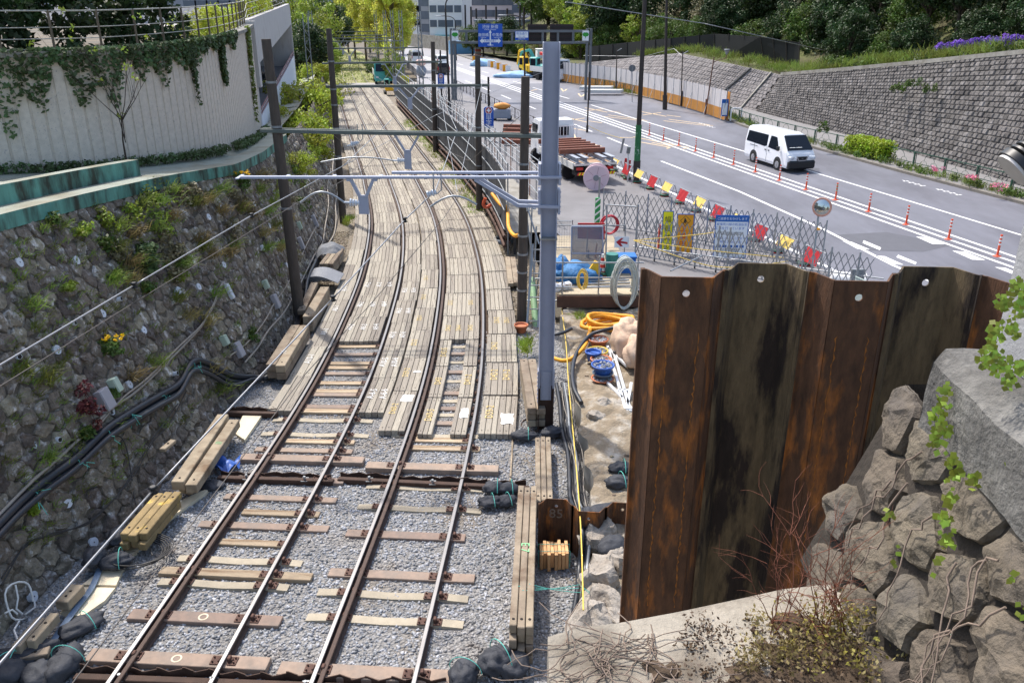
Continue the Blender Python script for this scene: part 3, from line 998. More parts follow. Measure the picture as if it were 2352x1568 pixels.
sw = thing("stone_retaining_wall", "tall sloping rubble stone retaining wall with weeds beside the left track", "retaining wall", (0, 0, 0))
mb = MB()
ylist = [3 + .8 * i for i in range(80)]
for a, b in zip(ylist[:-1], ylist[1:]):
 for v0, v1 in ((0, .5), (.5, 1)):
  q = [wall_pt(a, v0), wall_pt(b, v0), wall_pt(b, v1), wall_pt(a, v1)]
  mb.add(q, [(0, 1, 2, 3)])
mb.build("mortar_bed", M_mort, sw)
mb = MB()
def wf(y, v):
 return wall_pt(y, v), wall_n(y, v)
honeycomb(mb, wf, 6, 22, .36, .31, 5.6, .18, .048, rg)
honeycomb(mb, wf, 22, 40, .44, .36, 4.6, .18, .048, rg)
honeycomb(mb, wf, 40, 66, .8, .5, 3.2, .2, .05, rg)
rough(mb.build("stones", M_rub, sw), 1, .06, .12)
M_pvc = mat("white_pvc", (206, 212, 222), .5, var=.08, scale=4)
M_hole2 = mat("drain_hole", (30, 28, 26), .9)
CAPS = [(38, 605), (170, 600), (125, 805), (230, 722), (250, 945), (72, 1020), (150, 1155), (292, 885), (325, 760), (405, 668), (452, 660), (510, 610), (535, 520), (475, 500), (600, 570), (615, 520), (580, 470), (640, 520), (640, 800), (210, 1245), (70, 1370), (700, 700), (655, 610)]
for x, y in CAPS:
 p, n = W(x, y, .06)
 m = MB()
 r_ = .085
 m.cyl(p - n * .16, p + n * .0, r_, n=14)
 m.cyl(p + n * .0, p + n * .012, r_ * 1.05, n=14)
 m.cyl(p + n * .011, p + n * .016, .012, n=6, mi=1)
 m.build("drain_cap", [M_pvc, M_hole2], sw)
for x, y in ((32, 820), (158, 745), (228, 930), (125, 1010), (265, 690), (395, 860)):
 p, n = W(x, y, .05)
 m = MB()
 q = (n + Vector((0, 0, -.15))).normalized()
 m.cyl(p - q * .1, p + q * .09, .05, n=12)
 m.cyl(p + q * .088, p + q * .093, .04, n=12, mi=1)
 m.build("weep_pipe", [M_pvc, M_hole2], sw)
m = MB()
loop = [W(28 + 34 * math.cos(a * .35) + 4 * math.sin(a), 1382 + 44 * math.sin(a * .35), .13)[0] for a in range(19)]
m.tube(loop, .016, n=5)
m.tube([W(x, y, .13)[0] for x, y in ((18, 1345), (24, 1375), (20, 1400), (34, 1412))], .016, n=5)
m.tube([W(x, y, .13)[0] for x, y in ((-6, 1410), (10, 1402), (22, 1412))], .016, n=5)
m.tube([W(x, y, .13)[0] for x, y in ((27, 1428), (32, 1446), (40, 1468))], .016, n=5)
m.build("white_spray_mark", M_wpaint, sw)
M_green = mat("copper_green_stain", (92, 146, 134), .85, var=.35, scale=2.6, stretch=(1.4, 1.4, .45), col2=(48, 56, 46), spot=(1.5, .5, .1), bump=.2, bscale=40)
M_path = mat("ledge_concrete", (140, 145, 134), .85, var=.14, scale=2, bump=.2, bscale=50, col2=(122, 118, 100), spot=(.7, .55, .1))
def inward(y):
 d = by_y(top, y + .5) - by_y(top, y - .5)
 d.z = 0
 d.normalize()
 return Vector((-d.y, d.x, 0))
def along_box(ys, o0, o1, z0, z1, mb, mi_top=0, mi_side=1):
 """curb following the wall top: offsets inward o0..o1, heights relative to the wall top"""
 rings = []
 for y in ys:
  t, n = by_y(top, y), inward(y)
  rings.append([t + n * o0 + Vector((0, 0, z0)), t + n * o0 + Vector((0, 0, z1)), t + n * o1 + Vector((0, 0, z1)), t + n * o1 + Vector((0, 0, z0))])
 for a, b in zip(rings[:-1], rings[1:]):
  for k, mi in ((0, mi_side), (1, mi_top), (2, mi_side), (3, mi_side)):
   k2 = (k + 1) % 4
   mb.add([a[k], b[k], b[k2], a[k2]], [(0, 1, 2, 3)], mi, .5)
 for r_, o in ((rings[0], 0), (rings[-1], 1)):
  mb.add(r_ if o else r_[::-1], [(0, 1, 2, 3)], mi_side, .5)
mb = MB()
along_box([4 + i for i in range(31)], -.08, .55, -.05, .24, mb)
tag(mb.build("ledge", [M_path, M_green]), "low concrete ledge with turquoise stained face along the rubble wall top", "ledge")
mb = MB()
along_box([4 + i for i in range(15)] + [19.2, 20.4], .55, .82, .0, .62, mb)
tag(mb.build("kerb_wall", [M_path, M_green]), "short turquoise and black stained kerb wall standing behind the ledge", "kerb")
RIB = [(-22, 17.0), (-17, 18.6), (-12.9, 20.3), (-11.4, 21.2), (-10.2, 22.4), (-9.55, 24.2), (-9.3, 26.5), (-9.6, 30), (-10.3, 34), (-11.1, 37.6)]
ribl = smooth_path([Vector((x, y, 0)) for x, y in RIB], 8)
def ribz(y): return 5.15 if y < 19 else max(3.85, 5.15 - (y - 19) * .078)
mb = MB()
prev = None
for p in ribl:
 y0 = min(max(p.y - 3.0, 5), 60) if p.x < -12 else p.y
 t = by_y(top, y0); n = inward(y0)
 o = .82 if p.y < 20.3 else .55
 a = t + n * o + Vector((0, 0, .55 if p.y < 19.5 else .2))
 b = Vector((p.x, p.y, ribz(p.y))) - n * -.15
 if prev is not None:
  mb.add([prev[0], a, b, prev[1]], [(0, 1, 2, 3)])
 prev = (a, b)
t = by_y(top, 5); mb.add([t + Vector((-.8, 0, .55)), t + Vector((-14, 0, .3)), Vector((-22, 17, 5.15)), by_y(top, 14) + inward(14) * .82 + Vector((0, 0, .55))], [(0, 1, 2, 3)])
q = [(p_, by_y(top, p_[1])) for p_ in ((-11.1, 37.6), (-12.6, 46), (-14.9, 60), (-16.5, 68))]
for (a, ta), (b, tb) in zip(q[:-1], q[1:]):
 mb.add([ta + Vector((-.5, 0, .2)), Vector((a[0], a[1], 3.8)), Vector((b[0], b[1], 3.7)), tb + Vector((-.5, 0, .2))], [(0, 3, 2, 1)])
tag(mb.build("footpath", M_path), kind='structure')
M_rib = mat("ribbed_concrete", (208, 197, 184), .9, var=.16, scale=9, bump=.6, bscale=60, disp=.02, col2=(150, 144, 144), spot=(18, .64, .06))
mb = MB()
step = 0.0
acc = [0.0]
for a, b in zip(ribl[:-1], ribl[1:]): acc.append(acc[-1] + (b - a).length)
def rib_at(s):
 for i in range(len(acc) - 1):
  if acc[i] <= s <= acc[i + 1]:
   f = (s - acc[i]) / (acc[i + 1] - acc[i])
   d = (ribl[i + 1] - ribl[i]).normalized()
   return ribl[i].lerp(ribl[i + 1], f), d
 return ribl[-1], (ribl[-1] - ribl[-2]).normalized()
def ribtop(y): return 7.75 if y < 22 else 7.75 + (y - 22) * .022
s = 0.0
prof = []
while s < acc[-1] - .3:
 for ds, dep in ((0, 0), (.24, 0), (.255, -.03), (.29, -.03), (.305, 0)):
  p, d = rib_at(s + ds)
  prof.append(p + Vector((d.y, -d.x, 0)) * dep)
 s += .305
zb = -.5
for a, b in zip(prof[:-1], prof[1:]):
 if (b - a).length < 1e-5: continue
 mb.add([Vector((a.x, a.y, 3.3)), Vector((b.x, b.y, 3.3)), Vector((b.x, b.y, ribtop(b.y))), Vector((a.x, a.y, ribtop(a.y)))], [(0, 1, 2, 3)])
rw = mb.build("ribbed_wall", M_rib)
tag(rw, "curved pale ribbed concrete wall draped with ivy above the ledge", "wall")
mb = MB()
for a, b in zip(ribl[:-1], ribl[1:]):
 mb.bar(Vector((a.x, a.y, ribtop(a.y) + .03)) + Vector((-.12, .05, 0)), Vector((b.x, b.y, ribtop(b.y) + .03)) + Vector((-.12, .05, 0)), .42, .12)
mb.build("coping", M_conc, rw)
mb = MB()
bk = [Vector((p.x - 30, p.y + 22, 8.0)) for p in ribl]
for i in range(len(ribl) - 1):
 mb.add([Vector((ribl[i].x - .2, ribl[i].y, ribtop(ribl[i].y) - .05)), Vector((ribl[i + 1].x - .2, ribl[i + 1].y, ribtop(ribl[i + 1].y) - .05)), bk[i + 1], bk[i]], [(0, 1, 2, 3)])
tag(mb.build("terrace_ground", M_earth), kind='structure')
M_rail = mat("pale_painted_steel", (158, 156, 148), .5, var=.1)
M_railpost = mat("brown_steel_post", (98, 86, 70), .6, var=.2)
rl = thing("railing", "long brown and white railing on top of the ribbed wall", "railing")
for k, h in enumerate((.12, .36, .62, 1.0)):
 mb = MB()
 mb.tube([Vector((p.x - .25, p.y + .15, ribtop(p.y) + h)) for p in ribl] + [Vector((-11.9, 40, 8.4 + h)), Vector((-15.3, 60, 9.1 + h))], .013 if k < 3 else .02, n=6)
 mb.build("rail_bar", M_rail, rl)
s = 0.4
pp = []
while s < acc[-1]:
 p, d = rib_at(s); pp.append(Vector((p.x - .25, p.y + .15, ribtop(p.y)))); s += 1.15
for i in range(16):
 f = i / 15
 pp.append(Vector((-11.9, 39, 8.35)).lerp(Vector((-15.3, 60, 9.1)), f))
for p in pp:
 mb = MB()
 mb.box(p + Vector((0, 0, .5)), (.045, .045, 1.04))
 mb.build("post", M_railpost, rl)
# ---------------------------------------------------------------- car park with sloping deck
M_cp = mat("car_park_concrete", (196, 192, 190), .85, var=.1, scale=1.5, stretch=(4, 4, .7), col2=(168, 160, 156), spot=(1.5, .6, .1))
M_cpw = mat("white_parapet", (228, 230, 238), .7, var=.05)
M_cpd = mat("car_park_inside", (120, 122, 126), .9, var=.1)
M_pinkrail = mat("dull_red_rail", (150, 112, 116), .5)
A, B = Vector((-11.35, 38.2, 0)), Vector((-15.1, 60.5, 0))
FD_ = (B - A).normalized(); FN = Vector((FD_.y, -FD_.x, 0))
cp = thing("car_park", "pale concrete car park with sloping open deck and white parapet", "car park")
def fq(mb, za0, za1, zb0, zb1, t0=0., t1=1., out=0., th=.25, mi=0):
 a, b = A.lerp(B, t0) + FN * out, A.lerp(B, t1) + FN * out
 r0 = [a + Vector((0, 0, za0)), a + Vector((0, 0, za1)), a - FN * th + Vector((0, 0, za1)), a - FN * th + Vector((0, 0, za0))]
 r1 = [b + Vector((0, 0, zb0)), b + Vector((0, 0, zb1)), b - FN * th + Vector((0, 0, zb1)), b - FN * th + Vector((0, 0, zb0))]
 mb.loft([r0, r1])
m = MB(); fq(m, 6.3, 8.35, 7.8, 9.1); m.build("upper_wall", M_cp, cp)
m = MB(); fq(m, 3.3, 4.15, 3.2, 5.75); m.build("parapet", M_cpw, cp)
m = MB()
fq(m, 4.4, 4.46, 6.0, 6.06, th=.06); fq(m, 4.22, 4.27, 5.82, 5.87, th=.05)
m.build("parapet_rail", M_pinkrail, cp)
m = MB()
a = A - FD_ * .55
for d0, d1, z0, z1, o in ((-.62, .1, 5.6, 8.3, .28), (-.55, .05, 3.4, 5.6, .1)):
 p0, p1 = A + FD_ * d0, A + FD_ * d1
 m.loft([[p0 + FN * o + Vector((0, 0, z0)), p1 + FN * o + Vector((0, 0, z0)), p1 - FN * .4 + Vector((0, 0, z0)), p0 - FN * .4 + Vector((0, 0, z0))][::-1],
   [p0 + FN * o + Vector((0, 0, z1)), p1 + FN * o + Vector((0, 0, z1)), p1 - FN * .4 + Vector((0, 0, z1)), p0 - FN * .4 + Vector((0, 0, z1))][::-1]])
m.build("corner_pier", M_cp, cp)
m = MB()
def deckq(z0a, z0b, inn0, inn1, m):
 a0, b0 = A - FN * inn0, B - FN * inn0
 a1, b1 = A - FN * inn1, B - FN * inn1
 m.add([a0 + Vector((0, 0, z0a)), b0 + Vector((0, 0, z0b)), b1 + Vector((0, 0, z0b)), a1 + Vector((0, 0, z0a))], [(0, 1, 2, 3)])
deckq(3.75, 5.1, .25, 14, m)
m.build("parking_deck", M_cpd, cp)
m = MB()
deckq(6.4, 7.9, .25, 14, m)
for p, z0, z1 in ((B, 3.2, 8.9),):
 m.loft([[p + Vector((0, 0, z0)), p + FD_ * .3 + Vector((0, 0, z0)), p + FD_ * .3 - FN * 14 + Vector((0, 0, z0)), p - FN * 14 + Vector((0, 0, z0))],
   [p + Vector((0, 0, z1)), p + FD_ * .3 + Vector((0, 0, z1)), p + FD_ * .3 - FN * 14 + Vector((0, 0, z1)), p - FN * 14 + Vector((0, 0, z1))]])
m.add([A - FN * 14 + Vector((0, 0, 3)), B - FN * 14 + Vector((0, 0, 3)), B - FN * 14 + Vector((0, 0, 9)), A - FN * 14 + Vector((0, 0, 9))], [(0, 1, 2, 3)])
m.build("inner_walls", M_cp, cp)
m = MB()
for k in range(1, 5):
 p = A.lerp(B, k / 5) - FN * 6
 m.box(p + Vector((0, 0, 5.6)), (.5, .5, 4))
m.build("columns", M_cp, cp)
mb = MB()
for a, b in zip((60, 66, 80, 110, 150, 200), (66, 80, 110, 150, 200, 290)):
 pa, pb = TC(a + 2, -5.2), TC(b + 2, -5.2)
 mb.add([Vector((pa.x, pa.y, -.1)), Vector((pb.x, pb.y, -.1)), Vector((pb.x - 2.5, pb.y, 2.2)), Vector((pa.x - 2.5, pa.y, 2.2))], [(0, 1, 2, 3)])
 mb.add([Vector((pa.x - 2.5, pa.y, 2.2)), Vector((pb.x - 2.5, pb.y, 2.2)), Vector((pb.x - 60, pb.y, 3.4)), Vector((pa.x - 60, pa.y, 3.4))], [(0, 1, 2, 3)])
tag(mb.build("left_bank", M_earth), kind='structure')
# ---------------------------------------------------------------- ducts and cables along the wall foot
M_duct = mat("black_corrugated_duct", (36, 40, 48), .45, var=.15, spec=.6)
M_cable = mat("weathered_grey_cable", (150, 142, 132), .7, var=.2, scale=10)
M_dcable = mat("dark_cable", (52, 50, 50), .5, var=.15)
M_tie = mat("green_twine", (96, 190, 176), .7)
def corrugated(mb, pts, r, pitch=.05, n=10):
 sp = smooth_path(pts, 6)
 L = [0]
 for a, b in zip(sp[:-1], sp[1:]): L.append(L[-1] + (b - a).length)
 m_ = int(L[-1] / pitch * 2)
 out, rr = [], []
 j = 0
 for i in range(m_ + 1):
  t = L[-1] * i / m_
  while j < len(L) - 2 and L[j + 1] < t: j += 1
  f = (t - L[j]) / max(1e-6, L[j + 1] - L[j])
  out.append(sp[j].lerp(sp[j + 1], f)); rr.append(r * (1.0 if i % 2 else .86))
 mb.tube(out, rr, n=n)
def wpts(px, out=.12):
 return [W(x, y, out)[0] for x, y in px]
DUCT = [(-40, 1225), (30, 1155), (90, 1105), (160, 1055), (230, 990), (290, 950), (350, 915), (400, 885), (432, 835), (470, 840), (520, 865), (570, 870), (610, 860), (640, 820), (668, 770), (690, 700), (700, 640), (718, 600)]
for k, (dx, dy, o) in enumerate(((0, 0, .14), (6, 14, .10), (-8, 26, .22))):
 mb = MB()
 corrugated(mb, wpts([(x + dx, y + dy * (1 if i < 11 else .3)) for i, (x, y) in enumerate(DUCT)], o), .078 - .01 * k)
 tag(mb.build("corrugated_duct", M_duct), ["thick black ribbed duct hung highest along the rubble wall", "black ribbed duct just below the thick one on the rubble wall", "black ribbed duct sagging lowest off the rubble wall"][k], "duct", "black ducts along the left wall")
def cable(name, px, r, material, label, out=.1, n=6, cat="cable", group=None, pts=None):
 mb = MB()
 mb.tube(smooth_path(pts if pts is not None else wpts(px, out), 6), r, n=n)
 return tag(mb.build(name, material), label, cat, group)
cable("wall_cable", [(-20, 1190), (60, 1110), (130, 1050), (200, 985), (255, 935), (300, 905), (360, 850), (420, 790), (460, 745), (490, 690), (505, 650)], .028, M_cable, "pale weathered cable climbing the rubble wall to a small grey fitting", .09)
cable("wall_cable", [(200, 1000), (262, 925), (330, 870), (400, 800), (462, 738), (500, 655)], .02, M_cable, "thinner pale cable twisted beside the climbing wall cable", .12)
cable("wall_cable", [(555, 835), (585, 800), (610, 760), (645, 720), (668, 680), (690, 640), (715, 590), (735, 560), (742, 520), (750, 470), (748, 430), (756, 390)], .026, M_cable, "pale cable bundle running up behind the left concrete pole", .1)
cable("wall_cable", [(520, 820), (560, 790), (600, 740), (622, 700), (650, 660), (672, 620), (700, 560), (722, 520)], .02, M_cable, "grey cable climbing the wall towards the pile of mats", .1)
cable("wall_cable", [(730, 620), (742, 570), (760, 540), (772, 500), (764, 470), (770, 430), (758, 400), (762, 340), (756, 300)], .03, M_cable, "grey cable bundle at the wall foot beyond the left pole", .15)
for k, (px, lab) in enumerate((([(-10, 1330), (40, 1262), (110, 1225), (190, 1205), (240, 1160), (300, 1090), (340, 1020), (380, 975), (420, 900)], "dark thin cable strung low across the rubble wall"),
                               ([(-10, 1345), (50, 1250), (115, 1228), (195, 1198), (250, 1150), (300, 1080), (345, 1005), (400, 930)], "second dark cable looping along the low rubble wall"),
                               ([(215, 1000), (270, 1010), (290, 1080), (300, 1150), (335, 1220), (350, 1275)], "dark loose cable hanging down to the coil"))):
 cable("thin_cable", px, .012, M_dcable, lab, .1)
for i, (x, y) in enumerate(((165, 1065), (232, 1000), (285, 962), (362, 920), (430, 845), (66, 1140))):
 p, n = W(x, y, .14)
 mb = MB()
 rr_ = random.Random(i)
 for _ in range(5):
  a = p + Vector((rr_.uniform(-.12, .12), rr_.uniform(-.1, .1), rr_.uniform(-.1, .1))) + n * .08
  mb.tube([a, a + Vector((rr_.uniform(-.1, .1), rr_.uniform(-.1, .1), rr_.uniform(-.25, .02))) + n * .05], .006, n=4)
 ring = [p + n * .07 * math.cos(t * .7) + Vector((0, 0, .08 * math.sin(t * .7))) for t in range(10)]
 mb.tube(ring, .007, n=4)
 tag(mb.build("twine_knot", M_tie), f"green twine tied round the black ducts, {ORD[i]} knot", "twine", "green twine knots")
M_gbox = mat("grey_sheet_box", (160, 158, 164), .6, var=.06)
M_lgbox = mat("pale_green_box", (172, 188, 172), .6, var=.06)
def wallbox(px, w_, h_, d_, material, label, tilt=0.0):
 p, n = W(px[0], px[1], d_ / 2 + .04)
 m = MB()
 M = frame(p, Vector((0, 1, 0)).cross(n).cross(n) * -1 if False else (wall_pt(p.y + .5, .5) - wall_pt(p.y - .5, .5)), (n.cross(wall_pt(p.y + .5, .5) - wall_pt(p.y - .5, .5))))
 M = M @ Matrix.Rotation(tilt, 4, 'Z')
 m.box((0, 0, 0), (w_, h_, d_), M=M, ch=.01)
 m.box((0, 0, d_ / 2 + .004), (w_ * .9, h_ * .9, .01), M=M, ch=.003)
 root = m.build("junction_box", material)
 c = MB()
 c.cyl(M @ Vector((0, -h_ / 2 - .1, 0)), M @ Vector((0, -h_ / 2 + .02, 0)), .022, n=8)
 c.build("conduit", M_dcable, root)
 tag(root, label, "box", "boxes fixed to the left wall")
wallbox((228, 922), .30, .42, .16, M_gbox, "largest grey box on the rubble wall, below a pale green one")
wallbox((248, 890), .17, .30, .2, M_lgbox, "pale green box on the wall just above the largest grey box")
wallbox((540, 806), .24, .4, .14, M_gbox, "grey box above the sagging ducts near the timber stack")
wallbox((506, 785), .14, .26, .16, M_lgbox, "pale green box left of the grey box above the ducts")
wallbox((625, 695), .22, .42, .14, M_gbox, "grey box close to the foot of the left concrete pole")
wallbox((602, 656), .12, .26, .14, M_lgbox, "small pale green box up left of the concrete pole foot")
wallbox((520, 672), .12, .42, .1, M_pvc, "narrow clear fitting at the top of the climbing cable")
wallbox((685, 560), .2, .42, .12, M_gbox, "grey box on the wall right of the left concrete pole")
wallbox((682, 520), .12, .28, .12, M_lgbox, "pale green box right of the left concrete pole")
wallbox((718, 510), .2, .5, .12, M_gbox, "grey box on the far wall near the second pole")
# ---------------------------------------------------------------- timbers, slabs, mats and bags at the wall foot
M_timb = mat("old_timber", (142, 128, 110), .9, var=.3, scale=2.5, rnd=.25, hue=.008, bump=.45, bscale=10, col2=(104, 84, 66), spot=(2.2, .6, .1))
M_tyel = mat("yellow_daubed_timber", (142, 122, 86), .9, var=.3, scale=3, rnd=.15, bump=.4, bscale=10, col2=(198, 168, 88), spot=(4.0, .62, .05))
def timber(name, a, b, w_, h_, zt, label, group, n=1, layers=1, material=None, chalk=None):
 """a stack of squared timbers, a and b = photo pixels of the top centre line at height zt"""
 p, q = G(a[0], a[1], zt), G(b[0], b[1], zt)
 d = (q - p).normalized(); s_ = Vector((d.y, -d.x, 0))
 m = MB()
 for l_ in range(layers):
  for i in range(n):
   o = (i - (n - 1) / 2) * w_ / n
   j = random.uniform(-.06, .06) if l_ or n > 1 else 0
   z = zt - h_ * (l_ + .5) - .004 * l_
   m.bar(p + s_ * o + d * j + Vector((0, 0, z - zt)), q + s_ * o + d * (j + random.uniform(-.05, .05)) + Vector((0, 0, z - zt)), w_ / n - .012, h_ - .008, ch=.012)
   if l_ == 0:
    for e, sg in ((p, 1), (q, -1)):
     c = e + s_ * o + d * (sg * .18) + Vector((0, 0, .001))
     m.cyl(c - Vector((0, 0, .02)), c + Vector((0, 0, .003)), .022, n=8, mi=1)
 o = m.build(name, [material or M_timb, M_hole])
 if chalk:
  Mx = Matrix.Translation(p.lerp(q, chalk[1]) + Vector((0, 0, .004))) @ Matrix.Rotation(math.atan2(d.y, d.x), 4, 'Z')
  text_mesh("chalk_mark", chalk[0], .2, Mx, chalk[2], o, ext=.001)
 return tag(o, label, "timber", group)
TG = "timbers left of the tracks"
M_gchalk = mat("green_chalk", (140, 206, 150), .9, var=.2, scale=16)
timber("timber", (512, 950), (405, 1108), .26, .2, .38, "long squared timber leaning against the wall, left of its twin", TG)
timber("timber", (538, 962), (438, 1112), .24, .2, .34, "long squared timber with green daubs, right of its twin", TG, chalk=("//", .4, M_gchalk))
timber("timber_stack", (470, 1070), (425, 1118), .3, .16, .1, "short offcuts under the ends of the two long timbers", TG, n=2)
timber("timber_stack", (388, 1128), (305, 1225), .48, .15, .3, "yellow daubed stack of squared timbers near the cable coil", TG, n=3, layers=2, material=M_tyel)
timber("timber", (178, 1340), (135, 1385), .24, .18, .16, "short sawn timber block alone near the white chalk mark", TG)
timber("timber_stack", (110, 1410), (48, 1480), .3, .17, .22, "pair of dark short timbers at the lower left corner", TG, n=2)
timber("timber", (112, 1490), (42, 1502), .2, .1, .05, "thin board lying in front of the dark timber pair", TG)
timber("timber", (398, 1008), (374, 1028), .14, .08, .75, "short board offcut stuck high against the rubble wall", TG)
timber("timber_stack", (689, 746), (632, 838), .52, .2, .42, "two layer stack of squared timbers at the left pole foot", TG, n=2, layers=2, chalk=("I I", .7, M_wpaint))
timber("timber", (722, 648), (692, 711), .24, .16, .35, "weathered timber behind the left pole foot", TG)
timber("timber_stack", (746, 658), (706, 726), .30, .24, .42, "pale thick timber beside the left rail near the pole", TG, n=1, layers=2)
timber("timber_stack", (775, 570), (748, 606), .5, .14, .42, "crossed pile of short timbers under the grey cloth", TG, n=3, layers=3)
M_cream = mat("cream_slab", (222, 208, 180), .9, var=.12, scale=3, bump=.3, bscale=30, col2=(168, 160, 142), spot=(2.5, .64, .08))
def slab(px, z, th, label, group="pale slabs at the left wall foot"):
 pts = [G(x, y, z) for x, y in px]
 m = MB()
 ar = sum(pts[i].x * pts[(i + 1) % len(pts)].y - pts[(i + 1) % len(pts)].x * pts[i].y for i in range(len(pts)))
 if ar < 0: pts = pts[::-1]
 m.loft([[p - Vector((0, 0, th)) for p in pts], pts])
 tag(m.build("slab", M_cream), label, "slab", group)
slab([(537, 992), (560, 950), (606, 946), (562, 1010)], -.08, .2, "short cream slab standing above the ballast beside the long timbers")
slab([S(*p) for p in ((460, 1246), (530, 1215), (512, 1232), (392, 1318), (345, 1372), (310, 1380))], -.1, .2, "cream slab strip below the timber pair, dusted with gravel")
slab([S(*p) for p in ((306, 1384), (342, 1376), (318, 1398), (290, 1462), (205, 1460))], -.1, .2, "cream slab under the black sandbag and cable coil")
slab([S(*p) for p in ((202, 1466), (288, 1468), (262, 1500), (204, 1540), (150, 1530))], -.1, .25, "lowest cream slab crossed by a blue strap")
m = MB()
m.tube([G(*S(x, y), -.07) for x, y in ((250, 1420), (228, 1470), (190, 1520), (140, 1590), (104, 1660), (92, 1700))], [.03] * 6, n=4)
m2 = MB()
pts = smooth_path([G(*S(x, y), -.06) for x, y in ((250, 1420), (228, 1470), (190, 1520), (140, 1590), (104, 1660), (90, 1710))], 4)
for a, b in zip(pts[:-1], pts[1:]): m2.bar(a, b, .1, .012)
tag(m2.build("strap", mat("blue_grey_strap", (110, 128, 150), .7, var=.15)), "flat blue grey strap lying across the cream slabs", "strap")
M_mat = mat("rubber_mat", (128, 130, 136), .6, var=.12, bump=.6, bscale=26, tex='voronoi', disp=.03)
c = G(735, 640, .15)
m = MB()
for k in range(5):
 rings = []
 for i in range(9):
  f = i / 8 - .5
  x = c + Vector((f * .9 + k * .07, 0, .14 - k * .03 - abs(f) ** 2 * .5 + .1))
  rings.append([x + Vector((0, -.55, 0)), x + Vector((0, .55, 0)), x + Vector((0, .55, .02)), x + Vector((0, -.55, .02))])
 m.loft(rings)
tag(m.build("mat_stack", M_mat), "stack of bent grey perforated mats behind the timbers", "mats")
M_cloth = mat("grey_tarpaulin", (118, 120, 124), .8, var=.15, bump=.5, bscale=8, disp=.06)
m = MB()
c = G(758, 570, .45)
n_ = 14
vs = []
for i in range(n_ + 1):
 for j in range(n_ + 1):
  u, v = i / n_ - .5, j / n_ - .5
  z = .16 - 1.1 * (abs(u) ** 3) * 2 - .9 * abs(v) ** 3 * 2 + .03 * math.sin(13 * u + 5 * v) + .025 * math.sin(21 * v - 6 * u)
  vs.append(c + Vector((u * 1.0, v * 1.3, z)))
m.add(vs, [(i * (n_ + 1) + j, (i + 1) * (n_ + 1) + j, (i + 1) * (n_ + 1) + j + 1, i * (n_ + 1) + j + 1) for i in range(n_) for j in range(n_)], 0, .5, True)
tag(m.build("tarpaulin", M_cloth), "grey tarpaulin draped over the pile of short timbers", "tarpaulin")
M_bag = mat("black_plastic_bag", (60, 62, 68), .68, var=.3, scale=6, spec=.3, bump=.5, bscale=14, disp=.03)
def sandbag(p, sx, sy, sz, rz, seed, label, group, band=True):
 m = MB()
 M = Matrix.Rotation(rz, 4, 'Z')
 m.blob((0, 0, 0), (sx * .85, sy * .85, sz * .7), seed, .13, n=26, m=16, flat=.5, M=M, freq=2.6)
 o = m.build("sandbag", M_bag)
 o.location = p + Vector((0, 0, sz * .5))
 if band:
  b = MB()
  pts = [M @ Vector((sx * .25, sy * 1.06 * math.cos(t), sz * 1.09 * math.sin(t))) for t in [(-.3 + k * .31) for k in range(12)]]
  b.tube(pts, .007, n=4)
  b.build("twine_band", M_tie, o)
 return tag(o, label, "sandbag", group)
SB = "black sandbags around the tracks"
sandbag(G(268, 1300, -.1), .34, .24, .2, .3, 1, "black sandbag lying in the cable coil on the cream slab", SB)
sandbag(G(190, 1445, -.15), .4, .24, .16, .9, 2, "limp black sandbag beside the blue strap", SB)
for k, (x, y, sx, sy, sz) in enumerate(((30, 1528, .4, .25, .2), (78, 1512, .4, .22, .2), (150, 1540, .42, .26, .24), (90, 1560, .3, .26, .2), (20, 1560, .3, .3, .25))):
 sandbag(G(x, y, -.15), sx, sy, sz, k * .7, 10 + k, f"black sandbag in the heap at the lower left corner, {ORD[k]} of five", SB, band=k % 2 == 0)
for k, (x, y) in enumerate(((218, 1290), (275, 1240))):
 sandbag(G(x, y, 0.0), .2, .3, .2, .2, 20 + k, ["crumpled black bag wedged between the wall and the coil", "small dark bag under the yellow daubed timbers"][k], SB, False)
m = MB()
c = G(302, 1275, -.07)
for k in range(8):
 rr_ = .42 + .018 * (k % 4)
 m.tube([c + Vector((rr_ * 1.25 * math.cos(t * .4) + .02 * k, rr_ * math.sin(t * .4), .02 + .016 * k)) for t in range(17)], .011, n=5)
tag(m.build("cable_coil", M_dcable), "coil of thin black cable lying on the cream slab", "cable coil")
m = MB()
c = G(520, 1072, -.1)
vs = []
for i in range(7):
 for j in range(7):
  vs.append(c + Vector(((i - 3) * .09, (j - 3) * .07, .12 * math.sin(i * 1.3) * math.cos(j * 1.1) + .08)))
m.add(vs, [(i * 7 + j, (i + 1) * 7 + j, (i + 1) * 7 + j + 1, i * 7 + j + 1) for i in range(6) for j in range(6)], 0, .5, True)
tag(m.build("blue_sheet", mat("blue_sheet", (48, 92, 170), .5, var=.15)), "crumpled blue plastic sheet by the rusty piling at the left rail", "sheet")
sandbag(G(488, 1118, -.15), .3, .22, .1, .1, 31, "grey flattened bag below the blue plastic sheet", SB, False)
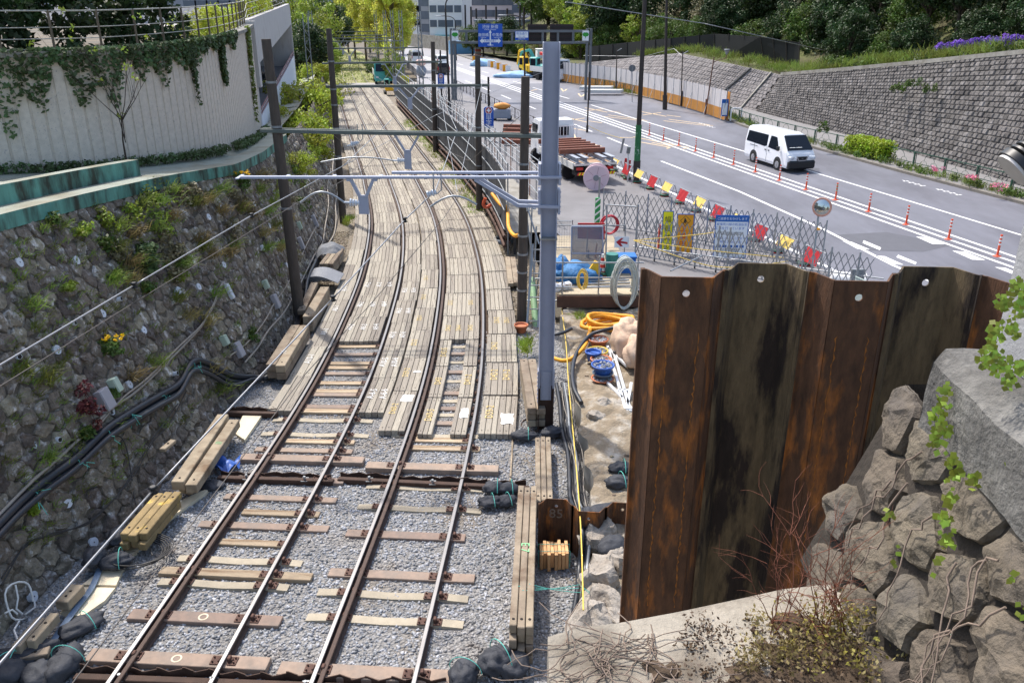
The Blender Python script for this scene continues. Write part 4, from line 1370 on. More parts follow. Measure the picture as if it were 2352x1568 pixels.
# ================================================================ WORK SITE RIGHT OF THE TRACKS AND FOREGROUND
M_rust = mat("rusted_sheet_pile", (84, 56, 36), .85, var=.6, scale=7, stretch=(2, 2, .6), bump=.6, bscale=36, disp=.012, col2=(150, 90, 36), spot=(3.0, .59, .07))
M_rust2 = mat("olive_rusted_sheet_pile", (104, 88, 64), .9, var=.5, scale=8, stretch=(2, 2, .5), bump=.6, bscale=36, disp=.012, col2=(44, 34, 28), spot=(1.9, .54, .05))
M_rustd = mat("dark_rusted_steel", (66, 46, 36), .8, var=.35, scale=5, bump=.3, bscale=40)
M_rusto = mat("orange_rust_weld", (150, 92, 34), .9, var=.3, scale=20)
M_galv = mat("galvanised_steel", (160, 164, 168), .42, metal=.6, var=.12, scale=6)
M_galvd = mat("dull_galvanised", (138, 142, 146), .5, metal=.4, var=.15, scale=6)
M_bluegrey = mat("blue_grey_paint", (158, 163, 180), .48, var=.06, scale=3)
M_darkconc = mat("dark_weathered_concrete", (78, 70, 64), .9, var=.3, scale=5, stretch=(3, 3, .6), bump=.25, bscale=30)
M_dirt = mat("site_dirt", (138, 124, 104), .97, var=.35, scale=2.2, bump=.9, bscale=16, disp=.05, col2=(164, 158, 148), spot=(2.2, .58, .1))
mb = MB()
rg = random.Random(9)
nx, ny = 26, 70
vs = []
for i in range(nx + 1):
 for j in range(ny + 1):
  x = 1.52 + (i / nx) * 5.2 + (.06 * math.sin(j * 1.1) + rg.uniform(-.04, .04) if i == 0 else 0)
  y = 6.5 + 17.3 * j / ny
  z = .30 + .05 * math.sin(x * 2.1 + y * 1.3) + rg.uniform(-.035, .035) + (.10 * math.exp(-((y - 15.2) ** 2) * .8 - (x - 2.0) ** 2 * 2)) + .12 * math.exp(-((y - 17) ** 2) * .6 - ((x - 2.2) ** 2) * 3)
  vs.append((x, y, z))
mb.add(vs, [(i * (ny + 1) + j, (i + 1) * (ny + 1) + j, (i + 1) * (ny + 1) + j + 1, i * (ny + 1) + j + 1) for i in range(nx) for j in range(ny)], 0, .5, False)
e = [vs[j] for j in range(ny + 1)]
for a, b in zip(e[:-1], e[1:]):
 mb.add([(a[0] - .02, a[1], -.5), a, b, (b[0] - .02, b[1], -.5)], [(0, 1, 2, 3)], 1)
tag(mb.build("dirt_bench", [M_dirt, M_conc]), kind='structure')
mb = MB()
for k in range(90):
 x, y = rg.uniform(1.6, 3.6), rg.uniform(9.5, 21.5)
 q = rg.uniform(.02, .06)
 mb.blob((x, y, .33), (q * 1.3, q, q * .7), k, .25, n=7, m=5, smooth=False)
tag(mb.build("scattered_stones", M_stone2), kind='stuff')
M_rock = mat("broken_rock", (160, 152, 142), .92, var=.3, scale=5, bump=.8, bscale=14, disp=.04, col2=(120, 108, 94), spot=(2, .55, .12))
for k, (x, y, sx, sy, sz) in enumerate(((1375, 1230, .35, .4, .3), (1372, 1330, .42, .38, .28), (1395, 1400, .5, .4, .3), (1360, 1440, .4, .4, .3), (1392, 935, .4, .35, .2), (1370, 965, .3, .3, .18), (1420, 1290, .3, .3, .2))):
 p = G(x, y, .3)
 m = MB(); m.blob((0, 0, 0), (sx, sy, sz), 60 + k, .3, n=9, m=6, smooth=False, freq=1.5)
 o = rough(m.build("rock", M_rock), 2, .1, .16); o.location = p; o.rotation_euler = (0, 0, k)
 tag(o, f"pale broken rock on the dirt bench, {ORD[k]} counted from the bridge side" if k != 0 else "pale broken rock just in front of the low sheet piles", "rock", "broken rocks on the dirt bench")
# ---- low rusty piling across the tracks (two lines)
def piling(px0, px1, ztop, h, label, bolts=True, lens=.8):
 a, b = G(px0[0], px0[1], ztop), G(px1[0], px1[1], ztop)
 d = (b - a).normalized(); nrm = Vector((d.y, -d.x, 0))
 t = thing("trench_piling", label, "piling")
 L = (b - a).length
 m = MB()
 pts = []
 x = 0; k = 0
 while x < L:
  pts.append(a + d * x + nrm * (.03 if (k // 2) % 2 else -.03)); x += .16 if k % 2 else .03; k += 1
 for p, q in zip(pts[:-1], pts[1:]):
  j = .02 * math.sin(p.x * 3.7) + .01 * math.sin(p.x * 17)
  m.add([p - Vector((0, 0, h)), q - Vector((0, 0, h)), q + Vector((0, 0, j)), p + Vector((0, 0, j))], [(0, 1, 2, 3)], 0)
  m.add([p + Vector((0, 0, j)), q + Vector((0, 0, j)), q + Vector((0, .015, j)), p + Vector((0, .015, j))], [(0, 1, 2, 3)], 0)
 m.build("sheets", M_rustd, t)
 m = MB(); m.bar(a + nrm * .13 - Vector((0, 0, .10)), b + nrm * .13 - Vector((0, 0, .10)), .12, .12, ch=.01); m.build("wale_beam", M_rustd, t)
 if bolts:
  n = int(L / 1.1)
  for k in range(n):
   p = a.lerp(b, (k + .5) / n) + nrm * .12
   m = MB(); m.box(p + Vector((0, 0, -.055)), (.13, .16, .012)); m.cyl(p + Vector((0, -.02, -.05)), p + Vector((0, -.02, .03)), .025, n=8)
   m.build("tie_bolt", M_galvd, t)
piling((505, 1082), (770, 1090), -.01, .5, "rusty trench sheet piling crossing under the left track")
piling((780, 1085), (1216, 1106), -.01, .5, "rusty trench sheet piling crossing under the right track")
piling((180, 1530), (1030, 1562), -.03, .6, "rusty trench piling with tie bolts at the bottom edge of the view")
piling((525, 935), (640, 938), .02, .4, "short rusty corrugated piling left of the tracks by the cream slab", False)
# ---- timbers right of the tracks
TR = "timbers right of the tracks"
timber("timber_stack", (1212, 822), (1232, 935), .42, .16, .46, "stack of squared timbers between the deck and the steel column", TR, n=2, layers=3)
timber("timber_stack", (1247, 1002), (1250, 1150), .34, .2, .22, "three bound timbers in front of the steel column foot", TR, n=3, layers=2)
timber("timber_stack", (1212, 1115), (1197, 1440), .36, .17, .5, "long tall stack of squared timbers with green paint marks", TR, n=3, layers=4, chalk=("E 7", .5, M_gchalk))
timber("timber", (1172, 590), (1180, 650), .4, .14, .1, "short weathered timber lying beyond the right deck row", TR, n=2)
M_newwood = mat("fresh_sawn_wood", (206, 160, 112), .8, var=.2, scale=4, rnd=.25, bump=.2, bscale=20)
c = G(1272, 1290, -.1)
m = MB()
for k in range(8):
 l_ = .34 + .03 * (k % 3)
 m.box(c + Vector(((k - 3.5) * .062, .05 * (k % 2), .12)), (.055, l_, .3 + .02 * (k % 3)), ch=.004)
wb = m.build("wood_bundle", M_newwood)
b = MB()
for yy in (-.1, .1): b.tube([c + Vector((x, yy, z)) for x, z in ((-.27, -.04), (-.27, .3), (.27, .3), (.27, -.04))], .006, n=4)
b.build("twine_band", M_tie, wb)
tag(wb, "bundle of short fresh sawn stakes tied with twine on the gravel", "wood bundle")
timber("lath", (1178, 1000), (1172, 1105), .05, .04, -.12, "single thin lath lying on the ballast right of the deck", TR)
# ---- sandbags right
for k, (x, y, sx, sy, sz, lb) in enumerate(((1135, 1128, .27, .2, .16, "black sandbag on the ballast, upper left of the four by the long stack"), (1168, 1130, .27, .2, .16, "black sandbag on the ballast, upper right of the four, touching the long stack"),
           (1125, 1158, .27, .2, .13, "flattened black sandbag, lower left of the four by the long stack"), (1162, 1156, .25, .2, .13, "flattened black sandbag, lower right of the four by the long stack"))):
 sandbag(G(x, y, -.1), sx, sy, sz, .1 * k, 40 + k, lb, SB)
for k, (x, y, sx, sy, sz, lb) in enumerate(((1205, 1007, .32, .2, .16, "black sandbag in front of the water filled casing"), (1268, 1000, .3, .2, .18, "black sandbag tucked against the steel column foot"),
           (1140, 1532, .34, .28, .26, "large bulging black bag right of the right rail at the bottom"), (1180, 1540, .3, .26, .2, "shiny black bag beside the large bulging one"),
           (1065, 1558, .3, .24, .2, "black bag partly cut off at the bottom edge by the right rail"))):
 sandbag(G(x, y, -.1), sx, sy, sz, .3 * k, 50 + k, lb, SB, k % 2 == 0)
for k, (x, y, sx, sy, sz, lb) in enumerate(((1425, 1082, .3, .2, .16, "upper of two black sandbags on the dirt by the big sheet piles"), (1420, 1115, .3, .22, .17, "lower of two black sandbags on the dirt by the big sheet piles"),
           (1385, 1180, .4, .25, .14, "grey dusty sandbag behind the low sheet piles"), (1405, 1265, .34, .24, .2, "black sandbag in the hollow of the low sheet piles"), (1345, 1188, .25, .2, .12, "small dusty bag beside the duct behind the low sheet piles"))):
 sandbag(G(x, y, .32), sx, sy, sz, .2 * k, 70 + k, lb, SB, k < 2)
# ---- low sheet piles at the bench
def larssen(cx, half, dep, sgn, tw=.5):
 """plan outline of one U pile, joints at cx +- half, web on the sgn side"""
 return [(cx - half, 0), (cx - half + .03, sgn * .02), (cx - half * tw - .03, sgn * dep), (cx + half * tw + .03, sgn * dep), (cx + half - .03, sgn * .02), (cx + half, 0)]
def pile(name, O, d, cx, half, dep, sgn, z0, z1, material, label, group, hole=True, hr=.03, hz=.14):
 nrm = Vector((d.y, -d.x, 0))
 pts = [O + d * x + nrm * y for x, y in larssen(cx, half, dep, sgn)]
 m = MB()
 for k, (a, b) in enumerate(zip(pts[:-1], pts[1:])):
  if k == 2 and hole:                       # web with a round lifting hole near the top
   mid = a.lerp(b, .5); ex = (b - a).normalized(); hw = (b - a).length / 2
   zh = z1 - hz
   n = 16
   ring = [mid + ex * (hr * math.cos(6.2832 * i / n)) + Vector((0, 0, zh + hr * math.sin(6.2832 * i / n))) for i in range(n)]
   sq = []
   for i in range(n):
    c_, s_ = math.cos(6.2832 * i / n), math.sin(6.2832 * i / n)
    f = 1 / max(abs(c_), abs(s_))
    sq.append(mid + ex * (hw * c_ * f) + Vector((0, 0, zh + hz * s_ * f)))
   vs_ = ring + sq
   m.add(vs_, [(i, n + i, n + (i + 1) % n, (i + 1) % n) for i in range(n)], 0, .5)
   zb_ = zh - hz
   m.add([a + Vector((0, 0, z0)), b + Vector((0, 0, z0)), b + Vector((0, 0, zb_)), a + Vector((0, 0, zb_))], [(0, 1, 2, 3)], 0, .5)
  else:
   m.add([a + Vector((0, 0, z0)), b + Vector((0, 0, z0)), b + Vector((0, 0, z1)), a + Vector((0, 0, z1))], [(0, 1, 2, 3)], 0, .5)
 o = m.build(name, material)
 sol = o.modifiers.new("thickness", 'SOLIDIFY'); sol.thickness = .014; sol.offset = 0
 h = MB()
 for e, sg in ((pts[0], 1), (pts[-1], -1)):
  h.bar(e + d * (sg * .0) + Vector((0, 0, z0)), e + Vector((0, 0, z1 - .002)), .03, .045, up=(0, 1, 0))
 h.build("interlock", material, o)
 return tag(o, label, "sheet pile", group)
a, b = G(1238, 1200, .4), G(1440, 1212, .4)
d = (b - a).normalized()
LP = "low sheet piles below the bench"
for k, lb in enumerate(("low rusty sheet pile with a chalked number, nearest the long timber stack", "low rusty sheet pile under the black ducts", "low rusty sheet pile beside the big pile wall")):
 cx = .29 + k * .58
 p = pile("low_sheet_pile", a, d, cx, .29, .17, -1 if k % 2 == 0 else 1, -.7, .4, M_rust, lb, LP)
 if k == 0:
  nn = Vector((d.y, -d.x, 0))
  text_mesh("chalk_number", "85", .26, frame(a + d * cx - nn * .155 + Vector((0, 0, .1)), d), mat("dusty_chalk", (120, 106, 94), .95, var=.3, scale=20), p)
# ---- big sheet pile wall
d = Vector((1, -.075, 0)).normalized()
O = Vector((.95, 5.74, 0))
BP = "tall sheet piles in a wall"
labs = ["leftmost tall rusty sheet pile, free edge towards the dirt bench", "second tall sheet pile, grey olive patches, web set back", "third tall sheet pile, orange rust streaks, web forward", "fourth tall sheet pile, olive grey, web set back", "fifth tall sheet pile, mostly behind the ivy covered post", "sixth tall sheet pile hidden at the right end"]
for k in range(6):
 cx = .292 + k * .592
 p = pile("tall_sheet_pile", O, d, cx, .294, .19, 1 if k % 2 == 0 else -1, -.4, 7.06, M_rust if k % 2 == 0 else M_rust2, labs[k], BP, True, .026, .12)
 if k in (0, 2):                              # two beaded lines of weld rust down the web edges
  nn = Vector((d.y, -d.x, 0))
  wl = []
  rr_ = random.Random(k)
  for sx in (-.11, .11):
   z = 6.65
   while z > 4.2:
    q = O + d * (cx + sx + rr_.uniform(-.008, .008)) + nn * .196 + Vector((0, 0, z))
    s_ = rr_.uniform(.004, .009)
    wl.append((q, s_)); z -= rr_.uniform(.02, .05)
   w_l = MB(); w_l.tube([a_[0] for a_ in wl], [a_[1] if i_ % 2 else .0012 for i_, a_ in enumerate(wl)], n=5); wl = []
   w_l.build("weld_line", M_rusto, p)
# ---- foreground concrete ledge of the abutment
M_abut = mat("abutment_concrete", (152, 145, 133), .92, var=.25, scale=3, bump=.6, bscale=26, disp=.02, col2=(92, 82, 70), spot=(1.6, .58, .1))
top_ = [G(x, y, 5.7) for x, y in ((1258, 1462), (1330, 1440), (1420, 1430), (1560, 1404), (1700, 1374), (1800, 1352), (2000, 1330))]
n_ = len(top_)
m = MB()
near = [Vector((p.x * .97 + .0, 2.2, 5.7)) for p in top_]
near[0] = Vector((top_[0].x - .02, 2.2, 5.7))
rg = random.Random(2)
for i in range(n_ - 1):
 for j in range(8):
  q = []
  for (ii, jj) in ((i, j), (i + 1, j), (i + 1, j + 1), (i, j + 1)):
   p = top_[ii].lerp(near[ii], jj / 8)
   q.append(p)
  m.add(q[::-1], [(0, 1, 2, 3)])
for i in range(n_ - 1):
 m.add([top_[i] - Vector((0, 0, 2.5)), top_[i + 1] - Vector((0, 0, 2.5)), top_[i + 1], top_[i]], [(3, 2, 1, 0)])
m.add([top_[0] - Vector((0, 0, 2.5)), top_[0], near[0], near[0] - Vector((0, 0, 2.5))], [(0, 1, 2, 3)])
ab = m.build("abutment_ledge", M_abut)
tag(ab, "broad pale concrete abutment ledge strewn with dry twigs in the lower right", "ledge")
m = MB()
for k, (x, y, r_) in enumerate(((1900, 1500, .5), (1720, 1575, .3), (2000, 1560, .6), (1520, 1540, .14), (1840, 1440, .25))):
 p = G(x, y, 5.7)
 m.blob(p + Vector((0, 0, -.02)), (r_ * .8, r_ * .6, .035), 90 + k, .3, n=16, m=8)
tag(m.build("soil", mat("dark_litter_soil", (78, 64, 50), .97, var=.4, scale=9, bump=.9, bscale=30)), kind='stuff')
# ---- foreground rubble wing wall (right)
M_bigrub = mat("big_rubble_stone", (106, 97, 84), .93, var=.4, scale=4.5, rnd=.25, hue=.015, bump=1.0, bscale=12, disp=.04, col2=(88, 82, 76), spot=(2.5, .55, .1))
M_granite = mat("granite_coping", (122, 120, 116), .9, var=.3, scale=9, bump=.9, bscale=24, disp=.03, col2=(70, 68, 66), spot=(2.4, .54, .14))
ww = thing("rubble_wing_wall", "foreground rubble wing wall of big angular stones with granite coping and creeper", "stone wall")
def wing(u, v):
 y = u
 x = 1.86 + .46 * v + (4.5 - y) * -.03
 p = Vector((x, y, 5.5 + 1.25 * v))
 return p, Vector((-.92, -.12, .36)).normalized()
m = MB()
for a_, b_ in zip((0.6, 1.6, 2.6, 3.4, 4.2), (1.6, 2.6, 3.4, 4.2, 4.42)):
 m.add([wing(a_, 0)[0], wing(b_, 0)[0], wing(b_, 1)[0], wing(a_, 1)[0]], [(0, 1, 2, 3)])
m.add([wing(4.42, 0)[0], wing(4.42, 0)[0] + Vector((1.5, 0, 0)), wing(4.42, 1)[0] + Vector((.8, 0, 0)), wing(4.42, 1)[0]], [(0, 1, 2, 3)])
m.build("mortar_bed", mat("dark_joint", (54, 48, 42), .97, var=.4, scale=6, bump=.8, bscale=18), ww)
m = MB()
honeycomb(m, wing, .55, 4.49, .4375, .34, 1.36, .12, .07, random.Random(23), inset=.88)
rough(m.build("stones", M_bigrub, ww), 3, .035, .1)
m = MB()
def cop(y0, y1, w_, seed):
 rr_ = random.Random(seed)
 rings = []
 for i in range(9):
  y = y0 + (y1 - y0) * i / 8
  j = lambda: rr_.uniform(-.015, .015)
  b_ = wing(y, 1)[0]
  rings.append([Vector((b_.x - .09 + j(), y, 6.70 + j())), Vector((b_.x - .10 + j(), y, 7.06 + j())), Vector((b_.x - .02 + j(), y, 7.14 + j())), Vector((b_.x + w_ * .5, y, 7.15 + j())), Vector((b_.x + w_, y, 7.12 + j())), Vector((b_.x + w_, y, 6.5))])
 m.loft(rings)
cop(.6, 2.2, .7, 1); cop(2.23, 4.0, .7, 3)
rough(m.build("coping", M_granite, ww), 2, .02, .08)
M_post = mat("grey_concrete_post", (158, 158, 160), .9, var=.18, scale=7, bump=.4, bscale=50)
m = MB(); m.box((2.76, 3.7, 8.1), (.62, .42, 1.94), ch=.03)
tag(m.build("concrete_post", M_post), "grey concrete post rising from the granite coping at the right edge", "post")
m = MB(); m.bar((1.26, 1.50, 6.3), (1.34, 1.44, 7.75), .16, .16, up=(0, 1, 0), ch=.02)
tag(m.build("concrete_post", M_post), "smooth grey post cut off at the lower right corner", "post")
fl = thing("flood_lamp", "round finned flood lamp on an arm at the right edge of the view", "lamp")
p = P(2330, 388, 3.3)
M_blk = mat("black_cast_metal", (30, 31, 34), .45, var=.1)
M_lens = mat("frosted_lens", (196, 192, 190), .35, var=.1, scale=20)
ax = Vector((-.74, .0, -.67)).normalized()
m = MB(); m.cyl(p, p + ax * .012, .075, n=28); m.build("lens", M_lens, fl)
m = MB(); m.cyl(p - ax * .03, p - ax * .001, .084, n=28); m.build("rim", M_blk, fl)
m = MB()
for k in range(7): m.cyl(p - ax * (.045 + k * .026), p - ax * (.055 + k * .026), .078 - .004 * k, n=24)
m.cyl(p - ax * .03, p - ax * .2, .045, n=16)
m.build("fins", M_blk, fl)
m = MB(); m.bar(p - ax * .12 + Vector((-.05, 0, .10)), p - ax * .12 + Vector((.45, 0, .22)), .05, .03); m.build("bracket", M_galv, fl)
# ---------------------------------------------------------------- steel column with beam
b0 = G(1252, 985, -.15)
CX, CY = b0.x, b0.y
col = thing("steel_column", "tall blue grey steel H column carrying a beam over both tracks", "column")
def hsec(m, x, y, z0, z1, w_=.33, tf=.02, mi=0):
 for sx in (-1, 1): m.box((x + sx * (w_ / 2 - tf / 2), y, (z0 + z1) / 2), (tf, w_, z1 - z0), mi=mi)
 m.box((x, y, (z0 + z1) / 2), (w_ - 2 * tf, .016, z1 - z0), mi=mi)
ztop_ = P(1268, 97, CY).z
m = MB(); hsec(m, CX, CY, .95, ztop_); m.cyl((CX, CY - .012, ztop_ - .16), (CX, CY - .009, ztop_ - .16), .02, n=10); m.build("shaft", M_bluegrey, col)
m = MB(); hsec(m, CX, CY, -.6, .945, .35); m.build("rusty_base", M_rustd, col)
m = MB()
for sx in (-1, 1):
 m.box((CX + sx * .178, CY, .95), (.014, .26, .8))
 for zz in range(8):
  for yy in (-.09, .09): m.cyl((CX + sx * .185, CY + yy, .6 + zz * .1), (CX + sx * .2, CY + yy, .6 + zz * .1), .014, n=6)
m.box((CX, CY - .02, .95), (.24, .012, .7))
for zz in range(7):
 for xx in (-.08, .08): m.cyl((CX + xx, CY - .026, .64 + zz * .1), (CX + xx, CY - .042, .64 + zz * .1), .013, n=6)
m.build("splice_plates", M_bluegrey, col)
BZ = P(1268, 403, CY).z
m = MB()
m.bar((P(553, 401, CY - .2).x, CY - .2, BZ), (CX + .24, CY - .2, BZ), .10, .05, ch=.005)
m.bar((P(900, 401, CY + .2).x, CY + .2, BZ + .02), (CX - .05, CY + .2, BZ + .02), .10, .05, ch=.005)
for k in range(7):
 x = CX - .6 - k * .95
 m.box((x, CY, BZ - .03), (.07, .42, .02))
m.build("cross_beam", M_bluegrey, col)
m = MB()
q0 = P(1090, 402, CY - .2); q1 = P(1190, 472, CY - .2)
for yy in (-.2, .2):
 a_ = Vector((q0.x, CY + yy, BZ - .04)); b_ = Vector((q1.x, CY + yy, q1.z)); c_ = Vector((CX + .2, CY + yy, q1.z - .03))
 m.bar(a_, b_, .08, .06); m.bar(b_, c_, .08, .06)
m.build("brace", M_bluegrey, col)
m = MB()
for zz, h_ in ((BZ + .05, .42), (q1.z + .06, .5)):
 for sx in (-1, 1):
  m.box((CX + sx * .2, CY - .04, zz), (.05, .34, h_))
  for k in range(5): m.cyl((CX + sx * .226, CY - .15, zz - .2 + k * .1), (CX + sx * .24, CY - .15, zz - .2 + k * .1), .012, n=6)
m.build("clamp_plates", M_bluegrey, col)
m = MB(); m.box((CX, CY, P(1250, 545, CY).z), (.36, .37, .03)); m.build("band", M_conc, col)
m = MB()
ib = Vector((CX - .26, CY - .05, P(1235, 478, CY).z))
m.cyl(ib, ib + Vector((-.10, 0, 0)), .02, n=8)
for k in range(3): m.cyl(ib + Vector((-.08 - k * .05, 0, 0)), ib + Vector((-.10 - k * .05, 0, 0)), .085 - .015 * k, n=14)
m.build("insulator", mat("porcelain_insulator", (196, 204, 214), .25, var=.05), col)
m = MB()
p = G(1222, 975, -.16)
m.lathe(p + Vector((.1, 0, -.1)), [(.36, 0), (.36, .12), (.345, .12), (.345, .05)], 24)
wc = m.build("steel_casing", M_rustd)
tag(wc, "round steel casing holding muddy water at the steel column foot", "casing")
m = MB(); m.lathe(p + Vector((.1, 0, -.06)), [(.34, 0), (.01, .004)], 24); m.build("muddy_water", mat("muddy_water", (120, 104, 76), .15, var=.1), wc)
# ---------------------------------------------------------------- ducts and cables right of the tracks
zc_ = -.08
RD1 = [(1292, 880), (1300, 930), (1305, 990), (1318, 1040), (1322, 1100), (1325, 1150), (1345, 1190), (1352, 1230), (1345, 1300), (1340, 1360), (1330, 1420), (1322, 1475)]
for k, (dx, z, r_, lb) in enumerate(((0, .0, .055, "thick black ribbed duct running along the bench edge, right one"), (-14, .0, .05, "black ribbed duct running along the bench edge, left one"), (4, .1, .03, "thinner grey pipe lying on the two ducts by the bench"))):
 mb = MB()
 pts = [G(x + dx, y, .42 if 1175 < y < 1245 else z) for x, y in RD1]
 if k < 2: corrugated(mb, pts, r_, .05)
 else: mb.tube(smooth_path(pts, 6), r_, n=8)
 tag(mb.build("corrugated_duct" if k < 2 else "pipe", M_duct if k < 2 else M_galvd), lb, "duct", "ducts along the bench edge")
rr_ = random.Random(4)
for k in range(9):
 off_ = rr_.uniform(-16, 18)
 pts = []
 for y in range(890, 1480, 45):
  bx = np.interp(y, [p_[1] for p_ in RD1], [p_[0] for p_ in RD1])
  pts.append(G(bx + off_ + rr_.uniform(-7, 7), y, .46 if 1175 < y < 1245 else rr_.uniform(-.05, .15)))
 cable("thin_cable", None, .009, M_cable if k % 2 else M_dcable, f"thin loose cable among the ducts by the bench, {ORD[k]} of nine", pts=pts, cat="cable", group="loose cables by the bench")
mb = MB()
corrugated(mb, [G(1440, 745, .9), G(1400, 755, .75), G(1355, 770, .6), G(1325, 810, .5), G(1315, 850, .5), G(1318, 890, .5), G(1335, 925, .45)], .055)
tag(mb.build("corrugated_duct", M_duct), "black ribbed hose curving past the flower pots", "duct", "ducts along the bench edge")
mb = MB()
corrugated(mb, [G(1262, 770, .6), G(1290, 765, .65), G(1312, 755, .6)], .05)
tag(mb.build("corrugated_duct", M_duct), "short black ribbed hose under the platform", "duct", "ducts along the bench edge")
M_yrope = mat("yellow_rope", (226, 194, 90), .8, var=.15, scale=30)
cable("rope", None, .012, M_yrope, "yellow rope stretched from the platform down past the ducts", pts=[P(1290, 708, 23.9), P(1300, 790, 20.5), P(1306, 880, 18), P(1318, 1010, 15), P(1330, 1150, 12.6), P(1336, 1260, 11.0), P(1340, 1400, 9.5)], cat="rope")
mb = MB()
for k, (x0, y0, x1, y1) in enumerate(((1190, 1345, 1330, 1350), (1200, 1355, 1340, 1340), (1215, 1340, 1335, 1360), (1335, 1345, 1400, 1380), (1335, 1345, 1420, 1410))):
 mb.tube(sag(G(x0, y0, .5), G(x1, y1, .3), .03), .006, n=4)
tag(mb.build("twine", M_tie), "strands of green twine tied from the long stack to the bench", "twine")
# ---------------------------------------------------------------- pots, brackets, bags, hoses on the bench
M_terra = mat("terracotta_plastic", (186, 112, 76), .6, var=.15)
M_bluep = mat("blue_plastic", (52, 92, 170), .45, var=.1)
M_yelp = mat("mustard_plastic", (196, 168, 60), .5, var=.12)
M_greyp = mat("grey_blue_plastic", (86, 104, 124), .5, var=.1)
def pot(px, r_, h_, z, material, label, fill=True):
 p = G(px[0], px[1], z)
 m = MB()
 m.lathe((0, 0, 0), [(r_ * .7, 0), (r_ * .95, h_ * .8), (r_ * 1.06, h_ * .8), (r_ * 1.08, h_), (r_ * .96, h_), (r_ * .92, h_ * .75)], 22)
 o = m.build("flower_pot", material); o.location = p
 if fill:
  g = MB()
  q = random.Random(px[0])
  for _ in range(70):
   a_, d_ = q.uniform(0, 6.28), r_ * .88 * q.random() ** .5
   s_ = q.uniform(.018, .034)
   g.blob((d_ * math.cos(a_), d_ * math.sin(a_), h_ * .84), (s_, s_, s_ * .8), q.randint(0, 99), .3, n=5, m=4, smooth=False, r=q.random())
  g.build("stones", M_stone, o)
 return tag(o, label, "pot", "plastic pots of stones on the bench")
pot((1374, 793), .26, .2, .36, M_terra, "terracotta pot of stones, farthest of the row")
pot((1373, 818), .26, .18, .36, M_yelp, "mustard yellow pot of stones")
pot((1362, 826), .2, .24, .36, M_bluep, "small blue pot half hidden left of the yellow one", False)
pot((1380, 838), .26, .18, .36, M_terra, "terracotta pot of stones between yellow and blue pots")
pot((1384, 876), .27, .1, .34, M_terra, "terracotta saucer pot at the bottom of the nearest stack")
pot((1384, 866), .24, .14, .42, M_greyp, "grey blue pot stacked in the saucer", False)
pot((1384, 855), .27, .22, .54, M_bluep, "bright blue pot of stones on top of the nearest stack")
pot((1197, 762), .2, .24, -.15, M_terra, "terracotta bucket at the foot of the dark concrete pole", False)
M_alu = mat("white_aluminium", (226, 228, 230), .35, metal=.3, var=.05)
m = MB()
def seg(x0, y0, x1, y1, w_=.07, h_=.07, z=.42): m.bar(G(x0, y0, z), G(x1, y1, z), w_, h_, ch=.006)
seg(1395, 795, 1438, 945); seg(1405, 793, 1448, 945); seg(1396, 800, 1440, 840); seg(1393, 828, 1412, 828); seg(1396, 880, 1430, 915); seg(1450, 880, 1440, 935); seg(1418, 897, 1444, 897); seg(1436, 940, 1452, 940, .12, .12)
tag(m.build("aluminium_bracket", M_alu), "white aluminium frame bracket lying beside the flower pots", "bracket")
M_fibc = mat("cream_bulk_bag", (204, 176, 152), .9, var=.14, scale=5, bump=.6, bscale=6, disp=.06)
for k, (x, y, s_, lb) in enumerate(((1448, 815, .52, "slumped cream bulk bag beside the yellow hose"), (1468, 845, .42, "second cream bulk bag half hidden by the big sheet pile"))):
 p = G(x, y, .35)
 m = MB(); m.blob((0, 0, .38), (s_, s_, s_ * 1.1), 15 + k, .16, n=22, m=14, flat=.7, freq=2.4)
 o = m.build("bulk_bag", M_fibc); o.location = p
 tag(o, lb, "bulk bag", "cream bulk bags")
M_yhose = mat("orange_yellow_hose", (230, 158, 36), .6, var=.18, scale=7, bump=.3, bscale=12)
m = MB()
c = P(1397, 745, 22.2)
for k in range(5):
 r_ = .45 + .07 * (k % 3)
 m.tube([c + Vector((r_ * 1.25 * math.cos(t * .42 + k) + .05 * math.sin(k * 2), r_ * .85 * math.sin(t * .42 + k), -.12 + .075 * k + .05 * math.sin(t * .42 * 2 + k))) for t in range(16)], .06, n=8)
yh = m.build("yellow_hose_coil", M_yhose)
m = MB(); m.tube(smooth_path([c + Vector((-.5, -.1, 0)), G(1345, 790, .5), G(1318, 820, .45), G(1295, 828, .35), G(1270, 822, .3)], 6), .055, n=8); m.build("hose_tail", M_yhose, yh)
tag(yh, "coiled flat orange yellow hose in front of the platform", "hose")
# ---------------------------------------------------------------- concrete poles with cross beams
M_gfit = mat("grey_green_beam", (92, 100, 96), .6, var=.2, scale=4)
M_ins = MATS["porcelain_insulator"]
M_wire = mat("overhead_wire", (150, 152, 156), .4, metal=.5, var=.05)
M_dwire = mat("dark_overhead_wire", (84, 78, 74), .6, var=.1)
M_black = mat("black_fitting", (22, 22, 24), .5, var=.1)
def cpole(px_top, px_base, Y, label, r0=.115, r1=.15, bands=(.3, .55)):
 a = P(px_base[0], px_base[1], Y); b = P(px_top[0], px_top[1], Y)
 root = thing("concrete_pole", label, "pole", (a.x, a.y, 0), 0, "dark concrete catenary poles")
 x = MB(); x.cyl((0, 0, -.3), (b.x - a.x, 0, b.z), r1, r0, n=18); x.build("shaft", M_darkconc, root)
 for k in bands:
  z = b.z * k
  f = MB(); f.cyl(((b.x - a.x) * k, 0, z - .03), ((b.x - a.x) * k, 0, z + .03), r1 * (1 - k) + r0 * k + .012, n=18)
  f.build("band", M_galvd, root)
 return root, a, b
cpole((611, 90), (690, 742), 24.0, "left concrete pole rising beside the stone wall in mid view", .13, .17, (.42, .71, .86))
cpole((755, 66), (788, 506), 36.6, "second left concrete pole standing past the draped timber pile", .115, .16, (.35, .5, .62, .7, .84))
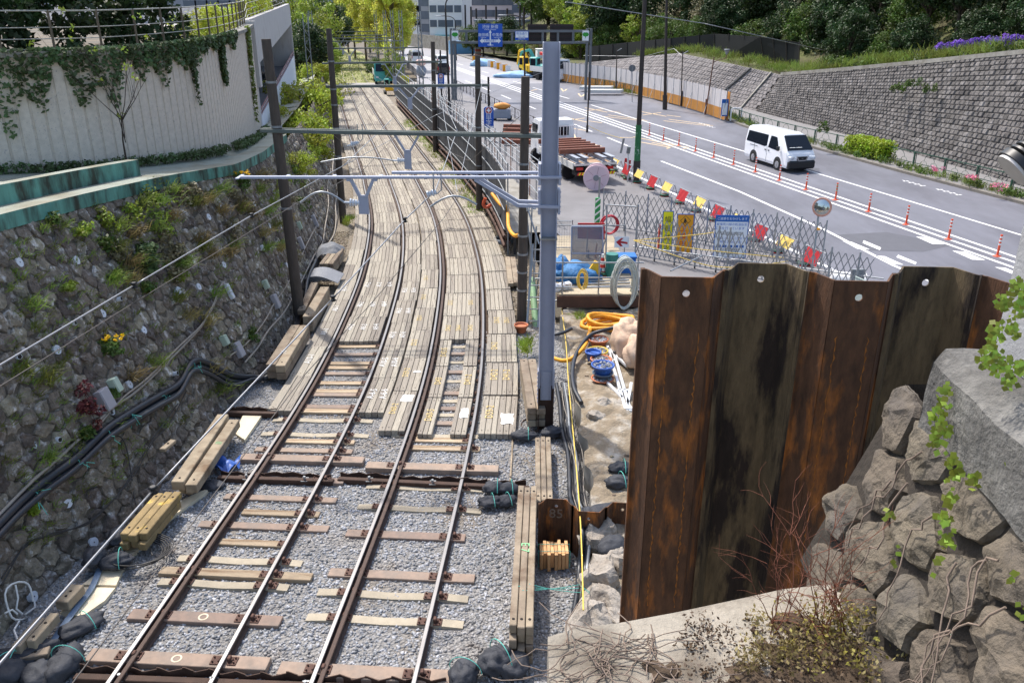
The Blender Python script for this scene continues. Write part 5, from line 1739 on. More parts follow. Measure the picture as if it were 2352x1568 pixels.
cpole((1207, 176), (1198, 742), 24.0, "right concrete pole banded with black sleeve beside the steel column", .12, .155, (.36, .5, .66, .12, .2, .28))
cpole((1097, 127), (1101, 480), 38.5, "right concrete pole rising through the grey fence", .12, .16, (.3, .55, .8))
cpole((994, 96), (1000, 346), 55.5, "farther right concrete pole between the fence and the blue sign", .13, .17, (.4, .75))
def lattice_pole(x, y, h, label):
 root = thing("lattice_mast", label, "mast", (x, y, 0), TANG(y + 3), "grey lattice catenary masts")
 m = MB()
 for sx in (-.17, .17):
  for sy in (-.17, .17): m.bar((sx, sy, -.2), (sx * .8, sy * .8, h), .05, .05)
 m.build("legs", M_galvd, root)
 m = MB()
 z = .1; k = 0
 while z < h - .5:
  for sy in (-.17, .17): m.bar((-.17 if k % 2 else .17, sy, z), (.17 if k % 2 else -.17, sy, z + .5), .025, .025)
  for sx in (-.17, .17): m.bar((sx, -.17 if k % 2 else .17, z), (sx, .17 if k % 2 else -.17, z + .5), .025, .025)
  z += .5; k += 1
 m.build("lacing", M_galvd, root)
 return root
def portal(s, o0, o1, z, label, Ypts=None, arm=True, mat_=None):
 """double channel beam across both tracks with V hangers"""
 a, b = (Ypts if Ypts else (TC(s, o0, z), TC(s, o1, z)))
 d = (b - a).normalized(); nn = Vector((d.y, -d.x, 0))
 root = thing("cross_beam", label, "beam", (0, 0, 0), 0, "cross beams over the tracks")
 m = MB()
 m.bar(a + nn * .13, b + nn * .13, .07, .1, ch=.006); m.bar(a - nn * .13, b - nn * .13, .07, .1, ch=.006)
 m.build("channels", mat_ or M_gfit, root)
 return root, a, b, d, nn
def vhanger(root, c, d, w_=.75, h_=1.05, material=None):
 m = MB()
 for sg in (-1, 1):
  m.bar(c + d * (sg * w_ / 2) + Vector((0, 0, -.05)), c + d * (sg * w_ * .36) + Vector((0, 0, -.05)), .07, .05)
  m.bar(c + d * (sg * w_ * .36) + Vector((0, 0, -.05)), c + d * (sg * .06) + Vector((0, 0, -.05 - h_ * .5)), .08, .06)
 m.box(c + Vector((0, 0, -.05 - h_ * .72)), (.2, .05, h_ * .55), rz=math.atan2(d.y, d.x))
 o = m.build("v_hanger", material or M_bluegrey, root)
 return c + Vector((0, 0, -.05 - h_ * .75))
def insul(p, d, root, n=4, s=.085):
 m = MB()
 d = d.normalized()
 m.cyl(p, p + d * .36, .022, n=8)
 for k in range(n): m.cyl(p + d * (.04 + k * .055), p + d * (.07 + k * .055), s * (.6 + .1 * k), s * (.7 + .1 * k), n=14)
 m.build("insulator", M_ins, root)
 return p + d * .36
def pulloff(p0, p1, root, rise=.18):
 m = MB()
 pts = [p0.lerp(p1, t / 8) + Vector((0, 0, rise * math.sin(math.pi * t / 8))) for t in range(9)]
 m.tube(pts, .022, n=8)
 m.build("steady_arm", M_galv, root)
dX = Vector((1, 0, 0))
hc = Vector((P(835, 403, CY).x, CY - .2, BZ))
q = vhanger(col, hc, dX, .62, .7)
e = insul(q + Vector((-.04, 0, .05)), Vector((-1, 0, .05)), col)
pulloff(e, P(690, 466, CY - .2), col, .22)
q = Vector((P(1003, 403, CY - .2).x, CY - .2, BZ))
m = MB(); m.tube([q + Vector((-.07, 0, .1)), q + Vector((-.07, 0, -.25)), q + Vector((0, 0, -.33)), q + Vector((.09, 0, -.25)), q + Vector((.08, 0, .1))], .016, n=6); m.build("stirrup", M_galv, col)
m = MB()
for k in range(4): m.cyl(q + Vector((-.02 - k * .05, 0, -.30 - k * .012)), q + Vector((-.055 - k * .05, 0, -.31 - k * .012)), .05 + .018 * (k % 2), n=12)
m.build("insulator", M_ins, col)
pulloff(Vector((q.x - .15, CY - .2, q.z - .6)), P(1095, 470, CY - .2), col, .2)
root, a, b, d, nn = portal(0, 0, 0, 0, "dark weathered beam between the left pole and the banded right pole", (P(600, 299, 24), P(1245, 312, 24)))
q = vhanger(root, P(933, 305, 24) - nn * .1, d, 1.0, 1.0)
e = insul(q + Vector((-.06, 0, .0)), Vector((-1, 0, 0)), root)
pulloff(e, e + Vector((-2.1, 0, -.05)), root, .12)
c = P(826, 302, 24)
m = MB(); m.tube([c + Vector((-.06, 0, .2)), c + Vector((-.06, 0, -.2)), c + Vector((0, 0, -.28)), c + Vector((.08, 0, -.2)), c + Vector((.08, 0, .2))], .016, n=6); m.build("stirrup", M_galv, root)
insul(c + Vector((-.03, 0, -.3)), Vector((-1, 0, -.3)), root)
root, a, b, d, nn = portal(0, 0, 0, 0, "dark beam from the second left pole to the pole in the fence", (P(748, 199, 37), P(1122, 196, 38.5)))
q = vhanger(root, P(940, 200, 37.6), d, 1.2, .9)
c = P(1000, 197, 38)
root, a, b, d, nn = portal(0, 0, 0, 0, "third dark beam reaching the farther right pole", (P(740, 146, 53), P(1014, 142, 55.5)))
q = vhanger(root, P(905, 146, 54), d, 1.6, 1.6)
for k, (s, lb) in enumerate(((72, "fourth"), (88, "fifth"), (98, "sixth"), (108, "seventh"), (126, "eighth"), (150, "ninth"), (176, "tenth"))):
 p = TC(s, 0)
 root, a, b, d, nn = portal(s, -4.2, 4.6, 5.75, f"{lb} beam over the tracks, between lattice masts")
 if k < 3: vhanger(root, TC(s, -1.4, 5.75), d, 1.4, 1.2)
 for o_, nm in ((-4.3, "left"), (4.5, "right")):
  q = TC(s, o_)
  lattice_pole(q.x, q.y, 8.6, f"grey lattice mast on the {nm} carrying the {lb} beam")
q = TC(56, -4.6); lattice_pole(q.x, q.y, 8.5, "grey lattice mast just behind the second left concrete pole")
def wire(pts, r, material, label, s_=0.0, beads=()):
 P_ = []
 for a_, b_ in zip(pts[:-1], pts[1:]): P_ += sag(a_, b_, s_, 12)
 m = MB(); m.tube(P_, r, n=5)
 o = m.build("overhead_wire", material)
 for bp in beads:
  x = MB(); x.lathe(bp, [(.03, -.05), (.055, -.035), (.03, -.012), (.03, .012), (.055, .035), (.03, .05)], 10); x.build("spacer", M_black, o)
 return tag(o, label, "wire", "overhead wires")
w0 = [P(-20, 850, 9.0), P(308, 655, 12.6), P(578, 495, 17), P(695, 432, 20.5), P(790, 380, 24), P(905, 270, 37)]
wire(w0, .014, M_wire, "pale feeder wire from the lower left to the steel beam over the left track", 0, (w0[1], w0[2]))
w1 = [P(-40, 912, 9.0), P(300, 700, 12.4), P(690, 462, 17), P(830, 395, 22), P(925, 295, 30)]
wire(w1, .008, M_dwire, "thin grey contact wire below the pale feeder wire on the left")
w2 = [P(-60, 1590, 5.0), P(352, 1125, 8.0), P(765, 685, 12.5), P(930, 505, 15.6), P(1000, 438, 17), P(1050, 300, 28), P(1010, 215, 40)]
wire(w2, .013, M_wire, "pale blue feeder wire crossing the left rail in the foreground", 0, (w2[1], w2[2], w2[3]))
w3 = [P(150, 1590, 5.6), P(420, 1230, 7.6), P(700, 860, 11), P(850, 700, 13.2), P(1020, 500, 17), P(1090, 395, 22)]
wire(w3, .007, M_dwire, "thin dark contact wire parallel to the pale blue feeder wire")
for k, (px, lb) in enumerate((([(1060, 395, 21), (1110, 180, 38)], "thin wire rising from the steel beam to the fence pole"), ([(1050, 440, 19), (1010, 210, 36), (960, 150, 54)], "thin wire along the right track towards the far beams"),
                              ([(700, 430, 22), (1000, 265, 35), (1310, 140, 60)], "long thin wire crossing from the stone wall to the road"), ([(1200, 262, 24), (1080, 370, 30), (1010, 340, 44)], "guy wire down from the banded pole"),
                              ([(690, 250, 24), (740, 290, 30), (790, 330, 36)], "guy wire from the left pole"), ([(790, 270, 37), (860, 215, 46), (905, 150, 56)], "thin wire between far beams over the left track"),
                              ([(905, 205, 40), (800, 130, 66), (770, 95, 100)], "far wire over the left track"), ([(1000, 190, 40), (900, 140, 60), (830, 85, 98)], "far wire over the right track"))):
 wire([P(*p_) for p_ in px], .009, M_dwire if k > 2 else M_wire, lb, .0)
wire([P(1300, 5, 60), P(1620, 55, 70), P(1900, 118, 80), P(2130, 135, 90), P(2260, 132, 95)], .03, M_wire, "long wire sagging in front of the wooded hill")
wire([P(1340, 128, 100), P(1480, 130, 96), P(1548, 112, 92), P(1570, 132, 90), P(1650, 152, 84)], .02, M_wire, "short wire on the small lamp by the revetment")
# ================================================================ FENCE, PLATFORM, BARRIERS, SIGNS, STREET FURNITURE
M_sheet = mat("grey_fence_sheet", (90, 93, 97), .55, metal=.25, var=.14, scale=1.6, stretch=(3, 3, .4), rnd=.16)
M_tube = mat("scaffold_tube", (156, 160, 164), .4, metal=.5, var=.1, scale=8)
M_board = mat("scaffold_board", (160, 148, 126), .85, var=.2, scale=3, rnd=.15)
M_ibeam = mat("brown_site_beam", (84, 58, 46), .75, var=.25, scale=4)
FO = 3.3
fence = thing("site_fence", "long grey sheet fence on scaffold tubes right of the tracks", "fence")
walk = thing("walkway", "raised scaffold walkway with dark legs behind the grey sheet fence", "walkway")
SF0, SF1 = 29.5, 84
s = SF0
while s < SF1:
 L = 1.8
 a, b = TC(s, FO, .75), TC(s + L - .03, FO, .75)
 d = (b - a).normalized(); nn = Vector((d.y, -d.x, 0))
 m = MB()
 n = 12
 pts = [a.lerp(b, k / n) + nn * (.018 if k % 2 else -.018) for k in range(n + 1)]
 for p, q in zip(pts[:-1], pts[1:]):
  m.add([p, q, q + Vector((0, 0, 2.1)), p + Vector((0, 0, 2.1))], [(0, 1, 2, 3)])
 m.build("sheet", M_sheet, fence)
 m = MB(); p = TC(s, FO + .08, 0); m.cyl(p + Vector((0, 0, -.2)), p + Vector((0, 0, 3.4)), .027, n=7); m.build("post", M_tube, fence)
 m = MB()
 for o_ in (.35, 1.9):
  p = TC(s, FO + o_, 0); m.box(p + Vector((0, 0, .25)), (.1, .1, .85))
 m.build("leg", M_dcable, walk)
 s += L
def along(name, o, z, r, material, parent, s0=SF0, s1=SF1, st=1.8, n=7):
 m = MB(); m.tube([TC(s0 + i * st, o, z) for i in range(int((s1 - s0) / st) + 1)], r, n=n); return m.build(name, material, parent)
for z in (.85, 1.6, 2.35, 2.9, 3.35):
 along("rail", FO - .06 if z < 2.5 else FO + .05, z, .025, M_tube, fence)
m = MB()
s = SF0
while s < SF1:
 m.add([TC(s, FO + .1, .7), TC(s, FO + 2.0, .7), TC(s + 1.8, FO + 2.0, .7), TC(s + 1.8, FO + .1, .7)], [(0, 1, 2, 3)])
 m.add([TC(s, FO + .1, .55), TC(s, FO + .1, .7), TC(s + 1.8, FO + .1, .7), TC(s + 1.8, FO + .1, .55)], [(0, 1, 2, 3)][::-1])
 s += 1.8
m.build("deck", M_conc, walk)
for z in (.58, .3): along("beam", FO + .15, z, .05, M_ibeam, walk, n=4)
hr = thing("handrail", "scaffold tube handrail on the road side of the walkway", "handrail")
for z in (1.2, 1.75, 2.3): along("rail", FO + 2.0, z, .026, M_tube, hr, SF0 + 2, SF1)
h2_ = thing("handrail", "outer scaffold handrail between the walkway and the works road", "handrail")
for z in (1.0, 1.6): along("rail", FO + 3.3, z, .026, M_tube, h2_, 38, SF1)
for k in range(28): m = MB(); p = TC(38 + k * 1.65, FO + 3.3); m.cyl(p + Vector((0, 0, .4)), p + Vector((0, 0, 1.75)), .026, n=6); m.build("post", M_tube, h2_)
gd = thing("girder", "long brown girder with dark stiffeners under the walkway fence", "girder")
for z in (.18, .56): along("flange", FO - .05, z, .07, M_ibeam, gd, n=4)
s = SF0
while s < SF1: m = MB(); m.box(TC(s, FO - .02, .36), (.05, .05, .36)); m.build("stiffener", M_ibeam, gd); s += .9
s = SF0 + 2
k = 0
while s < SF1:
 m = MB(); p = TC(s, FO + 2.0, 0); m.cyl(p + Vector((0, 0, .5)), p + Vector((0, 0, 2.4)), .026, n=6); m.build("post", M_tube if k % 3 else mat("rusty_orange_post", (164, 106, 72), .7, var=.2), hr); s += 1.5; k += 1
sc = thing("scaffold_frame", "leaning galvanised scaffold frame behind the steel column", "scaffold")
for k, (x0, y0, x1, y1) in enumerate(((1212, 480, 1238, 560), (1222, 470, 1212, 780), (1232, 520, 1222, 720), (1206, 470, 1226, 620), (1240, 610, 1216, 800), (1215, 640, 1285, 640), (1210, 690, 1300, 690))):
 m = MB(); m.cyl(P(x0, y0, 25.2), P(x1, y1, 24.6), .027, n=7); m.build("tube", M_tube, sc)
m = MB()
a, b = P(1224, 560, 24.4), P(1206, 805, 23.2)
for o_ in (0, .34): m.bar(a + Vector((o_, 0, 0)), b + Vector((o_, 0, 0)), .06, .03)
for k in range(9): q = a.lerp(b, (k + .5) / 9); m.bar(q, q + Vector((.34, 0, 0)), .03, .03)
tag(m.build("ladder", M_tube), "aluminium ladder leaning beside the steel column", "ladder")
M_gpipe = mat("pale_green_pipe", (142, 176, 132), .5, var=.12)
m = MB(); m.cyl(P(1222, 640, 25), P(1232, 765, 23.4), .1, n=14)
tag(m.build("pipe", M_gpipe), "pale green pipe standing behind the steel column", "pipe")
for k, (x0, y0, x1, y1, r_, mt, lb) in enumerate(((1150, 418, 1185, 470, .09, M_gpipe, "pale green pipe lying beside the fence foot"), (1140, 415, 1178, 480, .08, M_conc, "grey concrete trough lying beside the fence foot"))):
 m = MB(); m.cyl(G(x0, y0, .35), G(x1, y1, .45), r_, n=12); tag(m.build("pipe", mt), lb, "pipe")
M_oduct = mat("orange_pipe", (214, 96, 60), .5, var=.12)
m = MB(); m.tube(smooth_path([P(1115, 455, 35), P(1110, 470, 35), P(1118, 476, 35), P(1128, 470, 35)], 5), .07, n=10)
tag(m.build("pipe_bend", M_oduct), "short orange pipe bend at the fence foot", "pipe")
m = MB(); m.tube(smooth_path([P(1130, 445, 34), P(1150, 470, 33), P(1165, 478, 32), P(1168, 520, 30), P(1180, 540, 29), P(1192, 540, 28.4)], 6), .07, n=8)
tag(m.build("yellow_hose", M_yhose), "yellow hose hanging along the fence foot", "hose")
b0 = G(1157, 552, -.1)
m = MB(); hsec(m, b0.x, b0.y, -.2, 1.0, .3, .02)
h = m.build("steel_stub", M_rustd); tag(h, "short dark rusted steel stub standing in a ring by the fence", "steel stub")
m = MB(); m.lathe(b0 + Vector((0, 0, -.1)), [(.4, 0), (.4, .2), (.38, .2), (.38, .05)], 20); tag(m.build("steel_ring", M_galvd), "grey corrugated ring round the rusted steel stub", "ring")
# ---------------------------------------------------------------- work platform
pf = thing("work_platform", "timber work platform on a brown beam beside the steel column", "platform")
x0, x1, y0, y1 = 1.42, 3.85, 23.8, 30.8
m = MB()
for k in range(8): m.box(((x0 + x1) / 2, y0 + .44 + k * .87, .74), (x1 - x0, .85, .05))
m.build("boards", M_board, pf)
for yy in (y0 + .04, y1 - .1): m = MB(); m.box(((x0 + x1) / 2, yy, .53), (x1 - x0 + .1, .16, .36)); m.build("beam", M_ibeam, pf)
for xx in (x0 + .2, x1 - .15):
 m = MB(); m.box((xx, y0 + .3, .1), (.14, .14, .8)); m.build("leg", M_ibeam, pf)
gr = thing("guard_railing", "scaffold tube guard frame along the front of the work platform", "guard rail")
for xx in (x0 + .1, 2.62, 3.78):
 m = MB(); m.cyl((xx, y0 + .05, .4), (xx, y0 + .05, 1.95), .024, n=7); m.build("post", M_tube, gr)
for zz in (.98, 1.28, 1.75): m = MB(); m.cyl((x0 - .5, y0 + .02, zz), (x1 + .1, y0 + .02, zz), .024, n=7); m.build("rail", M_tube, gr)
m = MB(); m.cyl((x0, y1 - 3, 1.9), (3.9, y1 - 3, 1.9), .02, n=6); m.cyl((3.9, y1 - 3, .75), (3.9, y1 - 3, 1.9), .02, n=6); m.cyl((2.6, y1 - 3, .75), (2.6, y1 - 3, 1.9), .02, n=6); m.build("back_rail", M_galvd, gr)
m = MB()
for k in range(4): m.cyl((2.2, y0 + .6 + k * .14, .80 + .05 * (k % 2)), (3.7, y0 + .75 + k * .14, .80 + .05 * (k % 2)), .024, n=7)
tag(m.build("loose_tubes", M_tube), "loose galvanised tubes lying on the work platform", "tubes")
M_net = mat("blue_net", (52, 112, 164), .7, var=.25, scale=14, bump=.8, bscale=14, disp=.05)
m = MB(); m.blob((0, 0, 0), (.75, .7, .42), 3, .3, n=26, m=14, flat=.1, freq=2.6); m.blob((-.5, .6, .0), (.55, .6, .45), 8, .3, n=20, m=12, flat=.1, freq=2.6)
o = m.build("net_heap", M_net); o.location = (2.05, 25.4, .8)
tag(o, "heap of blue netting on the work platform", "net")
m = MB()
for k in range(3): m.blob((.18 * k - .2, .1 * k, 0), (.15, .13, .13), 5 + k, .3, n=9, m=7, smooth=False)
o = m.build("white_bag", mat("white_plastic_bag", (220, 222, 228), .5, var=.1)); o.location = (1.55, 24.1, .88); tag(o, "crumpled white plastic bags at the left end of the platform", "bag")
def coil(c, rx, rz, n, r, material, label, name, turns_jit=.2, axis=Vector((0, -1, 0)), cat="hose", seed=1):
 q = random.Random(seed)
 m = MB()
 for k in range(n):
  a, b = rx * q.uniform(1 - turns_jit * 2, 1), rz * q.uniform(1 - turns_jit, 1)
  ph = q.uniform(-.1, .1)
  m.tube([c + Vector((a * math.sin(t * .314) + ph * .4, -.03 * k - .05 * math.sin(t * .314 + k), b * math.cos(t * .314) - (rz - b))) for t in range(21)], r, n=7, r=q.random())
 return tag(m.build(name, material), label, cat)
coil(P(1431, 640, 24.1), .4, .8, 18, .02, mat("pale_grey_hose", (186, 192, 186), .5, var=.12, rnd=.2, hue=.04), "tall hank of pale grey hoses hung from a post on the platform", "hose_hank", seed=3)
coil(P(1336, 637, 23.8), .17, .32, 7, .014, M_yrope, "yellow rope coil hung on the platform guard frame", "rope_coil", cat="rope", seed=4)
coil(P(1400, 515, 29.0), .30, .34, 4, .026, mat("red_hose", (172, 34, 52), .45, var=.1), "coiled red hose hung beside the red sheet", "red_hose", .06, seed=5)
def panel(name, quad, th, material, label, cat, group=None):
 pts = [Vector(q) for q in quad]
 nrm = (pts[1] - pts[0]).cross(pts[2] - pts[0]).normalized()
 m = MB(); m.loft([[p for p in pts], [p + nrm * th for p in pts]][::1])
 return tag(m.build(name, material), label, cat, group)
M_clear = mat("smoky_plastic", (120, 126, 140), .25, var=.05, alpha=.62)
M_red = mat("red_sheet", (186, 20, 30), .55, var=.1, col2=(150, 16, 26), spot=(3, .55, .1))
panel("red_sheet", [P(1327, 547, 28.6), P(1389, 550, 28.6), P(1389, 512, 28.6), P(1327, 512, 28.6)], .04, M_red, "red sheet hung on the fence behind the platform", "sheet")
w_ = thing("plastic_screen", "smoky clear plastic door panel standing on the platform", "screen")
for k, (x, y, X_, Y_) in enumerate(((1311, 642, 1384, 520),)):
 a, b, c, d_ = P(x, y, 27.4), P(X_ + 2, y, 27.4), P(X_, Y_, 27.4), P(x + 2, Y_, 27.4)
 m = MB(); m.loft([[a, b, c, d_], [p + Vector((0, .012, 0)) for p in (a, b, c, d_)]]); m.build("pane", M_clear, w_)
 m = MB()
 for p, q in ((a, b), (b, c), (c, d_), (d_, a), (a.lerp(d_, .5), b.lerp(c, .5))): m.bar(p - Vector((0, .02, 0)), q - Vector((0, .02, 0)), .045, .05, up=(0, 1, 0))
 m.build("frame", M_bluegrey, w_)
wm = thing("mesh_panel", "wire mesh fence panel behind the steel column", "fence panel")
a, b = P(1286, 628, 28.8), P(1312, 628, 28.8); a.x -= .5
top1 = P(1286, 508, 28.8).z
m = MB()
for x in np.arange(a.x, b.x, .09): m.cyl((x, a.y, a.z), (x, a.y, top1), .004, n=4)
for z in np.arange(a.z, top1, .09): m.cyl((a.x, a.y, z), (b.x, a.y, z), .004, n=4)
m.build("mesh", M_galv, wm)
m = MB()
for x in (a.x, b.x): m.cyl((x, a.y, a.z), (x, a.y, top1 + .05), .02, n=6)
for z in (a.z, (a.z + top1) / 2, top1): m.cyl((a.x, a.y, z), (b.x, a.y, z), .018, n=6)
m.build("frame", M_galv, wm)
m = MB(); p = G(1356, 640, .77); M = Matrix.Translation(p) @ Matrix.Rotation(rad(90), 4, 'X'); m.prism([(-.25, 0), (.28, 0), (.3, .25), (.22, .55), (.12, .6)], -.06, .06, M=M)
tag(m.build("wedge_stand", mat("yellow_plastic", (226, 178, 40), .5, var=.08)), "yellow plastic wedge stand on the platform", "stand")
M_wp = mat("white_plastic", (226, 226, 226), .45, var=.06)
M_cred = mat("cone_red", (206, 52, 46), .5, var=.1)
M_cwhite = mat("cone_white", (232, 232, 230), .5, var=.06)
M_weight = mat("green_cone_weight", (36, 84, 62), .6, var=.15)
M_orange = mat("delineator_orange", (222, 82, 44), .5, var=.08)
CONE = None
def cone(p, label, group, base=True):
 global CONE
 if CONE is None:
  root = thing("traffic_cone", label, "traffic cone", p, 0, group)
  m = MB()
  for k in range(6):
   z0, z1 = .05 + .11 * k, .05 + .11 * (k + 1)
   m.cyl((0, 0, z0), (0, 0, z1), .13 - .095 * (z0 / .71), .13 - .095 * (z1 / .71), 14, mi=k % 2, cap=(k == 5))
  m.build("body", [M_cred, M_cwhite], root)
  m = MB(); m.box((0, 0, .02), (.36, .36, .04), ch=.01); m.build("foot", M_cred, root)
  m = MB(); m.lathe((0, 0, .042), [(.15, 0), (.23, 0), (.24, .04), (.22, .08), (.15, .09)], 16); m.build("weight", M_weight, root)
  CONE = root
  return root
 c = copy_tree(CONE)
 c.location = p; c["label"] = label; c["group"] = group
 return c
m = MB(); m.cyl(G(1404, 634, .77), G(1404, 634, .77) + Vector((0, 0, .75)), .2, n=18)
tag(m.build("green_drum", mat("teal_drum", (46, 116, 108), .5, var=.1)), "teal drum standing behind the hose hank", "drum")
m = MB(); p = G(1425, 640, .5); m.box(p + Vector((0, 0, .4)), (.9, .5, .75), ch=.03); m.box(p + Vector((0, 0, .8)), (.95, .55, .06), ch=.01)
tag(m.build("blue_bin", mat("blue_bin", (20, 100, 176), .5, var=.08)), "blue plastic bin beside the teal drum", "bin")
m = MB()
for x0_, y0_, x1_, y1_, mi in ((1362, 640, 1371, 560, 1), (1366, 632, 1392, 545, 0), (1391, 620, 1394, 470, 0), (1350, 618, 1352, 575, 0)): m.cyl(P(x0_, y0_, 27.6), P(x1_, y1_, 27.8), .028, n=7, mi=mi)
tag(m.build("prop_tubes", [M_tube, M_yhose]), "props of grey and orange tube beside the plastic screen", "tubes")
m = MB(); m.box(P(1378, 620, 27), (.3, .3, .5), ch=.05); tag(m.build("red_tank", mat("faded_red_plastic", (192, 84, 84), .6, var=.1)), "faded red plastic tank under the props", "tank")
ar = thing("arrow_sign", "white sign with a red arrow pointing left on the platform railing", "sign")
F = frame(P(1428, 556, 27.6), (1, .0, 0), (0, .1, 1))
m = MB(); m.box((0, 0, 0), (.5, .38, .02), M=F, ch=.005); m.build("board", M_wp, ar)
m = MB(); m.prism([(-.2, 0), (-.02, .14), (.06, .14), (-.04, .04), (.2, -.0), (.2, -.07), (-.04, -.03), (.04, -.14), (-.04, -.15)], .011, .014, M=F); m.build("arrow", M_red, ar)
# ---------------------------------------------------------------- accordion gates
def accordion(a, b, h, label, n):
 a, b = Vector(a), Vector(b)
 root = thing("accordion_gate", label, "gate", (0, 0, 0), 0, "folding lattice gates")
 d = (b - a) / n; nn = Vector((d.y, -d.x, 0)).normalized() * .012
 m = MB()
 hb = h / 3.0
 for i in range(n):
  for k in range(-1, 3):
   for (u0, v0, u1, v1, sg) in ((0, k, 1, k + 1, 1), (0, k + 1, 1, k, -1)):
    z0, z1 = .12 + v0 * hb * .92, .12 + v1 * hb * .92
    if k == -1: z0, z1 = max(z0, .1), max(z1, .1)
    p, q = a + d * (i + u0) + Vector((0, 0, z0)) + nn * sg, a + d * (i + u1) + Vector((0, 0, z1)) + nn * sg
    m.bar(p, q, .028, .006, up=nn)
 m.build("lattice", M_tube, root)
 for i in range(0, n + 1, 4):
  m = MB(); p = a + d * i; m.bar(p + Vector((0, 0, .03)), p + Vector((0, 0, h * 1.08)), .05, .035, up=(0, 1, 0)); m.build("post", M_tube, root)
  m = MB(); m.cyl(p + Vector((-.02, 0, .05)), p + Vector((.02, 0, .05)), .05, n=10); m.build("caster", M_black, root)
 return root
accordion(G(1384, 522, RZ), G(1618, 560, RZ), 1.5, "folding lattice gate in the back row, left half by the green post", 18)
accordion(G(1620, 561, RZ), G(1885, 610, RZ), 1.5, "folding lattice gate in the back row, right half reaching the mirror", 20)
accordion(G(1458, 592, RZ), G(1668, 630, RZ), 1.5, "folding lattice gate in front of the yellow and orange signs", 18)
accordion(G(1668, 630, RZ), G(1990, 705, RZ), 1.5, "folding lattice gate rising behind the big sheet piles", 22)
q = G(1040, 243, RZ)
accordion(G(1008, 236, RZ), G(1062, 242, RZ), 1.8, "far bunched folding gate below the first blue hospital sign", 12)
m = MB(); m.cyl(G(1455, 566, .9) , P(2030, 640, 23.5), .024, n=7); m.cyl(P(1540, 622, 25), P(1612, 588, 26), .024, n=7)
tag(m.build("long_tube", M_tube), "long scaffold tube across the front lattice gates", "tube")
for k, (pts, lb) in enumerate((([(1455, 552, 27), (1560, 590, 26), (1640, 612, 25.6), (1720, 612, 25.4), (1810, 600, 25.4)], "slack yellow rope across the lattice gates"), ([(1455, 552, 27), (1620, 574, 26.2), (1800, 592, 25.6)], "taut yellow rope across the lattice gates"), ([(1455, 552, 27), (1590, 540, 27), (1640, 534, 27)], "short yellow rope up to the orange sign"))):
 cable("rope", None, .012, M_yrope, lb, pts=[P(*p) for p in pts], cat="rope", group="yellow ropes on the gates")
m = MB(); m.cyl(G(1460, 566, RZ), G(1460, 566, RZ) + Vector((0, 0, 1.6)), .04, n=8); m.cyl(G(1390, 560, RZ) + Vector((0, 0, 1.5)), G(1460, 566, RZ) + Vector((0, 0, 1.5)), .03, n=8)
tag(m.build("gate_frame", M_tube), "galvanised frame joining the platform to the lattice gates", "frame")
M_gst = mat("green_stripe", (36, 142, 76), .5, var=.1)
def striped_post(base, w_, h_, label, M=None):
 root = thing("striped_post", label, "post", base)
 m = MB(); m.box((0, 0, h_ / 2), (w_, w_ * .6, h_)); m.build("core", M_gst, root)
 m = MB()
 n = int(h_ / (w_ * 1.25))
 for k in range(n):
  z = .1 + k * w_ * 1.25
  m.add([(-w_ / 2, -w_ * .3 - .003, z), (w_ / 2, -w_ * .3 - .003, z + w_ * .9), (w_ / 2, -w_ * .3 - .003, z + w_ * 1.25), (-w_ / 2, -w_ * .3 - .003, z + w_ * .45)], [(0, 1, 2, 3)])
 m.build("white_stripes", M_cwhite, root)
 return root
p = G(1370, 545, RZ)
striped_post(p, .2, 1.55, "green and white striped post below the pink reel")
m = MB(); m.cyl(p + Vector((.05, .1, 0)), p + Vector((.05, .1, 2.35)), .035, n=8); tag(m.build("tube_post", M_tube), "grey tube post standing behind the green striped post", "post")
# ---------------------------------------------------------------- construction signs
M_syel = mat("sign_yellow", (248, 232, 20), .5, var=.03)
M_sor = mat("sign_orange", (236, 158, 16), .5, var=.04)
M_sblue = mat("sign_blue", (24, 96, 176), .45, var=.04)
M_sroad = mat("road_sign_blue", (18, 84, 184), .4, var=.03)
M_ink = mat("sign_ink", (24, 26, 34), .6, var=.02)
M_redink = mat("sign_red_ink", (206, 40, 30), .6, var=.02)
M_blink = mat("sign_blue_ink", (34, 100, 190), .6, var=.02)
M_swhite = mat("sign_white", (236, 238, 240), .45, var=.03)
def board(base_px, Y, w_, h_, rz, label, face, edge, name="construction_sign", cat="sign", stand=True, zb=RZ):
 b = P(base_px[0], base_px[1], Y); b.z = zb
 xd = Vector((math.cos(rz), math.sin(rz), 0))
 root = thing(name, label, cat)
 F = frame(b + Vector((0, 0, .12 + h_ / 2)), xd, (0, .08, 1))
 m = MB(); m.box((0, 0, -.012), (w_ + .06, h_ + .06, .02), M=F); m.build("frame", edge, root)
 m = MB(); m.box((0, 0, .003), (w_, h_, .012), M=F); m.build("panel", face, root)
 if stand:
  m = MB()
  for sx in (-1, 1):
   m.bar(F @ Vector((sx * w_ * .45, -h_ / 2, -.03)), F @ Vector((sx * w_ * .45, -h_ / 2 - .14, -.03)), .03, .03); m.bar(F @ Vector((sx * w_ * .45, 0, -.04)), F @ Vector((sx * w_ * .45, -h_ / 2 - .12, -.5)), .025, .025)
  m.build("stand", M_galvd, root)
 return root, F
def T(root, F, s_, x, y, size, material, name="lettering", **k):
 return text_mesh(name, s_, size, F @ Matrix.Translation((x, y, .0105)), material, root, ext=.0008, **k)
r_, F = board((1529, 585), 29.2, .34, 1.42, -.02, "narrow yellow sign with black characters among the lattice gates", M_syel, M_sblue)
for k, ch in enumerate("幅員減少"): T(r_, F, ch, 0, .42 - k * .33, .25, M_ink)
r_, F = board((1568, 595), 28.9, .56, 1.38, -.05, "orange sign with red characters and a digging worker diamond", M_sor, M_sblue)
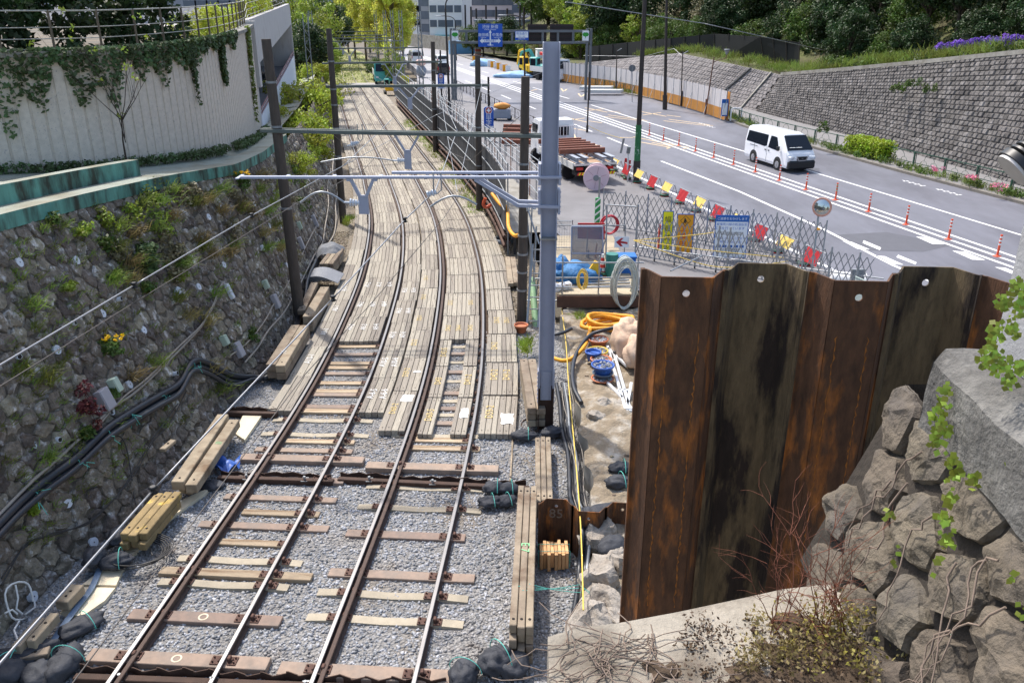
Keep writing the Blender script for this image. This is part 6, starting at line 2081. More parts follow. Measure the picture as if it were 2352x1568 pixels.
for k, ch in enumerate("工事中"): T(r_, F, ch, -.06, .18 - k * .27, .25, M_redink)
T(r_, F, "この先", .2, .26, .05, M_ink)
m = MB(); q = .18
for a_, b_ in (((0, q), (q, 0)), ((q, 0), (0, -q)), ((0, -q), (-q, 0)), ((-q, 0), (0, q))): m.bar(F @ Vector((a_[0], a_[1] + .48, .012)), F @ Vector((b_[0], b_[1] + .48, .012)), .012, .004, up=F.to_3x3() @ Vector((0, 0, 1)))
m.cyl(F @ Vector((-.02, .55, .010)), F @ Vector((-.02, .55, .014)), .025, n=10)
m.prism([(-.05, .52), (.02, .53), (.05, .44), (.1, .42), (.1, .40), (.03, .42), (.02, .46), (.0, .42), (.05, .37), (.02, .37), (-.04, .41), (-.07, .37), (-.1, .37), (-.06, .43)], .010, .014, M=F)
m.build("worker_symbol", M_ink, r_)
r_, F = board((1672, 610), 28.4, 1.1, 1.45, -.07, "large white and blue public notice board behind the lattice gates", M_swhite, M_sblue)
m = MB(); m.box((0, .63, .012), (1.1, .2, .006), M=F); m.build("blue_band", M_sblue, r_)
F2 = F @ Matrix.Translation((0, 0, .006))
T(r_, F2, "ご迷惑をおかけします", 0, .63, .105, M_swhite)
T(r_, F, "都電荒川線の軌道仮受", 0, .43, .105, M_blink); T(r_, F, "工事を行っています", -.06, .29, .115, M_blink)
T(r_, F, "東京都交通局 荒川線 高田馬場\n都市計画道路 環状第五線", 0, .11, .062, M_ink)
T(r_, F, "令和二年三月三日まで", 0, -.06, .1, M_blink); T(r_, F, "時間 22:00~4:00", 0, -.19, .11, M_blink)
m = MB()
for k in range(5): m.box((-.4 + k * .2, -.34, .011), (.15, .09, .004), M=F)
m.build("blue_blocks", M_sblue, r_)
T(r_, F, "発注者 東京都建設局\n施工者 共同企業体\n電話 03-0000-0000", 0, -.53, .075, M_ink)
# ---------------------------------------------------------------- barricades, cones, delineators
M_cloth_r = mat("red_banner", (178, 30, 40), .7, var=.2, scale=6, trans=.15)
M_cloth_y = mat("yellow_banner", (238, 206, 110), .7, var=.15, scale=6, trans=.2)
BAR = {}
def barricade(p, colr, label):
 if colr not in BAR:
  root = thing("barricade", label, "barricade", p, 0, "tube barricades with banners")
  m = MB()
  for x in (-.55, .55):
   for sg in (-1, 1): m.cyl((x, .28 * sg, 0), (x, 0, .8), .017, n=6)
  m.cyl((-.55, 0, .8), (.55, 0, .8), .017, n=6); m.cyl((-.55, -.1, .52), (.55, -.1, .52), .015, n=6)
  m.build("frame", M_tube, root)
  m = MB()
  n = 8
  vs = []
  for i in range(n + 1):
   for j in range(5):
    vs.append((-.42 + .84 * i / n, -.05 - .045 * j + .02 * math.sin(i * 1.9 + j), .79 - (.085 if colr == 'y' else .115) * j + .012 * math.sin(i * 2.3)))
  m.add(vs, [(i * 5 + j, (i + 1) * 5 + j, (i + 1) * 5 + j + 1, i * 5 + j + 1) for i in range(n) for j in range(4)], 0, .5, True)
  m.build("banner", M_cloth_r if colr == 'r' else M_cloth_y, root)
  BAR[colr] = root
  return root
 c = copy_tree(BAR[colr]); c.location = p; c["label"] = label
 return c
seq = "yryryryryryr"
for i in range(12):
 t = -13.0 - i * 1.68
 o = barricade(RD(t, -7.55), seq[i], f"{'red' if seq[i] == 'r' else 'yellow'} bannered tube barricade, {ORD[i // 2]} of its colour from the green wrapped lamp post")
 o.rotation_euler = (0, 0, math.atan2(RU.y, RU.x) + math.pi)
 cone(RD(t + .82, -7.4), f"red and white cone with green weight, {ORD[i]} along the barricade line", "cones along the barricade line")
cone(G(1440, 412, RZ), "red and white cone beside the foot of the green wrapped lamp post", "cones along the barricade line")
cone(G(1383, 632, .77), "red and white cone on the platform behind the props", "cones on the platform")
m = MB()
for k, (x, y) in enumerate(((1432, 405), (1440, 410))):
 p = G(x, y, RZ); m.bar(p, p + Vector((.1, 0, .95)), .14, .03, up=(0, 1, 0))
tag(m.build("red_props", M_red), "two red leaning boards beside the truck tail", "boards")
m = MB(); p = G(1442, 415, RZ); m.cyl(p, p + Vector((-.05, .1, 1.5)), .05, n=8); m.cyl(p + Vector((-.05, .1, 1.4)), p + Vector((-.02, .0, 1.75)), .1, n=8, mi=1)
tag(m.build("site_lamp", [M_wp, M_galvd]), "small white work lamp standing by the truck tail", "lamp")
m = MB()
for k in range(2): p = G(1512 + k * 55, 570 + k * 6, RZ); m.bar(p, p + Vector((0, 0, .9)), .07, .07, up=(0, 1, 0))
tag(m.build("orange_stakes", M_orange), "short orange stakes behind the lattice gate", "stakes")
DEL = None
dl = [(1495, 312), (1525, 321), (1560, 333), (1598, 345), (1638, 358), (1682, 373), (1730, 390), (1783, 410), (1842, 432), (1908, 455), (1983, 482), (2068, 512), (2171, 548), (2285, 590)]
dpos = []
for t in range(14): dpos.append(RD(.3 - t * 2.44, 0))
for i, p in enumerate(dpos):
 lb = f"orange delineator post with white bands, {ORD[i]} of the row from the far end"
 if i == 9: lb = "orange delineator post whose upper bands are faded green"
 if DEL is None or i == 9:
  root = thing("delineator", lb, "delineator", p, 0, "orange delineators on the centre line")
  m = MB(); m.lathe((0, 0, 0), [(.14, 0), (.14, .02), (.09, .035), (.045, .05)], 14); m.build("base", M_orange, root)
  m = MB()
  zs = [.04, .42, .48, .55, .61, .68, .74, .8]
  for k in range(7): m.cyl((0, 0, zs[k]), (0, 0, zs[k + 1]), .04, n=12, mi=k % 2, cap=k == 6)
  m.build("post", [M_orange, M_cwhite if i != 9 else mat("faded_green_band", (150, 176, 140), .6)], root)
  if i == 0: DEL = root
 else:
  c = copy_tree(DEL); c.location = p; c["label"] = lb
mi_ = thing("convex_mirror", "round convex traffic mirror on a leaning post behind the sheet piles", "mirror")
b = G(1862, 640, RZ); tpt = P(1888, 476, 26.5)
m = MB(); m.cyl(b, tpt + Vector((-.05, .08, -.1)), .035, n=8); m.build("post", M_tube, mi_)
F = frame(tpt, (.8, -.6, 0), (.12, .1, 1))
m = MB(); m.lathe((0, 0, 0), [(0.001, .05), (.1, .047), (.2, .03), (.27, 0)], 28); q = m.build("glass", mat("mirror_glass", (196, 202, 200), .08, metal=.9, var=.05), mi_); q.matrix_world = F
m = MB(); m.lathe((0, 0, -.03), [(.27, .0), (.31, .0), (.31, .05), (.27, .04)], 28); q = m.build("rim", M_orange if False else mat("mirror_rim", (206, 150, 130), .5), mi_); q.matrix_world = F
for k, f in enumerate((.08, .7)):
 m = MB(); m.cyl(b.lerp(tpt, f) - Vector((0, 0, .03)), b.lerp(tpt, f) + Vector((0, 0, .03)), .055, n=8); m.build("clamp", M_yhose, mi_)
m = MB(); p = G(1925, 668, RZ); m.cyl(p + Vector((-.3, 0, .35)), p + Vector((.7, -.25, .35)), .3, n=18); tag(m.build("white_drum", M_wp), "white drum lying behind the big sheet piles", "drum")
m = MB(); p = G(1960, 690, RZ); m.box(p + Vector((0, 0, .5)), (.4, .1, 1.0)); tag(m.build("grey_panel", M_galvd), "narrow grey panel behind the big sheet piles", "panel")
m = MB(); q0, q1 = P(1965, 635, 22.5), P(2040, 668, 21.0)
m.add([q0, q1, q1 - Vector((0, 0, 1)), q0 - Vector((0, 0, 1))], [(0, 1, 2, 3)]); m.cyl(q0, q1, .02, n=6); tag(m.build("net_screen", mat("pale_net", (176, 190, 186), .8, var=.1, alpha=.7)), "pale net screen edge behind the big sheet piles", "screen")
# ---------------------------------------------------------------- lamp posts
M_lpost = mat("dark_brown_lamp_post", (52, 44, 42), .5, var=.12)
M_lpgrey = mat("grey_steel_gantry", (104, 108, 112), .5, var=.12, scale=2)
def lamp_post(px_top, px_base, Y, r0, r1, label, arm=None, z=RZ):
 b = P(px_base[0], px_base[1], Y); t = P(px_top[0], px_top[1], Y)
 b.z = z
 root = thing("lamp_post", label, "lamp post", b, 0, "dark lamp posts")
 d = t - b
 m = MB(); m.cyl((0, 0, 0), (d.x, d.y, d.z), r1, r0, n=12); m.cyl((0, 0, 0), (d.x * .12, 0, d.z * .12), r1 * 1.4, n=12); m.build("shaft", M_lpost, root)
 if arm:
  m = MB(); a_ = [Vector((d.x, d.y, d.z))] + [Vector((d.x + arm[0] * f, d.y, d.z + arm[1] * g)) for f, g in ((.05, .5), (.25, .85), (.6, 1.0), (1.0, 1.02))]
  m.tube(smooth_path(a_, 4), r0 * .8, n=8); m.build("arm", M_lpost, root)
  e = a_[-1]
  m = MB(); m.blob(e + Vector((arm[0] * .16, 0, -.02)), (abs(arm[0]) * .22 + .12, .16, .07), 2, .02, n=14, m=8); m.build("lamp_head", M_galvd, root)
 return root, d
Yl = G(1461, 420, RZ).y
lp, d_ = lamp_post((1483, -40), (1461, 420), Yl, .10, .13, "tall dark lamp post wrapped with green tape at its foot")
m = MB(); m.cyl((d_.x * .06, 0, .55), (d_.x * .3, 0, 2.9), .16, .15, n=12); m.build("green_tape", mat("green_tape", (40, 108, 64), .6, var=.3, scale=5, col2=(206, 222, 210), spot=(3.2, .62, .03)), lp)
lamp_post((1532, -40), (1527, 252), G(1527, 252, RZ).y, .1, .15, "dark lamp post on the far pavement in front of the hoarding")
lamp_post((1023, 20), (1033, 260), 72, .07, .11, "curved dark lamp post between the first hospital sign and the gantry", (1.6, 1.0))
lamp_post((1203, 60), (1206, 180), 98, .08, .11, "curved dark lamp post behind the blue direction sign", (-2.0, 1.1))
lamp_post((1046, 55), (1048, 150), 150, .08, .11, "far slim lamp post beside the white building", (-2.4, 1.2))
lamp_post((964, 50), (972, 142), 165, .08, .11, "far slim lamp post in front of the apartment block", (-2.2, 1.2))
p0 = G(1349, 300, RZ)
lamp_post((1354, 165), (1348, 318), p0.y - 1, .05, .06, "thin dark post with yellow rope at the edge of the works")
cable("rope", None, .014, M_yrope, "yellow rope slung from the thin post to a leaning plate", pts=sag(P(1350, 288, p0.y - 1), P(1432, 318, p0.y - 4), .12, 10), cat="rope")
m = MB(); m.bar(G(1424, 385, RZ) + Vector((0, 0, .8)), P(1433, 318, 46.5), .12, .03, up=(0, 1, 0)); tag(m.build("steel_plate", M_galvd), "slender steel plate standing at the truck's corner", "plate")
def small_lamp(px_top, px_base, label, cup=False, z=RZ + .13):
 b = G(px_base[0], px_base[1], z); t = P(px_top[0], px_top[1], b.y)
 root = thing("small_lamp_post", label, "lamp post", b, 0, "slim posts by the revetment")
 d = t - b
 m = MB(); m.cyl((0, 0, 0), (d.x, 0, d.z), .06, .045, n=8); m.cyl((0, 0, 0), (0, 0, d.z * .28), .09, n=8)
 if cup: m.cyl((d.x, 0, d.z - .35), (d.x + 1.0, 0, d.z - .05), .03, n=6); m.cyl((d.x + 1.0, 0, d.z - .05), (d.x + 1.0, 0, d.z + .2), .03, n=6)
 m.build("shaft", M_lpost if not cup else mat("rusty_brown_post", (108, 76, 62), .7, var=.2), root)
 m = MB()
 if cup: m.lathe((d.x + 1.0, 0, d.z + .2), [(.06, 0), (.22, .35), (.26, .4), (.2, .42)], 14)
 else: m.bar((d.x, 0, d.z - .25), (d.x + .5, 0, d.z + .02), .12, .05)
 m.build("lamp_shade", M_galvd, root)
 return root
small_lamp((1640, 132), (1620, 264), "rusty brown lamp post with a cup lamp near the end of the hoarding", True)
small_lamp((1568, 118), (1564, 244), "black post with a grey box between hoarding braces")
small_lamp((1417, 112), (1415, 214), "slim black lamp post above the stacked pipes")
m = MB(); b = G(1452, 235, RZ); m.cyl(b, P(1452, 150, b.y), .035, n=8); m.cyl(P(1452, 157, b.y) - Vector((0, .03, 0)), P(1452, 157, b.y) + Vector((0, .03, 0)), .32, n=18, mi=1)
tag(m.build("round_sign", [M_galv, M_lpgrey]), "round grey back of a traffic sign on a white post by the hoarding", "sign")
# ---------------------------------------------------------------- gantry and signs
gy = 84.0
ga = thing("sign_gantry", "grey steel gantry spanning the road with signs and dark display boards", "gantry")
L0, L1 = P(1036, 72, gy), P(1352, 70, gy)
zt, zb = P(1200, 72, gy).z, P(1200, 98, gy).z
for x in (L0.x, L0.x + .3, L1.x - .1, L1.x + .25): m = MB(); m.cyl((x, gy, RZ), (x, gy, zt + .25), .13, n=12); m.build("column", M_lpgrey, ga)
m = MB(); m.bar((L0.x, gy, zt), (L1.x, gy, zt), .25, .22); m.bar((L0.x, gy, zb), (L1.x, gy, zb), .25, .22)
n = 9
for k in range(n + 1):
 x = L0.x + (L1.x - L0.x) * k / n
 m.box((x, gy, (zt + zb) / 2), (.22, .14, zt - zb))
m.build("truss", M_lpgrey, ga)
def gsign(px0, py0, px1, py1, name, face, dy=-.25):
 a, c = P(px0, py0, gy + dy), P(px1, py1, gy + dy)
 w_, h_ = abs(c.x - a.x), abs(a.z - c.z)
 F = frame((a + c) / 2, (1, 0, 0))
 m = MB(); m.box((0, 0, 0), (w_, h_, .08), M=F); o = m.build(name, face, ga)
 return o, F @ Matrix.Translation((0, 0, .034)), w_, h_
o, F, w_, h_ = gsign(1098, 55, 1154, 108, "direction_sign", M_sroad)
def TT(o, F, s_, x, y, size, **k): return text_mesh("lettering", s_, size, F @ Matrix.Translation((x * w_, y * h_, .008)), M_swhite, o, ext=.004, **k)
TT(o, F, "渋谷 新宿", 0, .36, .36); TT(o, F, "Shibuya  Shinjuku", 0, .25, .16); TT(o, F, "飯田橋", -.28, .01, .33); TT(o, F, "Iidabashi", -.28, -.1, .15); TT(o, F, "中落合", .29, .01, .33); TT(o, F, "Nakaochiai", .29, -.1, .15); TT(o, F, "400m", 0, -.42, .26)
m = MB()
m.prism([(-.06, -.9), (.06, -.9), (.06, .22), (.14, .22), (0, .5), (-.14, .22), (-.06, .22)], .005, .010, M=F)
m.prism([(-.75, -.62), (.75, -.62), (.75, -.74), (1.02, -.5), (.75, -.26), (.75, -.38), (-.75, -.38), (-.75, -.26), (-1.02, -.5), (-.75, -.74)], .006, .012, M=F)
m.build("arrow", M_swhite, o)
text_mesh("lettering", "8 新目白通り", .2, F @ Matrix.Translation((0, -.5, .014)), M_sroad, o, ext=.004)
o, F, w_, h_ = gsign(1183, 72, 1214, 93, "street_name_sign", M_sroad)
m = MB(); m.box((0, h_ * .12, .01), (w_ * .92, h_ * .66, .02), M=F); m.build("white_field", M_swhite, o)
text_mesh("lettering", "明治通り", .27, F @ Matrix.Translation((0, h_ * .22, .022)), M_blink, o, ext=.004); text_mesh("lettering", "Meiji - dori", .15, F @ Matrix.Translation((0, -h_ * .06, .022)), M_blink, o, ext=.004); text_mesh("lettering", "豊島区高田", .13, F @ Matrix.Translation((0, -h_ * .36, .012)), M_swhite, o, ext=.004)
M_leaf = mat("ginkgo_green", (40, 150, 50), .5, var=.03)
for px in ((1037, 71, 1053, 94), (1338, 71, 1352, 94)):
 o, F, w_, h_ = gsign(*px, "emblem_sign", M_swhite)
 m = MB()
 pts = [(.0, -.32), (.05, -.12), (.2, -.1), (.3, .02), (.27, .14), (.18, .22), (.08, .25), (0, .22), (-.08, .25), (-.18, .22), (-.27, .14), (-.3, .02), (-.2, -.1), (-.05, -.12)]
 m.prism(pts, .008, .012, M=F @ Matrix.Translation((0, .05, 0))); m.build("leaf_emblem", M_leaf, o)
M_led = mat("dark_display_board", (44, 26, 30), .5, var=.1)
for px in ((1212, 56, 1255, 103), (1263, 56, 1316, 103)):
 o, F, w_, h_ = gsign(*px, "display_board", M_led, .3)
 m = MB()
 for k in range(5): m.box((0, h_ * (.36 - k * .18), .06), (w_ * .94, .06, .06), M=F)
 m.build("louvres", M_black, o)
def hospital(px0, px1, Y, label):
 a, c = P(px0[0], px0[1], Y), P(px1[0], px1[1], Y)
 w_, h_ = abs(c.x - a.x), abs(a.z - c.z)
 root = thing("hospital_sign", label, "sign", (0, 0, 0), 0, "blue hospital signs on posts")
 F = frame((a + c) / 2, (1, 0, 0))
 m = MB(); m.prism([(-w_ / 2, -h_ / 2), (w_ / 2, -h_ / 2), (w_ / 2, h_ / 2 - .1), (w_ / 2 - .1, h_ / 2), (-w_ / 2 + .1, h_ / 2), (-w_ / 2, h_ / 2 - .1)], -.06, .06, M=F); m.build("panel", M_sroad, root)
 F2 = F @ Matrix.Translation((0, 0, .062))
 m = MB(); m.cyl(F2 @ Vector((0, h_ * .34, 0)), F2 @ Vector((0, h_ * .34, .006)), w_ * .36, n=20); m.box((0, -h_ * .45, .003), (w_ * .96, h_ * .09, .006), M=F2); m.build("white_disc", M_swhite, root)
 m = MB(); m.cyl(F2 @ Vector((0, h_ * .34, .006)), F2 @ Vector((0, h_ * .34, .010)), w_ * .31, n=20); m.build("red_disc", M_red, root)
 m = MB(); m.box((0, h_ * .34, .012), (w_ * .42, w_ * .15, .006), M=F2); m.box((0, h_ * .34, .0125), (w_ * .15, w_ * .42, .006), M=F2); m.build("cross", M_swhite, root)
 for k, ch in enumerate("白十字"): text_mesh("lettering", ch, w_ * .62, F2 @ Matrix.Translation((0, h_ * (.10 - k * .18), .004)), M_swhite, root, ext=.003)
 text_mesh("lettering", "TELK", w_ * .26, F2 @ Matrix.Translation((0, -h_ * .45, .008)), M_blink, root, ext=.003)
 m = MB(); m.cyl(((a.x + c.x) / 2, Y + .12, RZ), ((a.x + c.x) / 2, Y + .12, a.z + 1.9), .07, n=8); m.build("post", M_lpost, root)
 return root
hospital((1111, 246), (1134, 294), 57, "nearest blue hospital sign with white characters above the fence")
hospital((1005, 170), (1021, 204), 74, "farther blue hospital sign left of the gantry post")
# ---------------------------------------------------------------- far kerb guard fence and hoarding
M_gfence = mat("dark_green_fence", (38, 74, 60), .5, var=.15)
GF = [(-36, 9.0), (-22, 9.0), (-18.6, 9.1), (-7.9, 8.8), (-3, 8.7), (3, 9.2), (9, 10.3), (16, 10.8), (24, 10.6), (34, 9.5), (44, 8.5), (58, 7.1), (72, 6.7)]
gf = thing("guard_fence", "dark green pedestrian guard fence with leaf scrolls along the far kerb", "fence")
t = -34
zf = RZ + .13
pp = []
while t < 60:
 pp.append(RD(t, interp(GF, t), zf)); t += 2.3
for i, p in enumerate(pp):
 m = MB(); m.box(p + Vector((0, 0, .42)), (.07, .1, .84), rz=.25, ch=.01); m.box(p + Vector((.12, .03, .40)), (.03, .03, .8), rz=.25); m.build("post", M_gfence, gf)
for i, (a, b) in enumerate(zip(pp[:-1], pp[1:])):
 m = MB()
 u = Vector((0, 0, 1))
 m.bar(a + u * .8, b + u * .8, .05, .04); m.bar(a + u * .22, b + u * .22, .03, .03)
 c = a.lerp(b, .5); d = (b - a).normalized()
 m.tube([c + d * (.38 * math.cos(t_ * .314)) + u * (.42 + .34 * math.sin(t_ * .314)) for t_ in range(11)], .012, n=5)
 m.tube([c + d * (.25 * math.cos(t_ * .314) + .38) + u * (.22 + .2 * math.sin(t_ * .314)) for t_ in range(11)], .01, n=5); m.tube([c + d * (.25 * math.cos(t_ * .314) - .38) + u * (.22 + .2 * math.sin(t_ * .314)) for t_ in range(11)], .01, n=5)
 m.build("rail_bay", M_gfence, gf)
lf = thing("guard_fence", "dark guard fence between the works and the left road edge", "fence")
pp = [RD(t_, -7.0 + .02 * t_, RZ) for t_ in range(2, 46, 2)]
for p in pp: m = MB(); m.box(p + Vector((0, 0, .42)), (.07, .07, .84)); m.build("post", M_lpost, lf)
for a, b in zip(pp[:-1], pp[1:]):
 m = MB(); u = Vector((0, 0, 1)); m.bar(a + u * .8, b + u * .8, .05, .04); m.bar(a + u * .2, b + u * .2, .03, .03); c = a.lerp(b, .5); d = (b - a).normalized()
 m.tube([c + d * (.3 * math.cos(t_ * .314)) + u * (.3 + .34 * math.sin(t_ * .314)) for t_ in range(11)], .012, n=5); m.build("rail_bay", M_lpost, lf)
ho = thing("hoarding", "white and orange site hoarding along the foot of the revetment", "hoarding")
M_hw = mat("hoarding_white", (206, 200, 198), .7, var=.12, scale=2, stretch=(2, 2, .4))
M_ho = mat("hoarding_orange", (194, 134, 60), .6, var=.15, scale=2)
hl = [G(x, y, zf) for x, y in ((1664, 276), (1600, 254), (1530, 234), (1460, 216), (1400, 203), (1330, 193), (1290, 186))]
hs = smooth_path(hl, 5)
L = 0
for i, (a, b) in enumerate(zip(hs[:-1], hs[1:])):
 m = MB(); u = Vector((0, 0, 1)); d = (b - a).normalized(); nn = Vector((-d.y, d.x, 0)) * .03
 n = 10
 pts = [a.lerp(b, k / n) + nn * (k % 2) for k in range(n + 1)]
 for p, q in zip(pts[:-1], pts[1:]):
  m.add([p, q, q + u * .85, p + u * .85], [(0, 1, 2, 3)], 1); m.add([p + u * .85, q + u * .85, q + u * 2.2, p + u * 2.2], [(0, 1, 2, 3)], 0)
 m.build("panel", [M_hw, M_ho], ho)
 m = MB(); k_ = a - Vector((0, .1, 0)); m.cyl(k_, k_ + u * 2.35, .03, n=6)
 if i % 3 == 0: m.cyl(k_ + u * 1.5, k_ + Vector((-.6, -.9, .05)), .025, n=6)
 m.build("post", M_tube, ho)
a = hs[0]
m = MB(); m.box(a + Vector((.25, .35, 1.05)), (.05, .8, 2.1)); m.build("end_panel", M_ho, ho)
m = MB(); m.box(a + Vector((-.1, -.12, .95)), (.55, .04, 1.3), rz=.2); nb = m.build("notice_board", M_sblue, ho)
m = MB(); m.box(a + Vector((-.1, -.145, .85)), (.42, .02, .9), rz=.2); m.build("notice_sheet", M_swhite, nb)
m = MB(); c = a + Vector((.35, -.5, 0)); m.tube([c, c + Vector((0, 0, .85)), c + Vector((.1, 0, .95)), c + Vector((.75, .1, .95)), c + Vector((.85, .1, .85)), c + Vector((.85, .1, 0))], .05, n=8)
tag(m.build("hoop_barrier", M_wp), "white tube hoop barrier at the near end of the hoarding", "barrier")
# ================================================================ VEHICLES
M_vwhite = mat("white_car_paint", (236, 238, 242), .28, var=.02, coat=.6)
M_vblack = mat("black_car_paint", (20, 22, 28), .25, var=.05, coat=.8)
M_glass = mat("dark_car_glass", (22, 28, 38), .12, var=.05, spec=.35)
M_trim = mat("black_plastic_trim", (30, 32, 36), .6, var=.08)
M_tyre = mat("tyre_rubber", (30, 30, 32), .85, var=.1)
M_rim = mat("alloy_rim", (168, 170, 176), .35, metal=.7, var=.08)
M_head = mat("headlamp_glass", (206, 212, 220), .12, var=.1, spec=.9)
M_tail = mat("red_tail_lamp", (176, 20, 26), .25, var=.05)
def wheel(root, x, y, r, w_=.2):
 sg = 1 if y > 0 else -1
 m = MB(); m.cyl((x, y - w_ / 2, r), (x, y + w_ / 2, r), r, n=22); t = m.build("wheel", M_tyre, root)
 m = MB(); m.cyl((x, y + sg * (w_ / 2 - .01), r), (x, y + sg * (w_ / 2 + .012), r), r * .62, n=18)
 for k in range(5):
  a = k * 1.2566
  m.bar((x, y + sg * (w_ / 2 + .014), r), (x + r * .56 * math.cos(a), y + sg * (w_ / 2 + .014), r + r * .56 * math.sin(a)), .07, .02, up=(0, 1, 0))
 m.build("rim", M_rim, t)
def car(label, p, heading, L, W_, H, paint, van=True, plate=None, name="van", cat="van", detail=True, sub=None):
 """x forward, y left, z up"""
 root = thing(name, label, cat, p, heading)
 h2 = L / 2
 if van: st = [(-h2, .93, .97), (-h2 + .04, 1., .99), (h2 * .42, 1., 1.), (h2 * .58, .97, 1.), (h2 * .74, .765, 1.), (h2 * .9, .565, 1.), (h2 * .955, .50, .97), (h2, .40, .88)]
 else: st = [(-h2, .60, .9), (-h2 * .93, .92, .96), (-h2 * .5, 1., 1.), (h2 * .1, .99, 1.), (h2 * .36, .64, 1.), (h2 * .86, .55, .97), (h2, .42, .86)]
 zw = H * .53
 rings = []
 for x, zt, wf in st:
  w2 = W_ / 2 * wf; z1 = H * zt; zb = .24
  def wz(z): return w2 - max(0, z - zw) * .16
  zm = min(zw, z1 * .93)
  pr = [(w2 * .96, zb), (w2, zb + .15), (w2, zm), (wz(z1 * .9), max(zm + .005, z1 * .9)), (wz(z1) * .93, z1 * .97), (wz(z1) * .7, z1), (0, z1 * 1.008)]
  ring = [Vector((x, y, z)) for y, z in pr] + [Vector((x, -y, z)) for y, z in pr[-2::-1]]
  rings.append(ring)
 m = MB(); m.loft([r_[::-1] for r_ in rings], smooth=False); m.build("body", paint, root, bevel=.035)
 wx = L * .272
 for x in (wx + .06, -wx + .02):
  for sy in (-1, 1):
   m = MB(); m.cyl((x, sy * (W_ / 2 - .16), .34), (x, sy * (W_ / 2 + .004), .34), .40, n=24); m.build("wheel_arch", M_trim, root)
   wheel(root, x, sy * (W_ / 2 - .085), .31)
 def side(name, pts, material, e=.008):
  for sy in (-1, 1):
   q = []
   for x, z in pts:
    y = W_ / 2 - max(0, z - zw) * .16 + e
    q.append(Vector((x, sy * y, z)))
   m = MB(); m.loft([q if sy < 0 else q[::-1], [v - Vector((0, sy * .02, 0)) for v in (q if sy < 0 else q[::-1])]]); m.build(name, material, root)
 z0, z1 = H * .56, H * .87
 if van:
  side("side_window", [(-h2 + .14, z0 + .04), (-.12, z0 - .02), (.06, z0 + .05), (.0, z1), (-h2 + .2, z1)], M_glass)
  side("door_window", [(.22, z0 - .02), (1.28, z0 - .08), (1.3, z0 + .05), (.92, z1 - .03), (.78, z1), (.28, z1)], M_glass)
  fx0, fz0, fx1, fz1 = h2 * .885, H * .585, h2 * .60, H * .93
 else:
  side("side_window", [(-h2 * .8, z0 + .06), (h2 * .2, z0), (h2 * .02, z1), (-h2 * .66, z1)], M_glass)
  fx0, fz0, fx1, fz1 = h2 * .345, H * .655, h2 * .125, H * .96
 wa, wb = W_ / 2 * .88, W_ / 2 * .76
 nz = Vector((fz1 - fz0, 0, fx0 - fx1)).normalized() * .03
 q = [Vector((fx0, -wa, fz0)), Vector((fx0, wa, fz0)), Vector((fx1, wb, fz1)), Vector((fx1, -wb, fz1))]
 m = MB(); m.loft([[v - nz for v in q], [v + nz * 1.5 for v in q]]); ws = m.build("windscreen", M_glass, root)
 m = MB(); m.box((-h2 - .005, 0, H * .72), (.03, W_ * .78, H * .3), ch=.01); m.build("rear_window", M_glass, root)
 for sy in (-1, 1):
  m = MB(); m.box((-h2 + .0, sy * W_ * .44, H * .5), (.06, .12, .42), ch=.01); m.build("tail_lamp", M_tail, root)
  m = MB(); m.box((h2 - .05, sy * W_ * .375, H * .40), (.24, .34, .19), rz=sy * -.45, ch=.04); m.build("headlamp", M_head, root)
  m = MB(); m.box((h2 * .62, sy * (W_ / 2 + .12), H * .6), (.1, .18, .24), ch=.03); m.build("wing_mirror", M_trim, root)
 m = MB(); m.box((h2 - .07, 0, .43), (.34, W_ * .955, .44), ch=.07); m.build("front_bumper", M_trim, root)
 m = MB(); m.box((-h2 + .03, 0, .42), (.14, W_ * .95, .26), ch=.03); m.build("rear_bumper", M_trim if detail else paint, root)
 m = MB(); m.box((h2 - .005, 0, H * .385), (.06, .62, .2), ch=.015); g = m.build("grille", M_trim, root)
 if detail:
  m = MB(); m.bar((h2 + .03, -.34, H * .45), (h2 + .035, -.22, H * .33), .03, .06); m.bar((h2 + .03, .34, H * .45), (h2 + .035, .22, H * .33), .03, .06); m.bar((h2 + .035, -.22, H * .33), (h2 + .035, .22, H * .33), .03, .05)
  m.lathe((h2 + .028, 0, H * .385), [(.02, -.005), (.055, -.005), (.055, .005)], 14); m.build("chrome", M_rim, g)
  for sy in (-1, 1):
   m = MB(); m.bar((-1.75, sy * (W_ / 2 + .004), H * .5), (-.9, sy * (W_ / 2 + .004), H * .5), .015, .02); m.build("slide_rail", M_trim, root)
   for x in (-.02, .32): m = MB(); m.box((x, sy * (W_ / 2 + .01), H * .47), (.14, .03, .05)); m.build("handle", M_trim, root)
   for x in (.12, -1.25): m = MB(); m.box((x, sy * (W_ / 2 + .001), H * .36), (.012, .008, H * .44)); m.build("door_seam", M_trim, root)
  for y in (-.35, .05): m = MB(); m.box(((fx0 + fx1) / 2 + .22, y - .1, (fz0 + fz1) / 2 - .2), (.2, .34, .012)); m.build("dashboard_paper", M_swhite, root)
 if plate:
  F = frame((h2 + .08, 0, .36), (0, 1, 0))
  m = MB(); m.box((0, 0, 0), (.34, .17, .012), M=F); pl = m.build("number_plate", mat("green_plate", (24, 70, 56), .5), root)
  text_mesh("plate_number", plate, .12, F @ Matrix.Translation((0, -.02, .008)), M_swhite, pl, ext=.001)
 return root
hd_in = math.atan2(-RU.y, -RU.x); hd_out = math.atan2(RU.y, RU.x)
fw = G(1786, 391, RZ)
car("white van with dark rear windows and black bumper driving towards the camera", fw + RU * 1.35 + RN * .78, hd_in, 4.69, 1.70, 1.99, M_vwhite, True, "54-74")
car("white van seen from behind, driving away far up the road", G(957, 146, RZ) + RU * 2, hd_out, 4.7, 1.7, 2.0, M_vwhite, True, None, detail=False)
